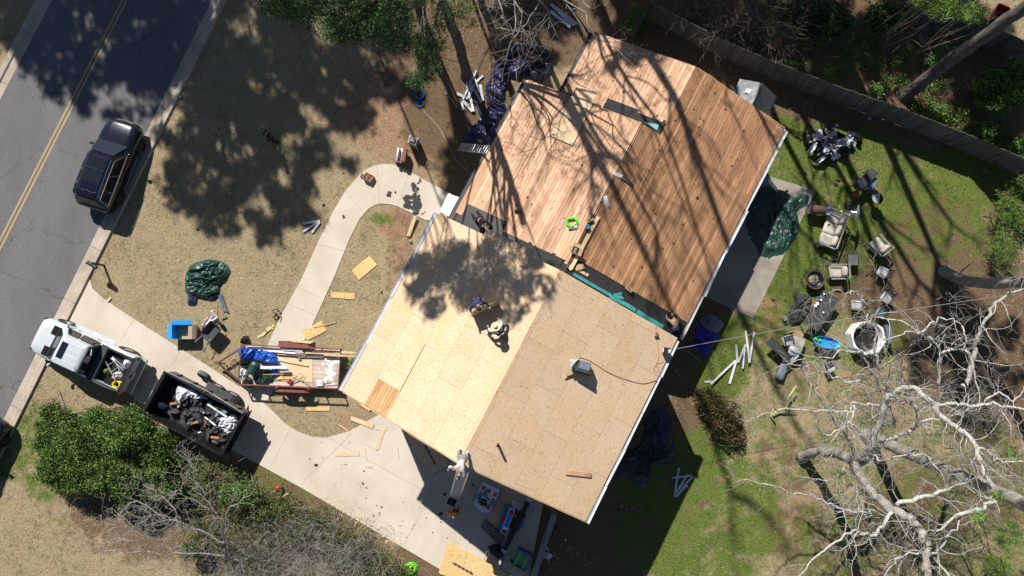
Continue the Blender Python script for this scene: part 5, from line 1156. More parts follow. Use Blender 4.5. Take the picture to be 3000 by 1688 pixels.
b.build('frame', MT['galv'], t); b = MB(); b.box((0, 0, .75), (.36, .42, .4), top=.9); b.build('housing', MT['greyfab'], t)
b = MB(); b.box((-.02, .02, 1.0), (.28, .26, .12), top=.8); b.build('lid', MT['greyfab'], t); b = MB(); b.ball((-.22, .12, .95), .09, 8); b.build('pulley', MT['alu'], t, smooth=180); b = MB(); b.box((0, 0, .28), (.34, .4, .5)); b.build('base', MT['charcoal'], t)
b = MB(); b.tube(smooth_path([W(1185, 448, .5), W(1195, 440, .1), W(1203, 440, .1), W(1213, 428, .5)], 5), .012, 5); tag(b.build('air_hose', MT['black'], None), 'black lead looping between the red compressor and the grey machine', 'hose')
coil('hose_coil', 'upper loop of the blue hose coil under the hanging evergreen', 'hose', W(1229, 279, .02), .27, 9, 'bluehose', 5, .016, .1)
coil('hose_coil', 'lower trailing loops of the blue hose under the hanging evergreen', 'hose', W(1231, 305, .02), .2, 6, 'bluehose', 6, .012, .06)
b = MB(); b.tube(smooth_path([W(1232, 315, .02), W(1260, 345, .02), W(1290, 380, .02), W(1320, 440, .02), W(1345, 480, .02), W(1385, 512, .02)], 6), .008, 4); tag(b.build('air_line', MT['trim'], None), 'thin pale line trailing from the blue hose to the house', 'line')
t = thing('shovel', 'long-handled shovel on the leaf litter left of the white trim heap', 'shovel', W(1308, 273)); o = W(1308, 273); b = MB(); b.tube([W(1310, 276, .05) - o, W(1342, 318, .08) - o], .016, 6); b.build('handle', MT['lumber'], t); b = MB(); b.loft([[W(x, y, z) - o for x, y, z in ((1301, 272, .03), (1308, 265, .06), (1313, 272, .04), (1308, 278, .05))], [W(x, y, z + .02) - o for x, y, z in ((1301, 272, .03), (1308, 265, .06), (1313, 272, .04), (1308, 278, .05))]]); b.build('blade', MT['greyfab'], t); b = MB(); b.tube([W(1340, 320, .08) - o, W(1346, 316, .08) - o], .025, 6); b.build('grip', MT['black'], t)
def heap_boards(label, group, segs, mat='trim', wd=.11, th=.04, z0=.06):
    for i, (a_, c_) in enumerate(segs): board(label, W(*a_, z0 + .03 * (i % 5)), W(*c_, z0 + .05 * ((i + 2) % 4)), wd * rnd.uniform(.75, 1.15), th, mat, 'trim_strip', 'trim', group)
heap_boards('white trim board in the tangled heap at the front corner of the house', 'white trim boards heaped at the front corner', [(Q2(*a), Q2(*c)) for a, c in (((1580, 590), (1640, 840)), ((1600, 600), (1700, 770)), ((1515, 705), (1670, 775)), ((1560, 760), (1630, 840)), ((1660, 530), (1560, 750)), ((1640, 570), (1680, 700)), ((1710, 570), (1580, 700)), ((1660, 790), (1700, 870)), ((1690, 640), (1710, 760)), ((1600, 740), (1640, 640)), ((1550, 775), (1560, 830)))], wd=.14)
heap_boards('grey-white board lying under the bare twigs at the top edge', 'boards under the twigs at the top edge', [(Q3(*a), Q3(*c)) for a, c in (((295, 30), (420, 160)), ((290, 85), (440, 205)), ((330, 60), (490, 185)), ((400, 140), (470, 190)))], wd=.16)
heap_boards('white trim strip in the heap on the shaded rear lawn edge', 'white trim strips beyond the rear gutter', [(QA(*a), QA(*c)) for a, c in (((1262, 630), (1225, 850)), ((1330, 680), (1230, 830)), ((1365, 700), (1260, 800)), ((1325, 760), (1230, 850)), ((1212, 708), (1360, 690)), ((1300, 780), (1240, 850)))], wd=.10)
heap_boards('long white strip in the scattered heap on the sunny rear grass', 'white strips scattered on the rear grass', [(Q7(*a), Q7(*c)) for a, c in (((1762, 1045), (1790, 1290)), ((1825, 1055), (1790, 1285)), ((1690, 1150), (1700, 1290)), ((1760, 1150), (1705, 1285)), ((1755, 1180), (1740, 1330)), ((1685, 1270), (1500, 1445)), ((1690, 1270), (1640, 1445)))], wd=.10)
lay('trim_plate', 'flat grey metal plate at the foot of the white strips on the rear grass', ql(K7, (1190, 1425), (1320, 1415), (1350, 1449), (1200, 1460)), .03, .02, 'galv', 'plate')
# loose fascia boards hanging along the rear eave
for l_, a_, c_ in (('white fascia strip hanging off the rear eave at the far corner', (2298, 378), (2262, 470)), ('second fascia strip sprung out at the far rear corner', (2291, 400), (2274, 450))): board(l_, W(*a_, 2.6), W(*c_, 2.2), .12, .03, 'trim', 'fascia_strip', 'fascia')
board('white fascia strip sprung outwards over the patio', W(2127, 712, 2.6), W(2105, 786, 2.2), .13, .03, 'trim', 'fascia_strip', 'fascia')
board('grey board leaning against the rear eave above the green tarp', W(2252, 528, 1.6), W(2275, 555, .2), .2, .04, 'trim')
# navy tarps at the front corner
tarp('tarp', 'dark navy tarp bunched under the bare twigs at the front corner', ql(Q3, (0, 340), (90, 310), (200, 340), (270, 400), (310, 480), (280, 580), (210, 620), (120, 590), (0, 600), (-60, 520), (-70, 420)), .6, 'navytarp', 21)
tarp('tarp', 'dark navy tarp trailing along the front gutter beside the white trim heap', ql(Q2, (1830, 430), (1910, 470), (1920, 600), (1870, 720), (1885, 850), (1830, 930), (1790, 1090), (1680, 1100), (1570, 1060), (1650, 960), (1750, 880), (1740, 780), (1730, 660), (1780, 560)), .5, 'navytarp', 22)
# ladder at the front gutter
ladder('ladder', 'grey aluminium ladder leaning on the low front gutter', 'ladder', W(1344, 430, .1), W(1432, 440, 3.3), .42, .28, 'alu', (W(1333, 445, 2) - W(1350, 416, 2)))
# carton and scraps on the walkway
o = W(1082, 523); t = thing('bottle_carton', 'small cardboard carton with two open halves on the walkway bend', 'carton', o, facing(-.45, .9) + PI)
b = MB()
for x in (-.22, 0, .22): b.box((x, 0, .16), (.02, .36, .3))
for y in (-.18, .18): b.box((0, y, .16), (.46, .02, .3))
b.box((0, 0, .03), (.44, .36, .02)); b.build('side', MT['card'], t)
for x in (-.11, .11):
    b = MB(); b.box((x, 0, .2), (.17, .28, .12)); b.build('contents', MT['rust'], t)
b = MB(); b.box((-.36, -.05, .1), (.2, .22, .03)); b.build('flap', MT['charcoal'], t)
def flakes(name, label, pts, n, smin, smax, mat, seed, spread, z=.045, kind='stuff', cat='scraps', th=.012):
    rg = random.Random(seed); b = MB()
    for i in range(n):
        x, y = rg.choice(pts); p = W(x + rg.gauss(0, spread), y + rg.gauss(0, spread), z + rg.uniform(0, .02)); s_ = rg.uniform(smin, smax); a = rg.uniform(0, 6.3)
        b.box((p.x, p.y, p.z), (s_, s_ * rg.uniform(.35, .9), th), a)
    return tag(b.build(name, MT[mat]), label, cat, kind=kind)
flakes('shingle_scraps', 'dark shingle scraps strewn across the walkway to the front step', ql(Q6, (1130, 40), (1140, 70), (1190, 30), (1200, 80), (1215, 60), (1135, 100), (1220, 100), (1190, 115), (1200, 10), (1195, -40), (1210, 150)), 75, .10, .32, 'shingle', 31, 3.5)
flakes('shingle_scraps', 'few shingle crumbs near the head of the walkway', [(1215, 545), (1222, 560), (1210, 575), (1150, 560), (1230, 530), (1215, 600), (1240, 620)], 26, .05, .16, 'shingle', 32, 6)
flakes('debris_crumbs', 'dark crumbs scattered over the driveway', [(930, 1330), (1000, 1390), (1050, 1400), (1060, 1420), (1100, 1440), (1130, 1470), (1180, 1500), (1200, 1530), (1250, 1520), (1310, 1430), (1290, 1460), (1330, 1560), (1100, 1490)], 40, .025, .08, 'shingle', 33, 30, .03)
flakes('debris_crumbs', 'pale wood crumbs scattered over the driveway edge', [(1010, 1505), (1050, 1530), (1075, 1545), (1090, 1530), (1000, 1490), (1140, 1570)], 60, .03, .12, 'lumber', 34, 12, .03)
for l_, (x, y), s_ in (('square shingle scrap left of the hoist foot', (1291, 1506), .2), ('square shingle scrap in the middle of the driveway', (1063, 1416), .11), ('pointed shingle scrap on the driveway', (926, 1362), .16), ('narrow shingle scrap by the hoist rail', (1302, 1448), .16), ('long shingle scrap in the shade by the pallet', (1386, 1421), .14), ('shingle scrap on the middle of the walkway', (1007, 635), .17), ('curled dark shingle scrap at the top of the walkway', (1140, 569), .28)):
    o = scrap_sheet(s_, s_ * .7, .02, int(x), 3).build('shingle_scrap', [MT['shingle'], MT['shingle']], None, loc=W(x, y, .03), rot=rnd.uniform(0, 6)); tag(o, l_, 'shingle')
# ---- driveway end: hoist, pallets, boxes, bins
a_, c_ = W(1331, 1460, .95), W(1357, 1378, 7.9)
hs = ladder('ladder_hoist', 'long ladder hoist with a lift platform rising from the driveway to the ridge', 'hoist', a_, c_, .46, .30, 'alu', W(1343, 1466, 1) - W(1318, 1457, 1), (.1, .05))
b = MB(); b.bar((0, 0, 0), W(1331, 1462, 0) - a_, .1, .1); b.build('foot', MT['blackmetal'], hs)
P = [W(x, y, 1.15) - a_ for x, y in ql(K3, (190, 925), (335, 985), (280, 1110), (140, 1040))]; b = MB(); b.prism([tuple(p[:2]) for p in P], .02, .06); pf = b.build('platform', MT['blackmetal'], hs)
b = MB(); b.tube([Vector((p.x, p.y, .09)) for p in P] + [Vector((P[0].x, P[0].y, .09))], .02, 5); b.build('rim', MT['alu'], pf)
# shrink-wrapped pallet
P = ql(K3, (745, 665), (1040, 800), (1000, 900), (870, 1180), (740, 1190), (640, 1110), (580, 1040), (690, 780)); Pw = [W(x, y, .85) for x, y in P]; c = sum(Pw, Vector()) / len(Pw); c.z = 0
t = thing('shingle_pallet', 'shrink-wrapped pallet of shingle bundles in the garage shade', 'pallet', c)
b = MB(); b.prism([tuple((p - c)[:2]) for p in Pw], .14, .8); b.build('bundle_stack', MT['greytarp'], t)
b = MB(); Pi = [((p - c) * .96)[:2] for p in Pw]; b.prism([tuple(p) for p in Pi], .8, .86); b.build('wrapper', MT['whitecloth'], t)
for i, (x, y) in enumerate(((850, 830), (950, 890), (840, 1100), (760, 780))):
    b = MB(); p = W(*K3(x, y), .87) - c; b.box((p.x, p.y, .865), (.16, .2, .01), R(-27)); b.build('label_print', MT['red'], t)
for i, (x, y) in enumerate(((900, 1010), (800, 860), (700, 900))):
    b = MB(); p = W(*K3(x, y), .87) - c; b.box((p.x, p.y, .866), (.4, .2, .01), R(62)); b.build('label_print', MT['greytarp'], t)
b = MB(); p = W(*K3(740, 1010), .88) - c; b.v = []; 
for i in range(14): q = Vector((rnd.gauss(0, .12), rnd.gauss(0, .1), .875 + rnd.uniform(0, .05))); b.box((p.x + q.x, p.y + q.y, q.z), (rnd.uniform(.1, .3), rnd.uniform(.03, .1), .02), rnd.uniform(0, 3))
b.build('torn_wrap', MT['blacktarp'], t)
for k in range(5):
    b = MB(); e0, e1 = W(*K3(735, 660), .8) - c, W(*K3(1045, 795), .8) - c; n_ = Vector((e1.y - e0.y, e0.x - e1.x, 0)).normalized(); b.bar(e0 - n_ * .02 + Vector((0, 0, -.62 + .13 * k)), e1 - n_ * .02 + Vector((0, 0, -.62 + .13 * k)), .03, .02); b.build('layer_edge', MT['trim'], t)
lay('sheathing_sheet', 'sheathing sheet lying on the driveway between the pallet and the long boxes', ql(K4, (905, 65), (580, 685), (440, 500), (640, 160), (700, -20)), .03, .015, 'osb', 'sheathing')
lay('sheathing_sheet', 'shaded sheathing sheet with a printed line lying under the gable edge', [(1190, 1276), (1259, 1397), (1316, 1361), (1247, 1240)], .08, .03, 'osb', 'sheathing')
for k in range(13):
    u = (k + 1) / 15; x, y = 1240 + (1282 - 1240) * u, 1296 + (1372 - 1296) * u; p = W(x, y, .115); b = MB(); b.box((0, 0, 0), (.09, .05 + .03 * (k % 3), .004), R(-60)); o = b.build('print_mark', MT['black'], None, loc=p); o.parent = bpy.data.objects['sheathing_sheet.001']; o.matrix_parent_inverse = Matrix.Translation(-o.parent.location)
for i in range(5):
    j = rnd.uniform(-2, 2); lay('sheathing_sheet', 'topmost sheet of the sunlit sheathing stack at the bottom edge' if i == 4 else 'under sheet of the sunlit sheathing stack at the bottom edge', [(1311 + j, 1588 + j), (1440 + j, 1650), (1500 + j, 1690), (1470, 1740 + j), (1286 + j, 1680 + j)], .03 + .016 * i, .013, 'osbyellow', 'sheathing', 'stack of new sheathing at the bottom edge')
for k in range(16):
    u = k / 16; x, y = 1328 + 60 * u, 1650 + 34 * u; p = W(x, y, .112); b = MB(); b.box((0, 0, 0), (.09, .05 + .04 * (k % 3), .004), R(-28)); o = b.build('print_mark', MT['rustdark'], None, loc=p); o.parent = bpy.data.objects['sheathing_sheet.006']; o.matrix_parent_inverse = Matrix.Translation(-o.parent.location)
def longbox(label, a, c_, wd, h, z, mat, top=None, marks=(), name='shingle_box'):
    a, c_ = Vector(a), Vector(c_); dv = c_ - a; L = dv.length; t = thing(name, label, 'box', (a + c_) / 2 - Vector((0, 0, a.z - z)), math.atan2(dv.y, dv.x)); b = MB(); b.box((0, 0, h / 2), (L, wd, h)); b.build('carton', MT[mat], t)
    if top: b = MB(); b.box((0, 0, h + .003), (L * .96, wd * .8, .004)); b.build('label_print', MT[top], t)
    for u, l_, m_ in marks: b = MB(); b.box((u * L, 0, h + .008), (l_, wd * .72, .004)); b.build('label_print', MT[m_], t)
    return t
longbox('white carton with a bright blue label and red ends in the garage shade', W(1501, 1491, .62), W(1474, 1566, .62), .30, .3, .34, 'trim', 'blue', ((-.36, .2, 'red'), (.38, .2, 'red'), (.28, .16, 'white')))
longbox('dark blue shingle carton under the one with the bright blue label', W(1490, 1480, .3), W(1465, 1552, .3), .36, .3, .02, 'greytarp', 'bluehose', ((.1, .25, 'red'),))
longbox('narrow white carton with red print right of the long black post', W(1540, 1507, .15), W(1517, 1558, .15), .16, .12, .02, 'trim', 'greytarp', ((-.36, .2, 'red'), (.4, .12, 'red')))
longbox('black carton between the blue-labelled one and the long black post', W(1514, 1500, .3), W(1493, 1556, .3), .26, .3, .02, 'black', None, ((-.3, .14, 'card'), (.42, .1, 'trim')))
for k in range(6):
    board('thin white strip in the bundle at the head of the cartons', W(1502 - k * .6, 1466 + k * 3.4, .35), W(1534 - k * .6, 1480 + k * 3.4, .35), .03, .03, 'trim', 'trim_strip', 'trim', 'bundle of white strips in the garage shade')
t = longbox('long black post box with silver caps in the garage shade', W(1551, 1462, .5), W(1475, 1618, .5), .24, .24, .28, 'black', name='post_box')
L = (W(1551, 1462, .5) - W(1475, 1618, .5)).length
for s_ in (-1, 1): b = MB(); b.box((s_ * (L / 2 - .06), 0, .12), (.14, .27, .27)); b.build('end_cap', MT['galv'], t)
o = W(1450, 1563); t = thing('folding_gate', 'black slatted metal gate lying flat in the garage shade', 'gate', o); P0, P1, P2, P3 = [W(*K4(x, y), .12) - o for x, y in ((330, 620), (400, 520), (720, 790), (650, 950))]
for k in range(13): u = k / 12; b = MB(); b.tube([P0.lerp(P3, u), P1.lerp(P2, u)], .022, 5); b.build('slat', MT['blackmetal'], t)
for p, q in ((P0, P3), (P1, P2)): b = MB(); b.tube([p, q], .028, 6); b.build('rail', MT['blackmetal'], t)
# wheeled bin
P = ql(K4, (470, 1020), (722, 1110), (662, 1332), (410, 1222)); Pw = [W(x, y, 1.05) for x, y in P]; c = sum(Pw, Vector()) / 4; c.z = 0; q = [p - c for p in Pw]
t = thing('wheeled_bin', 'black wheeled trash bin with a handle bar at the foot of the driveway', 'trash bin', c)
b = MB(); b.loft([[Vector((p.x * k, p.y * k, z)) for p in q] for k, z in ((.72, .08), (.92, .95))]); b.build('body', MT['black'], t)
b = MB(); b.loft([[Vector((p.x * k, p.y * k, z)) for p in q] for k, z in ((.98, .95), (1.0, .99), (.98, 1.03), (.8, 1.08))]); lid = b.build('lid', MT['black'], t)
ev = (q[3] - q[0]).normalized(); eo = (q[0] - q[1]).normalized(); b = MB(); b.tube([q[0].lerp(q[3], .15) * 1 + Vector((0, 0, .0)), q[0].lerp(q[3], .15) + eo * .1, q[0].lerp(q[3], .85) + eo * .1, q[0].lerp(q[3], .85)], .02, 6); b.build('handle', MT['greyfab'], t)
for u in (.12, .88): p = q[0].lerp(q[3], u) * .85; b = MB(); b.lathe((p.x, p.y, .12), [(.001, -.04), (.12, -.04), (.12, .04), (.001, .04)], 14, axis='y'); b.build('wheel', MT['rubber'], t)
for k, (u, l_) in enumerate(((-.16, .03), (-.09, .045), (-.045, .03), (0, .045), (.045, .03), (.09, .045), (.16, .03))):
    p = (q[1] + q[2]) * .33 + ev * (u * .9); b = MB(); b.box((p.x, p.y, 1.082), (.10 if abs(u) < .15 else .07, l_ * .7, .006), math.atan2(eo.y, eo.x)); b.build('lettering', MT['white'], lid)
heap('trash_bag', 'small black bag behind the wheeled bin', 'trash bag', W(1452, 1604), .26, .35, MT['blacktarp'], 9, 1.3, .7)
t = thing('toy_bench', 'green and blue plastic toy bench by the timber wall', 'toy', W(1528, 1631), R(-27)); 
for x in (-.22, .22): b = MB(); b.box((x, 0, .3), (.16, .75, .5), top=.95); b.build('side', MT.setdefault('toygreen', M('toy_green', (.10, .45, .12), .45)), t)
for y in (-.4, .4): b = MB(); b.box((0, y, .3), (.8, .08, .45)); b.build('end', MT.setdefault('toynavy', M('toy_navy', (.04, .08, .28), .45)), t)
b = MB(); b.box((0, 0, .25), (.26, .7, .05)); b.build('seat', MT['cloth'], t)
t = thing('toy_truck', 'yellow plastic toy on the grass beside the green and blue bench', 'toy', W(1505, 1652), R(-15)); b = MB(); b.box((0, 0, .18), (.5, .26, .2), top=.8); b.box((.12, 0, .32), (.2, .22, .14), top=.8); b.build('body', MT['yellow'], t)
for x in (-.15, .15):
    for y in (-.14, .14): b = MB(); b.lathe((x, y, .08), [(.001, -.03), (.08, -.03), (.08, .03), (.001, .03)], 12, axis='y'); b.build('wheel', MT['black'], t)
heap('paper_scrap', 'crumpled white paper on the dark soil right of the timber wall', 'paper', W(1604, 1628), .2, .12, MT['whitecloth'], 12, 1.2, .8)
flakes('paper_bits', 'pale paper bits on the dark soil right of the timber wall', [(1610, 1620), (1640, 1615), (1600, 1640), (1650, 1600)], 14, .04, .14, 'trim', 35, 12, .03)
lay('clay_tile', 'red clay tile on the dark soil by the timber wall', ql(QA, (305, 1110), (345, 1095), (350, 1130), (315, 1150)), .03, .06, 'rust', 'tile')
for i, (x, y) in enumerate(((1780, 1488), (1800, 1490), (1820, 1482), (1838, 1490), (1933, 1445), (1850, 1490), (1812, 1500))): 
    b = MB(); b.ball((0, 0, .05), 0.08 + .02 * (i % 3), 8, sc=(1, .8, .5)); tag(b.build('stone', MT['greywood'], None, smooth=40, loc=W(x, y)), 'grey stone in the row on the shaded rear lawn', 'stone', 'stones on the shaded rear lawn')
# red jug, lime hose
o = W(820, 1428); t = thing('gas_can', 'red fuel can on the soil below the driveway edge', 'fuel can', o); b = MB(); b.lathe((0, 0, 0), [(.16, .01), (.19, .1), (.17, .3), (.08, .38), (.001, .39)], 14); b.build('can', MT['red'], t, smooth=60); b = MB(); b.tube([(-.1, -.05, .36), (-.16, -.12, .42), (-.12, -.18, .2)], .03, 6); b.build('spout', MT['yellow'], t)
coil('hose_coil', 'coil of lime green hose on the soil at the bottom edge', 'hose', W(1204, 1663, .02), .30, 10, 'lime', 8, .02, .12)
b = MB(); b.box((0, 0, .06), (.1, .22, .08)); b.box((.02, .1, .08), (.18, .06, .08)); tag(b.build('hose_nozzle', MT['yellow'], None, loc=W(1202, 1663, .03)), 'yellow hose nozzle lying inside the lime hose coil', 'nozzle')
# ---- on the roof
o = onroof(1705, 1074, ZT); t = thing('table_saw', 'grey and black table saw standing on the rear slope of the new roof', 'table saw', o, R(-15)); b = MB(); b.box((0, 0, .32), (.62, .46, .36), top=.94); b.build('housing', MT['charcoal'], t); b = MB(); b.box((.05, .06, .515), (.46, .3, .03)); b.build('table', MT['greytarp'], t); b = MB(); b.lathe((.05, -.24, .36), [(.001, -.34), (.1, -.33), (.1, .33), (.001, .34)], 14, axis='x'); b.build('motor', MT['black'], t, smooth=50); b = MB()
b.box((-.42, .05, .4), (.2, .3, .2)); b.ball((-.5, .1, .42), .1, 8); b.tube([(-.3, .25, .55), (-.42, .05, .6), (-.5, -.2, .52)], .035, 6); b.build('guard', MT['galv'], t)
b = MB()
for x in (-.25, .25):
    for y in (-.18, .18): b.box((x, y, .07), (.06, .06, .16))
b.build('leg', MT['black'], t)
board('pale stick propped against the table saw', onroof(1690, 1050, ZT, .45), onroof(1654, 1110, ZT, .03), .08, .04, 'lumber', 'stick', 'stick')
def cordline(label, pts, fn, mat, r=.011, name='power_cord', off=.02):
    P = [onroof(x, y, fn, off) for x, y in pts]; P = smooth_path(P, 6)
    for p in P: p.z = fn(hl(p)[0]) + off
    b = MB(); b.tube([p - P[0] for p in P], r, 4); return tag(b.build(name, MT[mat], None, loc=P[0]), label, 'cord')
cordline('brown cord running from the table saw across to the rear gutter', [(1697, 1048), (1720, 1054), (1745, 1068), (1780, 1090), (1820, 1108), (1860, 1120), (1890, 1124), (1925, 1114)], ZT, 'rustdark', .014)
cordline('orange cord looping down to the rear gutter corner', [(1922, 952), (1921, 985), (1928, 1015), (1930, 1040), (1926, 1060), (1916, 1078), (1916, 1088), (1925, 1090), (1928, 1078), (1920, 1070), (1935, 1064), (1944, 1063)], ZT, 'orange', .011)
o = onroof(1950, 1028, ZT); t = thing('work_lamp', 'black boxed work lamp at the rear gutter of the new roof', 'lamp', o, R(-8)); b = MB(); b.box((0, 0, .14), (.28, .28, .26)); b.build('case', MT['black'], t); b = MB(); b.lathe((.1, -.02, .28), [(.001, -.06), (.09, -.05), (.1, .04), (.001, .06)], 12, axis='x'); b.build('reflector', MT['galv'], t); b = MB(); b.box((-.15, .02, .2), (.02, .18, .1)); b.build('trim', MT['white'], t)
o = onroof(1923, 985, ZT); b = MB(); b.box((0, 0, .06), (.2, .07, .08)); b.box((.06, .05, .06), (.06, .18, .07)); tag(b.build('nail_gun', MT['rustdark'], None, loc=o, rot=.4), 'small nail gun at the head of the orange cord', 'nail gun')
board('loose board lying near the lower rear corner of the new roof', onroof(1658, 1384, ZT, .05), onroof(1732, 1392, ZT, .05), .17, .04, 'plank')
cc_ = onroof(1677, 652, ZLm); coil('hose_coil', 'coil of lime green air hose on the front plank slope', 'hose', cc_ + Vector((0, 0, .03)), .26, 11, 'lime', 7, .018, .12, tilt=(0, R(-16), 0))
o = onroof(1678, 668, ZLm); t = thing('nailer_box', 'white and grey coil nailer beside the lime air hose', 'nail gun', o, R(-5)); b = MB(); b.box((0, 0, .06), (.4, .16, .1)); b.build('magazine', MT['greyfab'], t); b = MB(); b.box((.12, .12, .1), (.12, .28, .12)); b.build('body', MT['whitecloth'], t)
o = onroof(1517, 621, ZLm); t = thing('nail_gun', 'black nail gun lying on the front plank slope', 'nail gun', o, R(-20)); b = MB(); b.box((0, 0, .06), (.34, .1, .09)); b.box((-.05, -.02, .06), (.1, .1, .12)); b.build('body', MT['blackmetal'], t); b = MB(); b.lathe((.1, .05, .09), [(.001, -.05), (.08, -.04), (.08, .04), (.001, .05)], 12); b.build('drum', MT['greyfab'], t)
o = onroof(1842, 848, ZLm); t = thing('tool_pouch', 'tan leather tool pouch on the dark felt above the teal strip', 'tool pouch', o, R(-40)); b = MB(); b.loft([rr(.17, .09, 0, .02, .06), rr(.2, .11, 0, .12, .07), rr(.18, .09, 0, .18, .06)]); b.build('pouch', MT['card'], t, smooth=50); b = MB(); b.tube([(-.1, .05, .2), (.12, -.05, .22)], .02, 6); b.build('hammer', MT['rustdark'], t)
MT['clearbag'] = M('clear_plastic', (.55, .56, .62), .25, var=.2)
P = [onroof(x, y, ZLm, .01) for x, y in ql(Q7, (690, 30), (715, 25), (735, 90), (745, 120), (720, 128), (692, 75))]; c = sum(P, Vector()) / 6; b = MB(); n = 6
b.v = [tuple(p - c) for p in P] + [tuple((p - c) * .45 + Vector((0, 0, .12 + .04 * (i % 2)))) for i, p in enumerate(P)]; b.f = [(i, (i + 1) % 6, 6 + (i + 1) % 6, 6 + i) for i in range(6)] + [(6, 7, 8, 9, 10, 11)]; b.m = [0] * 7
tag(b.build('plastic_bag', MT['clearbag'], None, smooth=40, loc=c), 'crumpled clear plastic bag by the plank ridge', 'plastic bag')
for l_, a_, c_, w_, m_ in (('grey board across the plank ridge', (1797, 508), (1822, 520), .16, 'trim'), ('dark board across the rear side of the plank ridge', (1820, 520), (1852, 542), .12, 'greywood'), ('light board lying across the felt at the low end of the ridge', (1655, 768), (1723, 808), .14, 'lumber'), ('long pale board along the rear side of the plank ridge', (1752, 636), (1672, 788), .17, 'lumber'), ('dark strip coloured as the shade inside the open ridge slot', (1738, 628), (1660, 785), .13, 'rustdark'), ('short board end at the low end of the ridge', (1662, 775), (1676, 790), .2, 'lumber')):  # the ridge slot's shade is put into the colour of a dark strip
    board(l_, onroof(*a_, ZLm, .07), onroof(*c_, ZLm, .07), w_, .04, m_)
o = onroof(1685, 736, ZLm, .1); t = thing('nail_carton', 'open brown carton holding two grey nail coils on the ridge', 'carton', o, R(-22)); b = MB()
for x in (-.16, .16): b.box((x, 0, .1), (.015, .3, .2))
for y in (-.15, .15): b.box((0, y, .1), (.32, .015, .2))
b.box((0, 0, .01), (.3, .28, .02)); b.build('side', MT['card'], t)
for x0, y0, w_, h_ in ((0, .24, .32, .17), (-.24, 0, .15, .3), (.24, -.02, .15, .32)): b = MB(); b.box((x0, y0, .2), (w_, h_, .012)); b.build('flap', MT['card'], t)
for y in (-.06, .06): b = MB(); b.lathe((0, y, .1), [(.001, -.05), (.09, -.05), (.09, .05), (.001, .05)], 12, axis='y'); b.build('nail_coil', MT['greyfab'], t)
o = onroof(1698, 783, ZLm, .06); b = MB(); b.box((0, 0, .03), (.26, .24, .02), R(15)); b.box((.16, .02, .09), (.02, .24, .16), R(15)); tag(b.build('cardboard_scrap', MT['card'], None, loc=o), 'folded cardboard scrap on the felt below the nail carton', 'cardboard')
o = onroof(1720, 667, ZLm, .04); t = thing('underlay_roll', 'small roll with a bright blue end standing in the ridge slot', 'roll', o); b = MB(); b.lathe((0, 0, 0), [(.1, 0), (.12, .04), (.12, .2), (.1, .22), (.04, .215)], 16); b.build('roll', MT['greytarp'], t); b = MB(); b.lathe((0, 0, .215), [(.105, 0), (.09, .02), (.05, .015), (.001, .02)], 14); b.build('wrapper', MT['cyan'], t)
o = onroof(1730, 648, ZLm, .08); t = thing('wood_block', 'stacked tan wood blocks on the ridge above the blue roll', 'wood block', o, R(12)); b = MB(); b.box((0, 0, .05), (.3, .16, .08)); b.box((.03, .02, .12), (.2, .1, .05)); b.build('block', MT['card'], t)
# long sheathing sheet laid over the step between the low blocks
P = [onroof(x, y, ZLm, .09) for x, y in ((1690, 253), (1753, 272), (1677, 428), (1609, 398))]; c = sum(P, Vector()) / 4; b = MB(); b.add([p - c for p in P] + [p - c - Vector((0, 0, .016)) for p in P], [(0, 1, 2, 3), (7, 6, 5, 4), (0, 4, 5, 1), (1, 5, 6, 2), (2, 6, 7, 3), (3, 7, 4, 0)]); tag(b.build('sheathing_sheet', MT['osb'], None, loc=c), 'whole sheathing sheet laid loose across the front planks', 'sheathing')
# ---- service cable from the rear eave
P = [Vector(p) for p in (W(1972, 1024, 6.1), W(2250, 972, 6.0), W(2522, 928, 6.2), W(2833, 882, 6.6), W(3300, 810, 7.4))]; b = MB(); b.tube([p - P[0] for p in smooth_path(P, 8)], .011, 5); tag(b.build('service_cable', MT['alu'], None, loc=P[0]), 'grey service cable strung from the rear eave out over the right edge', 'cable')
for l_, P in (('long thin stick on the shaded soil under the service cable', ql(K7, (730, 795), (850, 805), (1135, 1020))), ('short thin stick below the royal blue tarp', ql(K7, (1255, 880), (1300, 960), (1355, 1055)))):
    Q = [W(x, y, .05) for x, y in P]; b = MB(); b.tube([p - Q[0] for p in Q], .03 if 'long' in l_ else .016, 5); tag(b.build('stick', MT['timber'], None, loc=Q[0]), l_, 'stick')
# ---- rear yard
tarp('tarp', 'grey-blue tarp folded on top of the royal blue one in the house shade', ql(K7, (1085, 130), (1150, 60), (1240, 20), (1400, 30), (1500, 120), (1590, 230), (1460, 390), (1350, 380), (1250, 350), (1160, 280), (1090, 210)), .34, 'greytarp', 31, .12, .8)
tarp('tarp', 'royal blue tarp on the shaded grass behind the rear eave', ql(K7, (1000, 260), (1090, 210), (1250, 330), (1420, 380), (1500, 470), (1380, 640), (1300, 780), (1240, 890), (1160, 920), (1060, 800), (900, 740), (780, 640), (980, 640), (970, 400)), .3, 'royaltarp', 32)
tarp('tarp', 'dark green tarp spread half over the patio', [(2201, 571), (2240, 545), (2290, 560), (2330, 578), (2350, 566), (2372, 575), (2366, 600), (2335, 622), (2341, 675), (2322, 710), (2300, 740), (2242, 757), (2205, 720), (2178, 652), (2185, 600)], .34, 'greentarp', 33)
f = 1.1646
tarp('tarp', 'black and navy tarp sprawled in the deep shade behind the rear eave', [(x * f, y * f) for x, y in ((1625, 1045), (1655, 1030), (1680, 1035), (1690, 1085), (1700, 1130), (1690, 1165), (1640, 1175), (1625, 1222), (1600, 1225), (1580, 1195), (1545, 1197), (1560, 1150), (1605, 1120), (1620, 1080))], .35, 'blacktarp', 34)
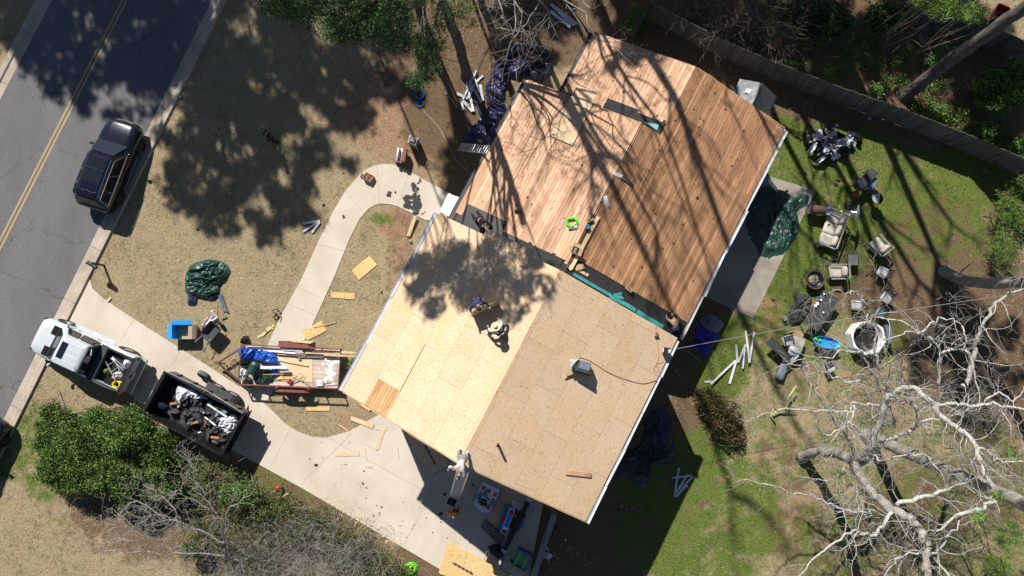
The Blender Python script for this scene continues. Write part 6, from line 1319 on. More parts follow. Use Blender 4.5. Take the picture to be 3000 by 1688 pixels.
tarp('tarp', 'violet-blue end of the dark tarp behind the rear eave', [(x * f, y * f) for x, y in ((1640, 1035), (1680, 1040), (1685, 1090), (1665, 1125), (1635, 1120), (1625, 1090))], .4, 'navytarp', 35, n=60, k=12)
# heap of torn white-and-black membrane by the fence
hp = [(2420, 385), (2395, 400), (2440, 398), (2455, 402), (2380, 412), (2410, 415), (2432, 418), (2460, 420), (2480, 412), (2500, 408), (2375, 430), (2400, 435), (2425, 440), (2450, 440), (2470, 430), (2390, 455), (2415, 452), (2440, 458), (2462, 450), (2405, 465), (2485, 425), (2368, 405), (2430, 405), (2448, 455), (2400, 420), (2420, 430)]
for i, (x, y) in enumerate(hp):
    o = scrap_sheet(rnd.uniform(.45, .95), rnd.uniform(.2, .42), rnd.uniform(.15, .45), 700 + i, 8, rnd.uniform(.3, .9)).build('membrane_scrap', [MT['whitecloth'] if i % 3 else MT['black'], MT['black']], None, smooth=50, loc=W(x, y, .05 + .05 * (i % 4)), rot=(rnd.gauss(0, .35), rnd.gauss(0, .3), rnd.uniform(0, 6.3))); tag(o, 'curling black and white membrane scrap in the heap by the rear fence', 'membrane', 'membrane scraps heaped by the rear fence')
for l_, x, y in (('grey flake lying on the dark soil above the membrane heap', 2451, 368), ('grey flake near the foot of the rear fence', 2547, 348)): lay('membrane_flake', l_, [(x - 6, y - 3), (x + 5, y - 5), (x + 7, y + 3), (x - 4, y + 4)], .02, .01, 'trim', 'membrane')
MT['frame'] = M('grey_frame', (.30, .29, .28), .6)
# outdoor furniture
def cushion(b, c, d, rad=.05, rz=0, m=0):
    hx, hy, hz = d[0] / 2, d[1] / 2, d[2] / 2
    b.loft([rr(hx - .05, hy - .05, c[0], c[2] - hz, rad, 3, c[1]), rr(hx, hy, c[0], c[2] - hz * .5, rad, 3, c[1]), rr(hx, hy, c[0], c[2] + hz * .4, rad, 3, c[1]), rr(hx - .06, hy - .06, c[0], c[2] + hz, rad, 3, c[1]), rr(hx * .5, hy * .5, c[0], c[2] + hz * 1.12, rad * .7, 3, c[1])])
def lounge(label, px, face, seats, group, name='armchair', cat='armchair', cushionmat='cushion', W_=.72):
    wd = seats * .62 + .12; t = thing(name, label, cat, px, face, group)
    for s_ in (-1, 1):
        b = MB(); x = s_ * wd / 2; b.tube([(x, .38, 0), (x, .38, .6), (x, -.36, .64), (x, -.42, 0)], .025, 6); b.build('leg_frame', MT['blackmetal'], t)
        b = MB(); b.bar((x, .42, .62), (x, -.40, .66), .07, .03); b.build('arm', MT['frame'], t)
    b = MB(); b.bar((-wd / 2, .36, .28), (wd / 2, .36, .28), .04, .06); b.bar((-wd / 2, -.36, .28), (wd / 2, -.36, .28), .04, .06); b.box((0, 0, .27), (wd, .7, .02)); b.build('seat_frame', MT['greyfab'], t)
    b = MB(); b.bar((-wd / 2, -.46, .82), (wd / 2, -.46, .82), .07, .05); b.bar((-wd / 2, -.40, .3), (-wd / 2, -.46, .82), .05, .05); b.bar((wd / 2, -.40, .3), (wd / 2, -.46, .82), .05, .05); b.build('back_frame', MT['frame'], t)
    for k in range(seats):
        x = -wd / 2 + .06 + .62 * (k + .5); b = MB(); cushion(b, (x, .05, .38), (.61, .72, .18), .07); b.build('seat_cushion', MT[cushionmat], t, smooth=60)
        b = MB(); cushion(b, (x, -.28, .64), (.57, .26, .42), .11); b.build('back_cushion', MT[cushionmat], t, smooth=60)
    return t
GA = 'cream-cushioned lounge seats on the rear lawn'
lounge('long three-seat outdoor sofa with cream cushions on the rear grass', W(2425, 676), facing(-.925, -.38), 3, GA, 'sofa', 'sofa')
lounge('cream armchair standing alone on bare soil right of the sofa', W(2562, 724), facing(-.64, -.77), 1, GA)
lounge('cream armchair square-on between the fire pit and the side table', W(2442, 800), facing(-1, .02), 1, GA)
heap('white_rag', 'crumpled white rag on the lower seat of the sofa', 'rag', W(*K5(305, 700), .48), .14, .1, MT['whitecloth'], 14, .9, 1.5)
b = MB(); b.box((0, 0, .02), (.12, .08, .03), .2); b.ball((.05, .02, .03), .04, 8); tag(b.build('glove', MT['rustdark'], None, loc=W(*K5(412, 425), .47)), 'small dark red glove on the middle seat of the sofa', 'glove')
def dining(label, px, face, back=True, cm='cushion2', group='dining chairs scattered round the black table'):
    t = thing('dining_chair', label, 'chair', px, face, group)
    for x, y in ((-.22, .22), (.22, .22)): b = MB(); b.tube([(x, y, 0), (x, y, .62)], .017, 6); b.build('leg', MT['blackmetal'], t)
    for x in (-.22, .22):
        b = MB(); b.tube([(x, -.24, 0), (x, -.22, .45), (x, -.36, .92)], .017, 6); b.build('leg', MT['blackmetal'], t)
        b = MB(); b.tube([(x, .22, .62), (x, -.27, .64)], .017, 6); b.build('arm', MT['blackmetal'], t)
    b = MB(); b.box((0, 0, .42), (.44, .44, .03)); b.build('seat_frame', MT['blackmetal'], t)
    b = MB(); cushion(b, (0, .01, .47), (.52, .52, .09), .05); b.build('cushion', MT[cm], t, smooth=60)
    for z, y in ((.58, -.26), (.66, -.285), (.74, -.305), (.82, -.33), (.90, -.355)): b = MB(); b.bar((-.22, y, z), (.22, y, z), .02, .035); b.build('back_slat', MT['blackmetal'], t)
    return t
dining('pale-cushioned chair just below the lone cream armchair', W(2572, 800), facing(-.86, -.45))
dining('pale-cushioned chair with a latticed back shadow beside bare soil', W(2583, 874), facing(-.6, .8))
dining('blue-grey cushioned chair above the octagonal tub', W(2568, 918), facing(-.55, .83), cm='greytarp')
dining('white-cushioned chair square-on right of the black table', W(2497, 895), facing(-1, -.05))
dining('white-cushioned chair standing alone below the blue tub', W(2419, 1074), facing(.45, .89))
dining('white-cushioned chair pushed against the dark board by the membrane boxes', W(2298, 997), facing(.25, .97))
o = W(2486, 764); t = thing('side_table', 'small grey square side table between the sofa and the armchair', 'side table', o); b = MB(); b.box((0, 0, .46), (.52, .6, .03)); b.build('top', MT['greyfab'], t); b = MB()
for x0, y0, w_, h_ in ((0, .3, .56, .03), (0, -.3, .56, .03), (.27, 0, .03, .62), (-.27, 0, .03, .62)): b.box((x0, y0, .47), (w_, h_, .05))
b.build('rim', MT['charcoal'], t)
for x in (-.24, .24):
    for y in (-.26, .26): b = MB(); b.bar((x, y, 0), (x, y, .45), .04, .04); b.build('leg', MT['charcoal'], t)
# fire pit
o = W(2378, 822); t = thing('fire_pit', 'round black fire pit bowl with ash on the rear grass', 'fire pit', o); b = MB(); b.lathe((0, 0, .3), [(.12, -.2), (.3, -.1), (.42, .1), (.44, .12), (.41, .1), (.28, -.06), (.001, -.1)], 28); b.build('bowl', MT['blackmetal'], t, smooth=50)
b = MB(); b.lathe((0, 0, .42), [(.44, 0), (.5, .01), (.5, .03), (.44, .02)], 28, m=-1); b.build('rim', MT['rustdark'], t); b = MB(); b.lathe((0, 0, .27), [(.3, 0), (.2, .03), (.001, .05)], 18); b.build('ash', MT['timber'], t, smooth=180)
b = MB(); b.tube([(-.44, 0, .43), (0, 0, .45), (.44, 0, .43)], .012, 5); b.tube([(0, -.44, .43), (0, 0, .45), (0, .44, .43)], .012, 5); b.build('grate', MT['blackmetal'], t)
for k in range(3): a = 2 * PI * k / 3 + .5; b = MB(); b.tube([(.36 * math.cos(a), .36 * math.sin(a), .34), (.5 * math.cos(a), .5 * math.sin(a), 0)], .02, 6); b.build('leg', MT['blackmetal'], t)
b = MB(); b.tube([(.6 * math.cos(a), .6 * math.sin(a), .12) for a in np.linspace(0, 2 * PI, 29)], .012, 5, cap=False); b.build('foot_ring', MT['blackmetal'], t)
# black table with bowls
P = [W(x, y, .74) for x, y in ql(K6, (865, 95), (1085, 210), (800, 645), (598, 527))]; c = sum(P, Vector()) / 4; c.z = 0; q = [p - c for p in P]
t = thing('patio_table', 'rectangular black table set with two steel bowls on the rear grass', 'table', c); b = MB(); b.prism([tuple(p[:2]) for p in q], .71, .74); b.build('top', MT['slate'], t)
for p in q: b = MB(); b.bar((p.x * .9, p.y * .9, 0), (p.x * .9, p.y * .9, .71), .05, .05); b.build('leg', MT['blackmetal'], t)
for l_, x, y, r_ in (('smaller steel bowl at the head of the black table', 868, 130, .11), ('larger steel bowl on the black table', 825, 205, .14)): b = MB(); b.lathe((0, 0, 0), [(r_ * .5, 0), (r_ * .9, .05), (r_, .09), (r_ * .96, .09), (r_ * .85, .05), (r_ * .4, .012), (.001, .012)], 20); tag(b.build('bowl', MT['steel'], None, smooth=60, loc=W(*K6(x, y), .745)), l_, 'bowl')
for l_, x, y in (('left one of two white cups on the black table', 755, 300), ('right one of two white cups on the black table', 782, 272), ('single small white cup near the middle of the black table', 865, 388)): s_ = .6 if 'single' in l_ else 1; b = MB(); b.loft([rr(.06 * s_, .06 * s_, 0, 0, .03), rr(.075 * s_, .075 * s_, 0, .1 * s_, .035), rr(.05 * s_, .05 * s_, 0, .105 * s_, .02)]); tag(b.build('cup', MT['white'], None, smooth=50, loc=W(*K6(x, y), .745)), l_, 'cup')
b = MB(); b.lathe((0, 0, .02), [(.001, -.1), (.02, -.1), (.02, .03), (.01, .1), (.001, .1)], 8, axis='y'); tag(b.build('bottle', MT['trim'], None, loc=W(*K6(955, 232), .745), rot=.2), 'thin pale tube lying on the black table', 'bottle')
tarp('table_cover', 'charcoal furniture cover slumped beside the black table', ql(K6, (465, 135), (600, 140), (715, 200), (700, 290), (680, 360), (560, 540), (490, 575), (430, 550), (400, 400), (450, 300), (480, 210)), .5, 'fabric', 41, 0, .5, cat='cover')
b = MB(); b.box((0, 0, .12), (.18, .18, .22), .3); b.box((0, 0, .25), (.2, .2, .04), .3); tag(b.build('lantern', MT['greytarp'], None, loc=W(2295, 935)), 'small glass lantern standing on the grass by the patio', 'lantern')
lay('table_leaf', 'dark table leaf propped flat across the chair stack', ql(K6, (108, 795), (200, 710), (455, 985), (400, 1050)), .62, .04, 'slate', 'table leaf')
longbox('white cushion box heaped with pale cloths by the blue tub', W(*K6(560, 720), .5), W(*K6(500, 900), .5), .62, .5, 0, 'cushion', name='cushion_box')
longbox('brown open carton end above the white cushion box', W(*K6(480, 655), .45), W(*K6(600, 700), .45), .26, .45, 0, 'card', name='brown_carton')
tarp('white_cloth', 'rumpled white cloth over the foot of the white cushion box', ql(K6, (410, 880), (440, 830), (560, 890), (560, 950), (470, 970), (410, 930)), .3, 'whitecloth', 42, .45, n=60, k=10, cat='cloth')
board('shiny white strip hanging from the white cushion box', W(*K6(530, 950), .6), W(*K6(390, 1075), .2), .2, .02, 'white', 'trim_strip', 'trim')
o = W(*K6(310, 1165), .1); o.z = 0; t = thing('seat_cushion', 'blue-grey seat cushion standing on the grass left of the lone chair', 'cushion', o, facing(.4, -.9)); b = MB(); cushion(b, (0, 0, .2), (.42, .95, .3), .08); b.build('pad', MT['greytarp'], t, smooth=60)
# blue tub
o = W(2407, 1003); t = thing('sand_tub', 'bright blue kidney-shaped play tub on legs on the rear grass', 'play tub', o, R(-12)); b = MB()
def kid(k, z): return [Vector((.62 * k * math.cos(a) * (1 + .12 * math.cos(2 * a)), .30 * k * math.sin(a) * (1 - .18 * math.exp(-(math.cos(a) * 3) ** 2) * (1 if math.sin(a) > 0 else 0)), z)) for a in np.linspace(0, 2 * PI, 28, endpoint=False)]
b.loft([kid(.8, .42), kid(.98, .6), kid(1.05, .62), kid(1.05, .65), kid(.96, .64), kid(.8, .5), kid(.3, .49)]); b.build('basin', MT['cyan'], t, smooth=50)
for x in (-.4, .4):
    for y in (-.16, .16): b = MB(); b.tube([(x, y, 0), (x, y, .45)], .035, 6); b.build('leg', MT['cyan'], t)
b = MB(); b.tube([(.2, 0, .52), (.4, .12, .53), (.48, -.02, .53), (.36, -.1, .53), (.25, .0, .54)], .03, 6); b.build('track', MT['bluebox'], t); b = MB(); b.ball((-.35, .02, .56), .08, 8); b.box((-.62, .05, .66), (.14, .1, .08)); b.build('toy_piece', MT['lvpriv'] if False else MT['lime'], t)
# octagonal tub
o = W(2522, 990); t = thing('octagonal_tub', 'white octagonal tub with a dark inside under the pale branches', 'tub', o, R(10))
def octo(r_, z, n=8): return [Vector((r_ * math.cos(a), r_ * math.sin(a), z)) for a in np.linspace(PI / 8, 2 * PI + PI / 8, n, endpoint=False)]
def octr(r_, z): return [Vector((r_ * math.cos(a), r_ * math.sin(a), z)) for a in np.linspace(PI / 8, 2 * PI + PI / 8, 32, endpoint=False)]
def octs(r_, z): 
    out = []
    for i, p in enumerate(octo(r_, z)):
        q_ = octo(r_, z)[(i + 1) % 8]; out += [p.lerp(q_, k / 4) for k in range(4)]
    return out
b = MB(); b.loft([octs(.88, 0), octs(.90, .72), octs(.92, .78), octs(.88, .80), octr(.78, .79), octr(.76, .72), octr(.72, .3)], cap=False); b.build('shell', MT['white'], t)
b = MB(); b.lathe((0, 0, .3), [(.74, .05), (.7, 0), (.001, .0)], 32); b.build('basin', MT['black'], t)
for k in range(7): a = k * 2.4; b = MB(); b.lathe((.4 * math.cos(a) * (.4 + .1 * k), .4 * math.sin(a), .305), [(.03, 0), (.03, .02), (.001, .025)], 10); b.build('jet', MT['alu'], t)
b = MB(); b.loft([[Vector((x, y, z)) for x, y, z in ((.98, -.5, zz), (1.3, -.4, zz - .05), (1.32, .42, zz - .05), (1.0, .5, zz))] for zz in (.7, .74)]); b.build('side_shelf', MT['greytarp'], t)
# heater, umbrella base, grill, table by the fence
o = W(2368, 614); t = thing('patio_heater', 'steel and bronze patio heater tipped against the sofa end', 'patio heater', o); ax_a, ax_b, ax_c, ax_d = [W(x, y, z) - o for x, y, z in ((2368, 614, .45), (2424, 616, .6), (2430, 616, .62), (2500, 624, 1.15))]
b = MB(); b.tube([ax_a, ax_b], .25, 20); b.build('tank_cover', MT['rustdark'], t, smooth=50)
for p, q_ in ((ax_a, ax_a.lerp(ax_b, .06)), (ax_a.lerp(ax_b, .9), ax_b)): b = MB(); b.tube([p, q_], .262, 20); b.build('band', MT['steel'], t, smooth=50)
b = MB(); b.tube([ax_b, ax_c], .3, 20); b.build('shelf_disc', MT['chrome'], t, smooth=50)
b = MB(); b.tube([ax_c, ax_d], .035, 10); b.build('pole', MT['steel'], t, smooth=180)
dv = (ax_d - ax_c).normalized(); b = MB(); b.tube([ax_d - dv * .1, ax_d + dv * .16], .13, 14); b.build('burner', MT['steel'], t, smooth=50)
b = MB(); b.tube([ax_d + dv * .16, ax_d + dv * .22, ax_d + dv * .30], [.46, .42, .06], 26); b.build('reflector', MT['alu'], t, smooth=50)
o = W(2487, 602); b = MB(); b.lathe((0, 0, 0), [(.25, 0), (.26, .04), (.24, .07), (.05, .09), (.04, .3), (.001, .3)], 24); tag(b.build('umbrella_base', MT['black'], None, smooth=40, loc=o), 'round black umbrella base plate above the sofa', 'umbrella base')
o = W(2549, 590); t = thing('kettle_grill', 'round grill with a blue-grey half lid near the rear fence', 'grill', o); b = MB(); b.lathe((0, 0, .7), [(.1, -.24), (.26, -.12), (.31, .04), (.29, .05), (.24, -.06), (.001, -.1)], 22); b.build('kettle', MT['blackmetal'], t, smooth=50)
b = MB(); a_s = np.linspace(-.3, PI + .3, 14); b.prism([(.27 * math.cos(a) - .03, .27 * math.sin(a)) for a in a_s], .76, .79); lid = b.build('lid', MT['galv'], t); lid.rotation_euler = (0, 0, R(80))
for k in range(3): a = 2 * PI * k / 3; b = MB(); b.tube([(.2 * math.cos(a), .2 * math.sin(a), .6), (.34 * math.cos(a), .34 * math.sin(a), 0)], .018, 6); b.build('leg', MT['blackmetal'], t)
P = [W(x, y, .8) for x, y in ql(Q4, (780, 1265), (838, 1310), (690, 1442), (632, 1400))]; c = sum(P, Vector()) / 4; c.z = 0; t = thing('grill_table', 'slate grey folding table with a lower wing near the rear fence', 'table', c); b = MB(); b.prism([tuple((p - c)[:2]) for p in P], .77, .8); b.build('top', MT['slate'], t)
P2_ = [W(x, y, .62) - c for x, y in ql(Q4, (800, 1335), (836, 1350), (790, 1440), (725, 1415))]; b = MB(); b.prism([tuple(p[:2]) for p in P2_], .6, .62); b.build('wing', MT['greytarp'], t)
for p in P: q_ = (p - c) * .88; b = MB(); b.bar((q_.x, q_.y, 0), (q_.x, q_.y, .77), .04, .04); b.build('leg', MT['blackmetal'], t)
b = MB(); b.box((0, 0, .2), (.2, .3, .4)); tag(b.build('propane_box', MT['orange'], None, loc=W(2500, 571)), 'small orange box under the edge of the folding table', 'box')
# red tub beyond the fences
o = W(2918, 50); t = thing('toddler_tub', 'red plastic ride-on tub in the neighbouring yard, top right', 'toy', o, R(-25)); b = MB(); b.loft([rr(.3, .42, 0, .05, .12), rr(.36, .48, 0, .4, .14), rr(.38, .5, 0, .44, .14), rr(.32, .44, 0, .42, .12), rr(.26, .38, 0, .15, .1)]); b.build('shell', MT['red'], t, smooth=50); b = MB(); b.box((.05, .1, .22), (.12, .3, .12)); b.build('seat', MT['navytarp'], t)
# pine cones and small stones in the yard
def cones(label, pts, mat, r, group, name='pine_cone', cat='pine cone'):
    for i, (x, y) in enumerate(pts): b = MB(); b.ball((0, 0, r * .8), r * rnd.uniform(.8, 1.2), 8, sc=(1, 1.25, .8)); tag(b.build(name, MT[mat], None, smooth=30, loc=W(x, y), rot=rnd.uniform(0, 6)), label, cat, group)
cones('brown pine cone on the grass right of the membrane heap', [(2455, 527), (2466, 526), (2448, 540), (2467, 524), (2358, 507), (2333, 400)], 'rustdark', .07, 'pine cones near the membrane heap')
cones('dark pine cone on the soil beside the pale-cushioned chair', [(2538, 804), (2547, 800), (2552, 805), (2300, 880), (2263, 877)], 'rustdark', .06, 'pine cones near the chairs')
cones('small dark cone on the front lawn', [(580, 672), (1118, 856), (1006, 507), (648, 1010)], 'rustdark', .05, 'cones on the front lawn')
cones('pale stone on the front lawn', [(947, 598), (1203, 708), (198, 1075), (530, 286)], 'timber', .08, 'stones on the front lawn', 'stone', 'stone')

tarp('membrane_scrap', 'long crumpled white membrane along the upper wall of the dump trailer', [(522, 1130), (545, 1132), (575, 1142), (600, 1160), (592, 1170), (560, 1165), (540, 1175), (530, 1190), (520, 1175), (516, 1150)], .4, 'whitecloth', 51, 1.1, n=60, k=14, cat='membrane')
tarp('membrane_scrap', 'crumpled white membrane heap at the tail end of the dump trailer', [(648, 1225), (675, 1220), (698, 1226), (696, 1250), (680, 1270), (665, 1275), (655, 1262), (640, 1245)], .45, 'whitecloth', 52, 1.1, n=60, k=14, cat='membrane')
tarp('membrane_scrap', 'pale blue-grey membrane tucked behind the long white strip in the dump trailer', [(640, 1200), (668, 1198), (672, 1210), (650, 1216), (630, 1222)], .3, 'greytarp', 53, 1.1, n=48, k=10, cat='membrane')
tarp('membrane_scrap', 'small crumple of blue-white plastic at the front of the dump trailer', [(465, 1178), (485, 1182), (494, 1190), (480, 1200), (466, 1192)], .3, 'whitecloth', 54, .95, n=48, k=10, cat='membrane')
P = [W(2250 + x / 2.579, 1126 + y / 2.579, .1 + .1 * i) for i, (x, y) in enumerate(((60, 300), (20, 235), (90, 190), (140, 180), (160, 90), (215, 10)))]; b = MB(); b.tube([p - P[0] for p in P], [.03, .04, .05, .06, .05, .03], 6); b.tube([P[3] - P[0], P[3] - P[0] + Vector((.5, .1, .1))], [.04, .02], 5)
tag(b.build('fallen_branch', M('lichen_branch', (.42, .5, .22), .9), None, smooth=180, loc=P[0]), 'pale green lichen-covered branch lying on the rear grass', 'branch')

rg = random.Random(17); b = MB()
for i in range(130):
    X, Y = rg.choice(((rg.uniform(-5.3, 6.6), rg.uniform(5.2, 12)), (rg.uniform(-3.4, 6.6), rg.uniform(12.8, 15.7)))); fn = ZLm if Y < 12.2 or X > 1.7 else ZLr; p = hw(X, Y, fn(X) + .03); s_ = rg.uniform(.03, .11)
    b.box(p, (s_, s_ * rg.uniform(.3, .9), .012), rg.uniform(0, 6))
tag(b.build('felt_scraps', MT['felt']), 'tiny scraps of black felt left on the bare planks', 'scraps', kind='stuff')
# ================================================================ trees, shrubs, ground cover
def rodmesh(name, polys, n, mat, parent=None):
    """many tapering rods in one mesh; polys = list of (points, radii)"""
    Vs = []; Fs = []; off = 0
    ang = np.arange(n) * 2 * PI / n; ca, sa = np.cos(ang), np.sin(ang)
    for P, r in polys:
        P = np.asarray(P, float); k = len(P)
        D = np.empty_like(P); D[1:-1] = P[2:] - P[:-2]; D[0] = P[1] - P[0]; D[-1] = P[-1] - P[-2]
        D /= np.maximum(np.linalg.norm(D, axis=1, keepdims=True), 1e-9)
        ref = np.array([0, 0, 1.0]) if abs(D[0][2]) < .8 else np.array([1.0, 0, 0])
        X = np.cross(D, ref); X /= np.maximum(np.linalg.norm(X, axis=1, keepdims=True), 1e-9); Y = np.cross(D, X)
        rr = np.asarray(r, float).reshape(k, 1, 1)
        ring = P[:, None, :] + (X[:, None, :] * ca[None, :, None] + Y[:, None, :] * sa[None, :, None]) * rr
        Vs.append(ring.reshape(-1, 3))
        i = np.arange(k - 1)[:, None] * n; j = np.arange(n)[None, :]; j2 = (j + 1) % n
        Fs.append(np.stack([i + j, i + j2, i + n + j2, i + n + j], -1).reshape(-1, 4) + off); off += k * n
    return npmesh(name, np.concatenate(Vs), np.concatenate(Fs), mat, parent, smooth=True)
def grow(rg, p, d, L, r, depth, out, wander=.35, kids=(3, 5), up=.1, short=.62):
    """a wandering limb and its children, gathered by level in out[depth]"""
    k = max(4, int(L / .28) + 2); k = min(k, 12); P = [np.array(p, float)]; d = np.array(d, float); d /= np.linalg.norm(d)
    for i in range(k - 1):
        d = d + np.array([rg.gauss(0, wander), rg.gauss(0, wander), rg.gauss(up, wander * .6)]) * .55; d /= np.linalg.norm(d)
        P.append(P[-1] + d * L / (k - 1))
    out.setdefault(depth, []).append((P, list(np.linspace(r, max(.004, r * .35), k))))
    if depth <= 0: return
    for c in range(rg.randint(*kids)):
        i = rg.randint(max(1, k // 4), k - 1); dd = P[i] - P[i - 1]; dd /= np.linalg.norm(dd)
        o = np.array([rg.gauss(0, 1), rg.gauss(0, 1), rg.gauss(.1, .6)]); o -= dd * o.dot(dd); o /= max(1e-6, np.linalg.norm(o))
        grow(rg, P[i], dd * rg.uniform(.5, .9) + o * rg.uniform(.6, 1.0), L * short * rg.uniform(.6, 1.15), max(.005, r * .5 * rg.uniform(.7, 1)), depth - 1, out, wander, kids, up, short)
def leaves(name, C, size, mat, parent=None, seed=1, asp=.5, flat=0.0, droop=0.0):
    """one small folded leaf (two triangles as a quad) at each centre"""
    rg = np.random.default_rng(seed); C = np.asarray(C, float); n = len(C)
    a = rg.normal(size=(n, 3)); a[:, 2] = a[:, 2] * (1 - flat) - droop; a /= np.linalg.norm(a, axis=1, keepdims=True)
    q = rg.normal(size=(n, 3)); q[:, 2] *= (1 - flat); b = np.cross(a, q); b /= np.maximum(np.linalg.norm(b, axis=1, keepdims=True), 1e-6)
    s = (size * rg.uniform(.6, 1.35, size=(n, 1)))
    V = np.stack([C - a * s, C + b * s * asp, C + a * s, C - b * s * asp], 1).reshape(-1, 3)
    return npmesh(name, V, np.arange(4 * n).reshape(n, 4), mat, parent)
def blobpts(rg, blobs, per, shell=.55):
    out = []
    for (c, r, k) in blobs:
        n = int(per * k); d = rg.normal(size=(n, 3)); d /= np.linalg.norm(d, axis=1, keepdims=True)
        rad = (shell + (1 - shell) * rg.random((n, 1)) ** .6)
        out.append(np.asarray(c) + d * rad * np.asarray(r))
    return np.concatenate(out)
def clumped(rg, blobs, nclump, per, csize):
    """leaf centres gathered in sprays so that the crown has gaps and dark hollows"""
    C = blobpts(rg, blobs, nclump, .35); out = []
    for c in C:
        n = rg.integers(int(per * .6), int(per * 1.4)); out.append(c + rg.normal(size=(n, 3)) * np.array([csize, csize, csize * .55]) * rg.uniform(.6, 1.3))
    return np.concatenate(out)
def tree(name, label, base, cat='tree', group=None): return thing(name, label, cat, base, 0, group)
def rel(pts, base): return [Vector(p) - Vector(base) for p in pts]
# --- the big bare tree of the lower right: limbs followed from the photograph, then grown out into twigs
def Z6(x, y): return (2250 + x / 2.579, 1126 + y / 2.579)
def Z2(x, y): return (2250 + x / 2.573, 563 + y / 2.573)
LIMBS = [
 (Z6, .30, .17, [(255, 548, 0), (380, 520, 1.8), (520, 520, 3.4), (640, 580, 4.8), (680, 680, 5.8), (740, 760, 6.4), (830, 870, 7.0), (950, 960, 7.5), (1060, 1010, 8.0), (1130, 1080, 8.3), (1180, 1200, 8.8), (1200, 1300, 9.1), (1190, 1400, 9.4), (1230, 1510, 9.8)]),
 (Z6, .17, .08, [(650, 590, 4.9), (740, 520, 6), (800, 420, 6.6), (860, 200, 7.2), (900, 90, 7.5), (1040, 20, 7.9), (1130, 50, 8.2), (1240, 150, 8.4), (1330, 260, 8.6), (1450, 340, 8.8), (1560, 450, 9), (1600, 600, 9.2), (1650, 710, 9.3), (1720, 830, 9.5), (1700, 880, 9.6), (1620, 930, 9.7), (1430, 990, 9.8)]),
 (Z6, .15, .09, [(700, 600, 5.2), (850, 470, 5.8), (900, 420, 6), (1020, 370, 6.3), (1130, 310, 6.6), (1110, 180, 7), (1050, 60, 7.4)]),
 (Z6, .085, .04, [(865, 160, 7.2), (760, 155, 7.4), (640, 155, 7.6), (610, 210, 7.8), (450, 205, 8), (260, 195, 8.2), (120, 185, 8.4), (0, 215, 8.6)]),
 (Z6, .07, .04, [(650, 170, 7.6), (640, 270, 7.8), (560, 330, 8), (450, 375, 8.2)]),
 (Z6, .07, .03, [(780, 530, 6.1), (860, 575, 6.6), (1000, 540, 7), (1160, 530, 7.4), (1250, 600, 7.8)]),
 (Z6, .12, .045, [(960, 950, 7.5), (880, 1040, 7.9), (800, 1140, 8.1), (700, 1120, 8.3), (630, 1100, 8.4), (520, 1190, 8.7), (340, 1330, 9)]),
 (Z6, .08, .03, [(790, 1000, 7.2), (760, 965, 7.4), (650, 960, 7.6), (470, 910, 7.9), (330, 840, 8.2), (200, 820, 8.4), (0, 760, 8.7)]),
 (Z6, .15, .06, [(970, 900, 7.6), (1130, 870, 7.9), (1250, 830, 8.2), (1400, 790, 8.5), (1490, 720, 8.8), (1530, 680, 9)]),
 (Z6, .11, .06, [(1240, 150, 8.4), (1400, 150, 8.7), (1560, 160, 9), (1680, 150, 9.2), (1800, 180, 9.5), (1960, 220, 9.8)]),
 (Z6, .08, .05, [(1130, 290, 6.7), (1290, 260, 7.2), (1420, 240, 7.6), (1540, 170, 8), (1650, 110, 8.3), (1750, 60, 8.6), (1850, 130, 8.8), (1950, 0, 9.2)]),
 (Z6, .08, .04, [(1200, 1300, 9.1), (1280, 1260, 9.3), (1340, 1160, 9.5), (1440, 1080, 9.8)]),
 (Z6, .07, .03, [(1200, 1290, 9.1), (1100, 1270, 9.3), (980, 1320, 9.5), (880, 1430, 9.8)]),
 (Z6, .09, .05, [(1250, 1300, 9.2), (1320, 1380, 9.5), (1400, 1480, 9.8)]),
 (Z6, .06, .03, [(1560, 470, 9), (1650, 500, 9.2), (1720, 560, 9.4), (1830, 590, 9.6), (1950, 600, 9.8)]),
 (Z6, .10, .05, [(960, 320, 6), (930, 220, 6.6), (905, 110, 7.2), (880, 0, 7.8)]),
 (Z6, .11, .05, [(670, 560, 5.2), (620, 450, 6), (580, 380, 6.6), (480, 240, 7.2), (400, 120, 7.6), (320, 0, 8), (250, -150, 8.4)]),
 (Z6, .06, .03, [(590, 630, 5), (540, 680, 5.8), (430, 740, 6.4)]),
 (Z2, .15, .06, [(1480, 1460, 8.0), (1540, 1300, 8.3), (1560, 1150, 8.6), (1600, 1030, 8.9), (1680, 900, 9.2), (1720, 830, 9.4), (1850, 750, 9.7)]),
 (Z2, .10, .06, [(1300, 1460, 8.4), (1290, 1250, 8.7), (1350, 1200, 8.9), (1460, 1190, 9.1), (1530, 1230, 9.2)]),
 (Z2, .07, .025, [(1310, 1240, 8.7), (1260, 1150, 9), (1200, 1090, 9.2), (1120, 1060, 9.4), (1060, 1060, 9.6), (900, 1110, 9.8), (850, 1100, 10)]),
 (Z2, .06, .03, [(1130, 1060, 9.4), (1220, 1000, 9.6), (1280, 960, 9.7), (1370, 960, 9.9), (1450, 1000, 10), (1490, 1080, 10.1), (1470, 1190, 10.1)]),
 (Z2, .09, .035, [(850, 1460, 7.6), (780, 1350, 8), (720, 1230, 8.4), (600, 1200, 8.7), (540, 1210, 8.9), (480, 1250, 9)]),
 (Z2, .06, .02, [(700, 1430, 8.2), (600, 1420, 8.4), (490, 1400, 8.6), (400, 1330, 8.8), (330, 1290, 9), (260, 1270, 9.2), (130, 1310, 9.4)]),
 (Z2, .07, .022, [(800, 1000, 8.6), (780, 940, 8.8), (740, 850, 9.1), (690, 780, 9.3), (650, 745, 9.5), (610, 770, 9.6), (520, 750, 9.8)]),
 (Z2, .08, .05, [(830, 1340, 8), (800, 1200, 8.3), (810, 1080, 8.5), (780, 940, 8.8), (880, 950, 9)]),
]
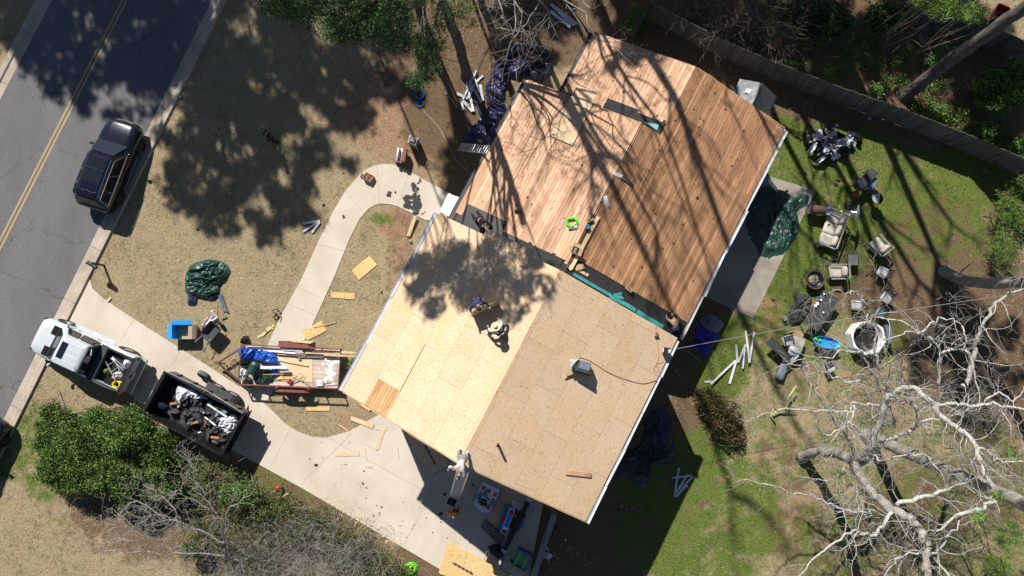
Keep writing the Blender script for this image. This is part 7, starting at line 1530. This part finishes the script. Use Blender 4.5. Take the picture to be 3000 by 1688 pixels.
TB = W(*Z6(255, 548))
bt = tree('bare_tree', 'big leafless tree with pale lichen-grey limbs sprawling over the lower right yard', TB)
rg = random.Random(11); twl = {}
for li, (fn, r0, r1, pts) in enumerate(LIMBS):
    P = [W(*fn(x, y), z) for x, y, z in pts]; P = smooth_path(P, 4)
    P = [p + Vector((rg.gauss(0, .045), rg.gauss(0, .045), rg.gauss(0, .04))) for p in P]
    k = len(P); q_ = (.86 if li == 1 else .7) if li else .8; rr = [q_ * (r0 + (r1 - r0) * (i / (k - 1))) * rg.uniform(.88, 1.1) for i in range(k)]
    if li == 0: rr[0] *= 1.35; rr[1] *= 1.15
    b = MB(); b.tube([p - TB for p in P], rr, 8); b.build('trunk' if li == 0 else 'limb', MT['greybark' if li == 0 else 'palebark'], bt, smooth=180)
    L = sum((P[i + 1] - P[i]).length for i in range(k - 1))
    for c in range(int(L * ((3.8 if fn is Z6 else 2.2) if li else 1.2))):
        i = rg.randint(k // 3 if li == 0 else 1, k - 1)
        if P[i].x < 13.2 and rg.random() < .6: continue
        dd = np.array(P[i] - P[i - 1]); dd /= np.linalg.norm(dd)
        o = np.array([rg.gauss(0, 1), rg.gauss(0, 1), rg.gauss(.1, .5)]); o -= dd * o.dot(dd); o /= np.linalg.norm(o)
        grow(rg, np.array(P[i] - TB), dd * .5 + o, rg.uniform(.6, 2.1), min(.02, rr[i] * .45), 2, twl, .55, (2, 4), .05, .6)
    grow(rg, np.array(P[-1] - TB), np.array(P[-1] - P[-2]), 1.3, r1 * .8, 2, twl, .45, (3, 5), .05)
tag(rodmesh('branch', twl[2], 5, MT['palebark'], bt), kind='stuff'); tag(rodmesh('twig', twl[1] + twl[0], 3, MT['twig'], bt), kind='stuff')
# --- straight trunks
def trunk_tree(name, label, pts, r0, r1, mat, twigs=0, seed=3, n=12, group=None, parts=None):
    base = Vector(pts[0]); t = tree(name, label, base, group=group)
    P = smooth_path(pts, 6); k = len(P); rg = random.Random(seed)
    P = [p + Vector((rg.gauss(0, .02), rg.gauss(0, .02), 0)) for p in P]
    rr = [r0 + (r1 - r0) * i / (k - 1) for i in range(k)]; rr[0] *= 1.3; rr[1] *= 1.12
    b = MB(); b.tube([p - base for p in P], rr, n); b.build('trunk', mat, t, smooth=180)
    return t, P
pb_ = W(2655, 283) + Vector((-.15, -.12, -.5)); pt_ = Vector((pb_.x * 1.02, pb_.y * 1.10, 15))
pine, PP = trunk_tree('pine_tree', 'tall pine with a thick dark scaly trunk crossing the top right corner', [pb_, W(2742, 208, 2.2), W(2845, 133, 4.2), W(2981, 38, 6.6), W(3120, -58, 8.8), W(3500, -300, 13), W(3900, -560, 16)], .34, .24, MT['bark'])
def pinecrown(t, base, tip, n, rad, seed, mat='lvpine', h=4.0):
    rg = np.random.default_rng(seed); tip = np.asarray(Vector(tip) - Vector(base)); C = []
    for i in range(n):
        c = tip + np.array([rg.normal(0, rad), rg.normal(0, rad), rg.normal(0, h * .4)])
        d = rg.normal(size=(60, 3)); d /= np.linalg.norm(d, axis=1, keepdims=True); C.append(c + d * .16)
    return leaves('crown', np.concatenate(C), .20, MT[mat], t, seed, .07)
pinecrown(pine, pb_, (PP[-1].x, PP[-1].y, 17), 260, 1.8, 5)
lp, PP = trunk_tree('pine_tree', 'furrowed grey trunk leaning out of the right edge beside the patio chairs', [W(2765, 796), W(2800, 812, .6), W(2860, 827, 1.9), W(3000, 829, 5.0), W(3250, 830, 9), W(3600, 830, 13)], .30, .22, MT['greybark'])
pinecrown(lp, W(2765, 796), (PP[-1].x, PP[-1].y, 15), 240, 1.8, 6)
b = MB(); q0, q1, q2 = [W(x, y, z) - W(2765, 796) for x, y, z in ((2800, 815, .7), (2822, 790, 1.4), (2843, 774, 2.2))]
b.tube([q0, q1, q2], [.06, .045, .03], 6); b.build('broken_limb', MT['greybark'], lp)
sp_, PP = trunk_tree('pine_tree', 'straight grey-brown trunk under the bare tree, leaning to the right edge', [W(2537, 1272), W(2600, 1300, 1.8), W(2735, 1360, 5), W(2850, 1408, 7.7), W(3000, 1475, 11), W(3200, 1560, 14.5)], .29, .24, MT['greybark'])
pinecrown(sp_, W(2537, 1272), (PP[-1].x, PP[-1].y, 16.5), 240, 1.6, 8)
# --- trees at the top of the picture
bt1, P1 = trunk_tree('evergreen_tree', 'dark evergreen hanging over the front lawn, top middle of the photo', [W(1368, 224), W(1345, 130, 2.9), W(1312, 40, 5.2), W(1290, -30, 6.8), W(1262, -120, 8.6), W(1200, -300, 12), W(1120, -500, 15)], .27, .16, MT['bark'], seed=9)
B1 = W(1368, 224)
EV = [((930, 0, 14.5), (1.4, 1.0, .9), 1.0), ((1060, 25, 15.4), (1.3, 1.1, .9), 1.0), ((860, -30, 15), (1.3, 1.0, .9), .8), ((1120, 70, 15.3), (.9, .7, .7), .7), ((1000, 80, 15.2), (.8, .5, .6), .5), ((1180, -20, 15), (1.1, 1.0, .9), .8), ((1245, 110, 13), (.8, .6, .6), .4), ((1255, 205, 11), (.42, .5, .4), .3), ((1218, 240, 10), (.35, .36, .3), .24), ((1250, 160, 12), (.5, .5, .4), .3), ((1330, 40, 13), (.9, .6, .5), .3), ((1000, -90, 16), (1.6, 1.2, 1), .8), ((820, 20, 14), (.6, .5, .5), .3), ((1170, 120, 13.5), (.5, .4, .4), .3)]
blobs = [(np.array(W(x, y, z) - B1), r, k) for (x, y, z), r, k in EV]
rgn = np.random.default_rng(21)
leaves('crown', clumped(rgn, blobs, 190, 36, .11), .05, MT['lvcedar'], bt1, 22, .3)
br = {}; rg = random.Random(5)
for (x, y, z), r, k in EV:
    e = W(x, y, z) - B1; s_ = P1[min(len(P1) - 1, 18 + rg.randint(0, 12))] - B1
    mid_ = (e + s_) / 2 + Vector((0, 0, -.4)); br.setdefault(0, []).append((smooth_path([s_, mid_, e], 5), list(np.linspace(.07, .015, 11))))
tag(rodmesh('branch', br[0], 6, MT['bark'], bt1), kind='stuff')
bt2, P2 = trunk_tree('bare_tree', 'leafless tree with a dark trunk at the front corner of the house', [W(1470, 175), W(1440, 90, 2.3), W(1408, 5, 4.5), W(1390, -60, 6)], .2, .14, MT['bark'], seed=12)
B2 = W(1470, 175); br = {}; rg = random.Random(31)
for (x, y, z) in ((1390, -60, 6), (1380, -40, 5.6), (1408, 5, 4.5), (1440, 90, 2.6)):
    for k in range(3):
        grow(rg, np.array(W(x, y, z) - B2), (rg.uniform(-.3, 1.0), rg.uniform(-.7, .5), rg.uniform(.2, .7)), rg.uniform(1.6, 2.8), .04, 3, br, .35, (2, 4), .08)
# spreading twigs over the front corner of the roof
for (x, y, z, dx, dy) in ((1500, -20, 7.5, .6, -1), (1560, -30, 8, .4, -1), (1640, -30, 8, .3, -1), (1700, -20, 8, .2, -1), (1480, 60, 7, .6, -.7), (1600, 20, 8, .4, -.9), (1530, 40, 7, .1, -1), (1720, 40, 8, -.1, -1), (1590, -10, 7, -.3, -1)):
    grow(rg, np.array(W(x, y, z) - B2), (dx, dy, .05), rg.uniform(2.2, 3.4), .032, 3, br, .32, (2, 4), .0)
    br.setdefault(3, []).append((smooth_path([P2[-1] - B2, (P2[-1] - B2 + W(x, y, z) - B2) / 2 + Vector((.2, .3, .3)), W(x, y, z) - B2], 4), list(np.linspace(.06, .032, 9))))
tag(rodmesh('branch', br[3] + br[2], 5, MT['greybark'], bt2), kind='stuff'); tag(rodmesh('twig', br[1] + br[0], 3, MT['browntwig'], bt2), kind='stuff')
# --- trees standing beyond the top edge, whose shade lies on the road, lawn, roof and yard; some added for roof dapple
def crown_over(px, py, zc, zr=0.0):
    p = W(px, py, zr); k = (zc - zr) / math.tan(SUN_EL); return Vector((p.x - SDX * k, p.y - SDY * k, zc))
def offtree(name, label, shade_px, zc, rad, seed, zr=0.0, mat='lvdark', dens=1.0, squash=(1, 1)):
    c = crown_over(*shade_px, zc, zr); base = Vector((c.x + .4, c.y + 2.5, 0))
    t = tree(name, label, base, group='trees beyond the top edge of the photo'); rg = random.Random(seed); rgn = np.random.default_rng(seed)
    b = MB(); k_ = .2 if zr else 1; b.tube([(0, 0, 0), (-.1, 0, zc * .5), (-.3, -1.2, zc * 1.0)], [.3 * k_, .24 * k_, .1 * k_], 10); b.build('trunk', MT['bark'], t, smooth=180)  # trees added for roof dapple get thin trunks, to cast less stem shadow
    bl = []
    for i in range(int(15 * rad * dens)):
        a = rg.uniform(0, 2 * PI); q = rad * math.sqrt(rg.random()); s_ = rg.uniform(.35, .85)
        bl.append((np.array([c.x - base.x + q * math.cos(a) * squash[0], c.y - base.y + q * math.sin(a) * squash[1], zc + rg.uniform(-1.5, 1.5)]), (s_, s_, s_ * .6), 1))
    tag(rodmesh('branch', [([np.array([-.25, -.9, zc * .8]), bc[0] * .6 + np.array([0, 0, zc * .36]), bc[0]], [.07, .04, .015]) for bc in bl], 4, MT['bark'], t), kind='stuff')
    leaves('crown', clumped(rgn, bl, 13, 18, .16), .14, MT[mat], t, seed, .45)
for i, (lab, px, py, rad, de, sq) in enumerate((
 ('broad evergreen past the top left corner shading the road', 275, 90, 4.5, 1.5, (1, .95)), ('dense evergreen past the top left corner whose shade ends at the parked car', 500, 120, 3.4, 1.5, (.8, 1.2)),
 ('broad evergreen past the top edge shading the man on the lawn', 715, 490, 4.2, 1.5, (1, .95)), ('evergreen past the top edge shading the upper front lawn', 890, 260, 3.5, 1.4, (1.1, 1)),
 ('thin evergreen past the top edge dappling the lawn by the kerb', 690, 90, 3.2, .9, (1, 1)), ('evergreen past the top left corner shading the far lawn', 40, 30, 2.4, 1.2, (1, 1)),
 ('thin evergreen past the top edge dappling the bare soil', 1110, 190, 2.4, .8, (.8, 1.2)), ('evergreen past the top edge shading the front corner of the house', 1385, 530, 1.5, 1.1, (1, 1.2)),
 ('evergreen past the top edge shading the twigs and tarps', 1570, 60, 2.0, .9, (1.2, .8)), ('evergreen past the top edge shading the fence corner', 1960, 70, 3.0, 1.6, (1.3, .6)),
 ('evergreen past the top edge shading the bramble behind the fence', 2210, 90, 3.0, 1.2, (1.2, .7)), ('evergreen past the top edge shading the middle of the wooded strip', 2430, 130, 2.7, 1.0, (1.1, .8)),
 ('evergreen past the top right corner shading the second fence', 2760, 110, 2.9, 1.4, (1.3, .7)), ('evergreen past the top right corner shading the leafy shrub', 2900, 330, 2.4, 1.4, (1, 1)),
 ('evergreen past the top right corner shading the soil under the bare tree', 2850, 1080, 2.8, .9, (1.2, .9)), ('thin evergreen past the top edge dappling the rear plank roof', 1900, 330, 2.6, .55, (1.2, 1)), ('thin evergreen added past the top edge to dapple the front eave of the new sheathing', 1250, 720, 1.5, .36, (1, 1)), ('thin evergreen added past the top edge to dapple the ridge of the new sheathing', 1530, 850, 1.4, .32, (1, 1)))):  # last pair are unseen trees added to dapple the new sheathing
    offtree('shade_tree', lab, (px, py), 19 if i < 14 else 21, rad, 41 + i, 7.3 if i > 15 else 0.0, dens=de, squash=sq)
def offbare(label, bx, by, H_, seed, r=.24, spread=1.0):
    base = Vector((bx, by, 0)); t = tree('bare_shade_tree', label, base, group='leafless trees beyond the top edge of the photo')
    rg = random.Random(seed); br = {}
    b = MB(); P = [Vector((rg.gauss(0, .1) * i, rg.gauss(0, .1) * i, H_ * i / 5)) for i in range(6)]; b.tube(smooth_path(P, 3), list(np.linspace(r, r * .45, 16)), 10); b.build('trunk', MT['bark'], t, smooth=180)
    for k in range(11):
        i = rg.randint(2, 5); a = rg.uniform(0, 2 * PI)
        grow(rg, np.array(P[i]), (math.cos(a) * spread, math.sin(a) * spread, .8), rg.uniform(2.4, 4.2), r * .36, 3, br, .22, (2, 4), .12)
    tag(rodmesh('branch', br[3] + br[2], 5, MT['greybark'], t), kind='stuff'); tag(rodmesh('twig', br[1] + br[0], 3, MT['greybark'], t), kind='stuff')
def cast(px, py, zr, h):                     # ground point of a stem whose height h throws its shade to that pixel
    p = crown_over(px, py, h, zr); return p.x, p.y
for i, (px, py, zr, h, lab, r_, sp_w) in enumerate(((1760, 500, 4, 18, 'leafless tree past the top edge whose limbs shade the plank roof', .19, 1.1), (1900, 700, 4, 20, 'tall leafless tree past the top edge whose stem shades the brown planks', .17, .9), (1440, 480, 3.6, 18, 'leafless tree past the top edge that shades the front planks', .1, 1.3), (2060, 760, 3.2, 22, 'slim leafless tree past the top edge that shades the rear slope', .13, .9), (1980, 560, 3.6, 20, 'spreading leafless tree past the top edge that shades the rear ridge', .1, 1.4), (1620, 420, 4, 18, 'spreading leafless tree past the top edge that shades the loose sheet', .1, 1.4))):
    x, y = cast(px, py, zr, h); offbare(lab, x, y, h, 60 + i, r_, sp_w)
for i, (px, py, h, lab, r_) in enumerate(((2470, 720, 18, 'leafless stem behind the fence whose shade crosses the sofa lawn', .26), (2650, 830, 20, 'leafless stem behind the fence whose shade crosses the bare soil', .3), (2330, 640, 18, 'leafless stem behind the fence that shades the green tarp', .2), (2570, 760, 19, 'leafless stem behind the fence that shades the lone armchair', .26), (2760, 640, 19, 'leafless stem behind the fence that shades the soil by the right trunk', .22), (2180, 1500, 34, 'very tall leafless stem that throws one long streak down the rear lawn', .3), (2330, 1250, 30, 'very tall leafless stem that throws a second streak down the rear lawn', .28))):
    x, y = cast(px, py, 0, h); offbare(lab, x, y, h, 70 + i, r_, .8)
# --- shrubs
def shrub(name, label, blobs_px, mat, nclump, per, csize, leaf, seed, stems=8, asp=.5, stemmat='browntwig'):
    x0, y0 = np.mean([b_[0][0] for b_ in blobs_px]), np.mean([b_[0][1] for b_ in blobs_px]); base = W(x0, y0)
    t = thing(name, label, 'shrub', base); rgn = np.random.default_rng(seed); rg = random.Random(seed)
    bl = [(np.array(W(x, y, z) - base), r, k) for (x, y, z), r, k in blobs_px]
    leaves('foliage', clumped(rgn, bl, nclump, per, csize), leaf, MT[mat], t, seed, asp)
    br = []
    for c, r, k in bl:
        for i in range(stems):
            e = c + np.array([rg.gauss(0, r[0] * .7), rg.gauss(0, r[1] * .7), rg.uniform(0, r[2])]); s_ = np.array([c[0] + rg.gauss(0, .3), c[1] + rg.gauss(0, .3), 0])
            br.append(([s_, (s_ + e) / 2 + np.array([rg.gauss(0, .15), rg.gauss(0, .15), .2]), e], [.025, .018, .008]))
    tag(rodmesh('stem', br, 4, MT[stemmat], t), kind='stuff')
    return t
rg = random.Random(8); HB = [((250, 1300, 1.6), (1.6, 1.3, 1.0), 1.3), ((370, 1260, 1.9), (1.4, 1.2, 1.0), 1.2), ((180, 1370, 1.2), (1.2, 1.0, .8), .8), ((330, 1390, 1.8), (1.6, 1.0, .9), 1.1), ((450, 1310, 1.4), (1.1, 1.0, .8), .8), ((420, 1450, 1.1), (.8, .6, .6), .35)]
for i in range(46):
    a = rg.uniform(0, 2 * PI); q = rg.uniform(.55, 1.0); r_ = rg.uniform(.25, .6); HB.append(((315 + 215 * q * math.cos(a) + 20 * math.sin(a), 1335 + 145 * q * math.sin(a) + 35 * math.cos(a), rg.uniform(.7, 2.7 - q)), (r_, r_, r_ * .8), .14 + .12 * r_))
shrub('evergreen_shrub', 'huge dark green bush beside the dump trailer, lower left', HB, 'lvbush', 300, 34, .13, .045, 81, 3, .6)
shrub('thicket', 'tangled olive-green thicket along the lower edge of the driveway', [((640, 1420, .9), (1.7, 1.1, .7), .9), ((770, 1480, .9), (1.8, 1.2, .7), .9), ((900, 1540, .8), (1.6, 1.1, .7), .8), ((1010, 1600, .8), (1.5, 1.0, .6), .7), ((620, 1540, .9), (1.6, 1.4, .7), .7), ((1090, 1650, .7), (1.1, .8, .6), .5), ((560, 1370, .8), (.9, .6, .5), .5), ((760, 1620, .9), (1.8, 1.1, .7), .5), ((1170, 1690, .6), (.8, .5, .5), .35)], 'lvolive', 190, 26, .15, .045, 82, 6, .55)
shrub('yellow_shrub', 'loose yellow-green shrub inside the thicket below the driveway', [((700, 1450, 1.5), (.9, .7, .5), 1), ((560, 1615, 1.0), (.6, .4, .3), .6)], 'lvpriv', 120, 14, .12, .06, 83, 6)
shrub('evergreen_shrub', 'small green shrub behind the fence near the middle top', [((2430, 60, 1.2), (1.2, .9, .7), 1), ((2600, 50, 1.3), (1.2, .8, .7), .9), ((2350, 30, 1.2), (1.0, .7, .7), .7)], 'lvdark', 150, 24, .13, .075, 84, 6)
shrub('evergreen_shrub', 'bright green leafy shrub at the right edge behind the fence', [((2930, 270, 1.3), (1.2, 1.2, .8), 1.2), ((2980, 220, 1.4), (.8, .8, .6), .7), ((2900, 250, 1.0), (.8, .7, .6), .6), ((2880, 380, .5), (.9, .4, .3), .3), ((2960, 420, .4), (.6, .4, .3), .3)], 'lvpriv', 160, 26, .12, .075, 85, 6)
shrub('evergreen_shrub', 'low green shrub by the foot of the big pine', [((2770, 155, .7), (.6, .4, .3), .7), ((2740, 180, .5), (.5, .4, .3), .5), ((2565, 265, .4), (.4, .3, .3), .4), ((2740, 330, .35), (.9, .35, .25), .5)], 'lvpriv', 90, 18, .1, .06, 86, 5)
shrub('brown_shrub', 'brown and green shrub in the house shade behind the right gutter', [((2120, 1215, .9), (1.0, .9, .6), 1.2), ((2080, 1170, .8), (.7, .6, .5), .7), ((2140, 1270, .6), (.7, .5, .4), .5)], 'lvbrown', 170, 20, .11, .05, 87, 10)
shrub('foundation_shrub', 'row of low brown shrubs under the front gutter', [((1195, 830, .35), (.25, .5, .25), .4), ((1160, 900, .35), (.25, .5, .25), .4), ((1110, 990, .35), (.28, .5, .25), .45), ((1080, 1050, .4), (.3, .4, .3), .4)], 'lvbrown', 110, 14, .08, .035, 88, 10)
shrub('green_shrub', 'small green shrub poking out under the gutter by the lumber ends', [((1042, 1070, .8), (.3, .35, .3), .6)], 'lvpriv', 90, 14, .07, .05, 89, 5)
shrub('pine_sapling', 'yellow-green long-needled pine bough at the right edge', [((2965, 620, 1.2), (1.0, 1.0, .4), 1), ((2940, 730, 1.0), (.7, .9, .4), .8), ((2990, 560, 1.3), (.7, .6, .3), .6)], 'lvpine', 70, 26, .16, .15, 90, 6, .07)
shrub('pine_sapling', 'long-needled pine bough in the top right corner', [((2760, 20, 5), (1.0, .6, .3), 1), ((2850, 40, 5), (.8, .5, .3), .7), ((2720, -10, 5), (.8, .5, .3), .6)], 'lvpine', 60, 26, .16, .17, 91, 5, .07)
shrub('pine_sapling', 'small green bough in the lower right corner', [((2960, 1560, 3), (.7, .6, .3), .8), ((2930, 1660, 3), (.9, .5, .3), .9)], 'lvpine', 60, 24, .14, .12, 92, 5, .09)
shrub('ground_ivy', 'low leafy undergrowth along the wooded strip behind the fence', [((x, y, .3), (.8, .45, .25), .5) for x, y in ((2330, 190), (2450, 215), (2530, 110), (2640, 175), (2850, 390), (2790, 335), (2250, 110), (2700, 300), (2930, 460), (2560, 180), (2380, 130), (2480, 150), (2300, 60), (2620, 240), (2200, 130), (2740, 250), (2870, 420), (2050, 40), (2410, 250))], 'lvpriv', 70, 16, .12, .05, 93, 3)
shrub('yellow_shrub', 'sunlit yellow-green sprays on the flank of the huge dark bush', [((x, y, z), (.4, .35, .3), .5) for x, y, z in ((265, 1215, 2.0), (140, 1330, 1.6), (180, 1290, 1.9), (300, 1420, 2.0), (410, 1240, 2.3), (120, 1380, 1.2), (330, 1300, 2.8))], 'lvpriv', 70, 16, .1, .045, 94, 3)
# --- bare brush
def brush(name, label, pts, n, L, mat, seed, h=.5, depth=2, wander=.5, cat='brush', r=.016):
    base = W(*pts[0]); t = thing(name, label, cat, base); rg = random.Random(seed); br = {}
    for i in range(n):
        x, y, rx, ry = rg.choice(pts) if len(pts[0]) == 4 else (*rg.choice(pts), 60, 40)
        p = W(x + rg.gauss(0, rx * .6), y + rg.gauss(0, ry * .6), rg.uniform(.1, h)) - W(*pts[0][:2])
        a = rg.uniform(0, 2 * PI); grow(rg, np.array(p), (math.cos(a), math.sin(a), rg.uniform(.0, .7)), rg.uniform(.5, 1.2) * L, r, depth, br, wander, (2, 3), .02, .65)
    t.location = W(*pts[0][:2]); tag(rodmesh('cane', [q for d in br for q in br[d]], 3, MT[mat], t), kind='stuff'); return t
def brush_(name, label, pts, *a, **k):
    return brush(name, label, [tuple(p) for p in pts], *a, **k)
def W2(*a): return W(a[0], a[1])
_W = W
def W(px, py, z=0.0, *rest): return _W(px, py, 0.0 if rest else z)
brush_('bramble', 'grey-brown leafless bramble spilling over the thicket at the bottom edge', [(800, 1600, 130, 70), (930, 1580, 110, 60), (1050, 1640, 70, 40), (880, 1660, 140, 30), (700, 1660, 120, 40)], 420, 1.4, 'twig', 101, 1.4, 2, .7, r=.009)
brush_('bramble', 'leafless grey bramble behind the fence near the top edge', [(2180, 40, 90, 50), (2120, 20, 70, 40), (2250, 80, 60, 40), (2230, 20, 80, 40)], 200, 1.8, 'browntwig', 102, 1.6, 2, .6)
brush_('deadfall', 'pale dead sticks heaped behind the fence left of the big pine', [(2700, 100, 40, 30), (2740, 80, 40, 20), (2760, 120, 25, 25)], 34, 1.6, 'twig', 103, .8, 1, .3)
brush_('bramble', 'thin leafless brush tangled below the sprawling bare tree', [(2850, 1220, 120, 90), (2700, 1600, 130, 60), (2850, 1480, 130, 80), (2560, 1120, 90, 60)], 210, 1.5, 'browntwig', 104, 1.2, 2, .55)
W = _W
# small leafless tree leaning over the thicket
def Z3(x, y): return (x / 2.579, 1126 + y / 2.579)
B3 = W(*Z3(1800, 1460), 0)
st = tree('bare_tree', 'small leafless grey tree fanning out over the thicket, lower left', B3); rg = random.Random(55); br = {}
for pts, r0 in (([(1800, 1460, 1), (1720, 1280, 2), (1690, 1120, 3), (1640, 990, 3.6)], .075), ([(1690, 1120, 3), (1760, 930, 3.8), (1900, 840, 4.2)], .045), ([(1700, 1200, 2.6), (1500, 1110, 3.2), (1380, 1060, 3.5), (1320, 940, 3.8), (1200, 830, 4), (1100, 740, 4.2)], .055), ([(1720, 1280, 2), (1400, 1280, 2.8), (1080, 1270, 3.3), (760, 1260, 3.6)], .05), ([(1500, 1110, 3.2), (1250, 1000, 3.7), (1000, 900, 4), (860, 1080, 4.2)], .04), ([(1600, 960, 3.6), (1440, 870, 4), (1340, 790, 4.2)], .035), ([(1500, 750, 4), (1450, 620, 4.3), (1390, 480, 4.5)], .025), ([(1640, 990, 3.6), (1560, 850, 3.9), (1500, 750, 4)], .045), ([(1400, 1280, 2.8), (1180, 1160, 3.4), (980, 1190, 3.8), (860, 1180, 4)], .035), ([(1380, 1060, 3.5), (1200, 980, 3.8), (1020, 1060, 4.1), (900, 1020, 4.3)], .03), ([(1080, 1270, 3.3), (1150, 1150, 3.6), (1080, 1040, 3.9)], .025)):
    P = [p + Vector((rg.gauss(0, .07), rg.gauss(0, .07), 0)) for p in smooth_path([W(*Z3(x, y), z) - B3 for x, y, z in pts], 4)]; k = len(P); br.setdefault(3, []).append((P, list(np.linspace(r0, r0 * .35, k))))
    for c in range(int(k * 1.3)):
        i = rg.randint(2, k - 1); dd = np.array(P[i] - P[i - 1]); dd /= np.linalg.norm(dd); o = np.array([rg.gauss(0, 1), rg.gauss(0, 1), rg.gauss(0, .3)]); o /= np.linalg.norm(o)
        grow(rg, np.array(P[i]), dd * .8 + o * .8, rg.uniform(.5, 1.2), .010, 2, br, .4, (2, 3), .02, .6)
tag(rodmesh('limb', br[3], 6, MT['greybark'], st), kind='stuff'); tag(rodmesh('branch', br[2], 4, MT['twig'], st), kind='stuff'); tag(rodmesh('twig', br[1] + br[0], 3, MT['twig'], st), kind='stuff')
# --- grass blades and fallen leaves
HOLES = [pw(DRIVE), pw(WALK), pw(PATIO)]
HX = [(-5.1, 5.7, -4.7, 3.7), (-5.1, 6.5, 3.7, 15.6)]
def free(x, y):
    p = Vector((x, y, 0)) - A0
    s_ = p.dot(RNrm)
    if -.8 < s_ < wid + .8: return False
    X, Y = hl(Vector((x, y, 0)))
    for a, b_, c_, d_ in HX:
        if a < X < b_ and c_ < Y < d_: return False
    return not any(inpoly(x, y, h) for h in HOLES)
def scatter(n, seed, want):
    rg = np.random.default_rng(seed); out = []
    X = rg.uniform(-29, 29, n); Y = rg.uniform(-13, 20.5, n); U = rg.random(n)
    for x, y, u in zip(X, Y, U):
        if u < want(x, y) and free(x, y): out.append((x, y, 0))
    return np.array(out)
def blades(name, C, mat, h, lean, seed, wd=.012, per=2):
    rg = np.random.default_rng(seed); C = np.repeat(C, per, 0); n = len(C); C = C + np.c_[rg.normal(0, .04, (n, 2)), np.zeros(n)]
    a = rg.uniform(0, 2 * PI, n); hh = h * rg.uniform(.5, 1.5, n); ll = lean * rg.uniform(.3, 1.5, n)
    d = np.c_[np.cos(a), np.sin(a), np.zeros(n)]; s_ = np.c_[-np.sin(a), np.cos(a), np.zeros(n)] * wd * rg.uniform(.7, 1.6, (n, 1))
    tip = C + d * ll[:, None] + np.c_[np.zeros((n, 2)), hh]
    V = np.stack([C - s_, C + s_, tip], 1).reshape(-1, 3)
    return npmesh(name, V, np.arange(3 * n).reshape(n, 3), mat)
tag(blades('dry_grass', scatter(120000, 1, lambda x, y: max(0, .9 - amount(x, y, LG) - .8 * amount(x, y, LL_) - .7 * amount(x, y, LD))), MT['strawgrass'], .035, .10, 2, .011, 3), kind='stuff')
tag(blades('green_grass', scatter(120000, 3, lambda x, y: amount(x, y, LG) * 1.1 + 1.0 * noise.noise((x * .55, y * .55, 3)) + .5 * noise.noise((x * 1.7, y * 1.7, 5)) - .35 * amount(x, y, LL_) - .12), MT['greengrass'], .05, .04, 4, .014, 3), kind='stuff')
LC = scatter(110000, 5, lambda x, y: .75 * amount(x, y, LL_) + .02 + .1 * amount(x, y, LD)); LC[:, 2] = np.random.default_rng(6).uniform(.01, .05, len(LC))
tag(leaves('leaf_litter', LC, .032, MT['litterleaf'], None, 7, .55, .75), kind='stuff')
GC = scatter(9000, 8, lambda x, y: amount(x, y, LG) ** 2 * .5 + (.3 * amount(x, y, LL_) if y > 8 else 0))
rgn = np.random.default_rng(9); GC = np.repeat(GC, 5, 0); GC = GC + rgn.normal(0, .09, GC.shape) * np.array([1, 1, 0]) + np.c_[np.zeros((len(GC), 2)), rgn.uniform(.02, .12, len(GC))]
tag(leaves('ground_cover', GC, .04, MT['greengrass'], None, 10, .5, .5), kind='stuff')
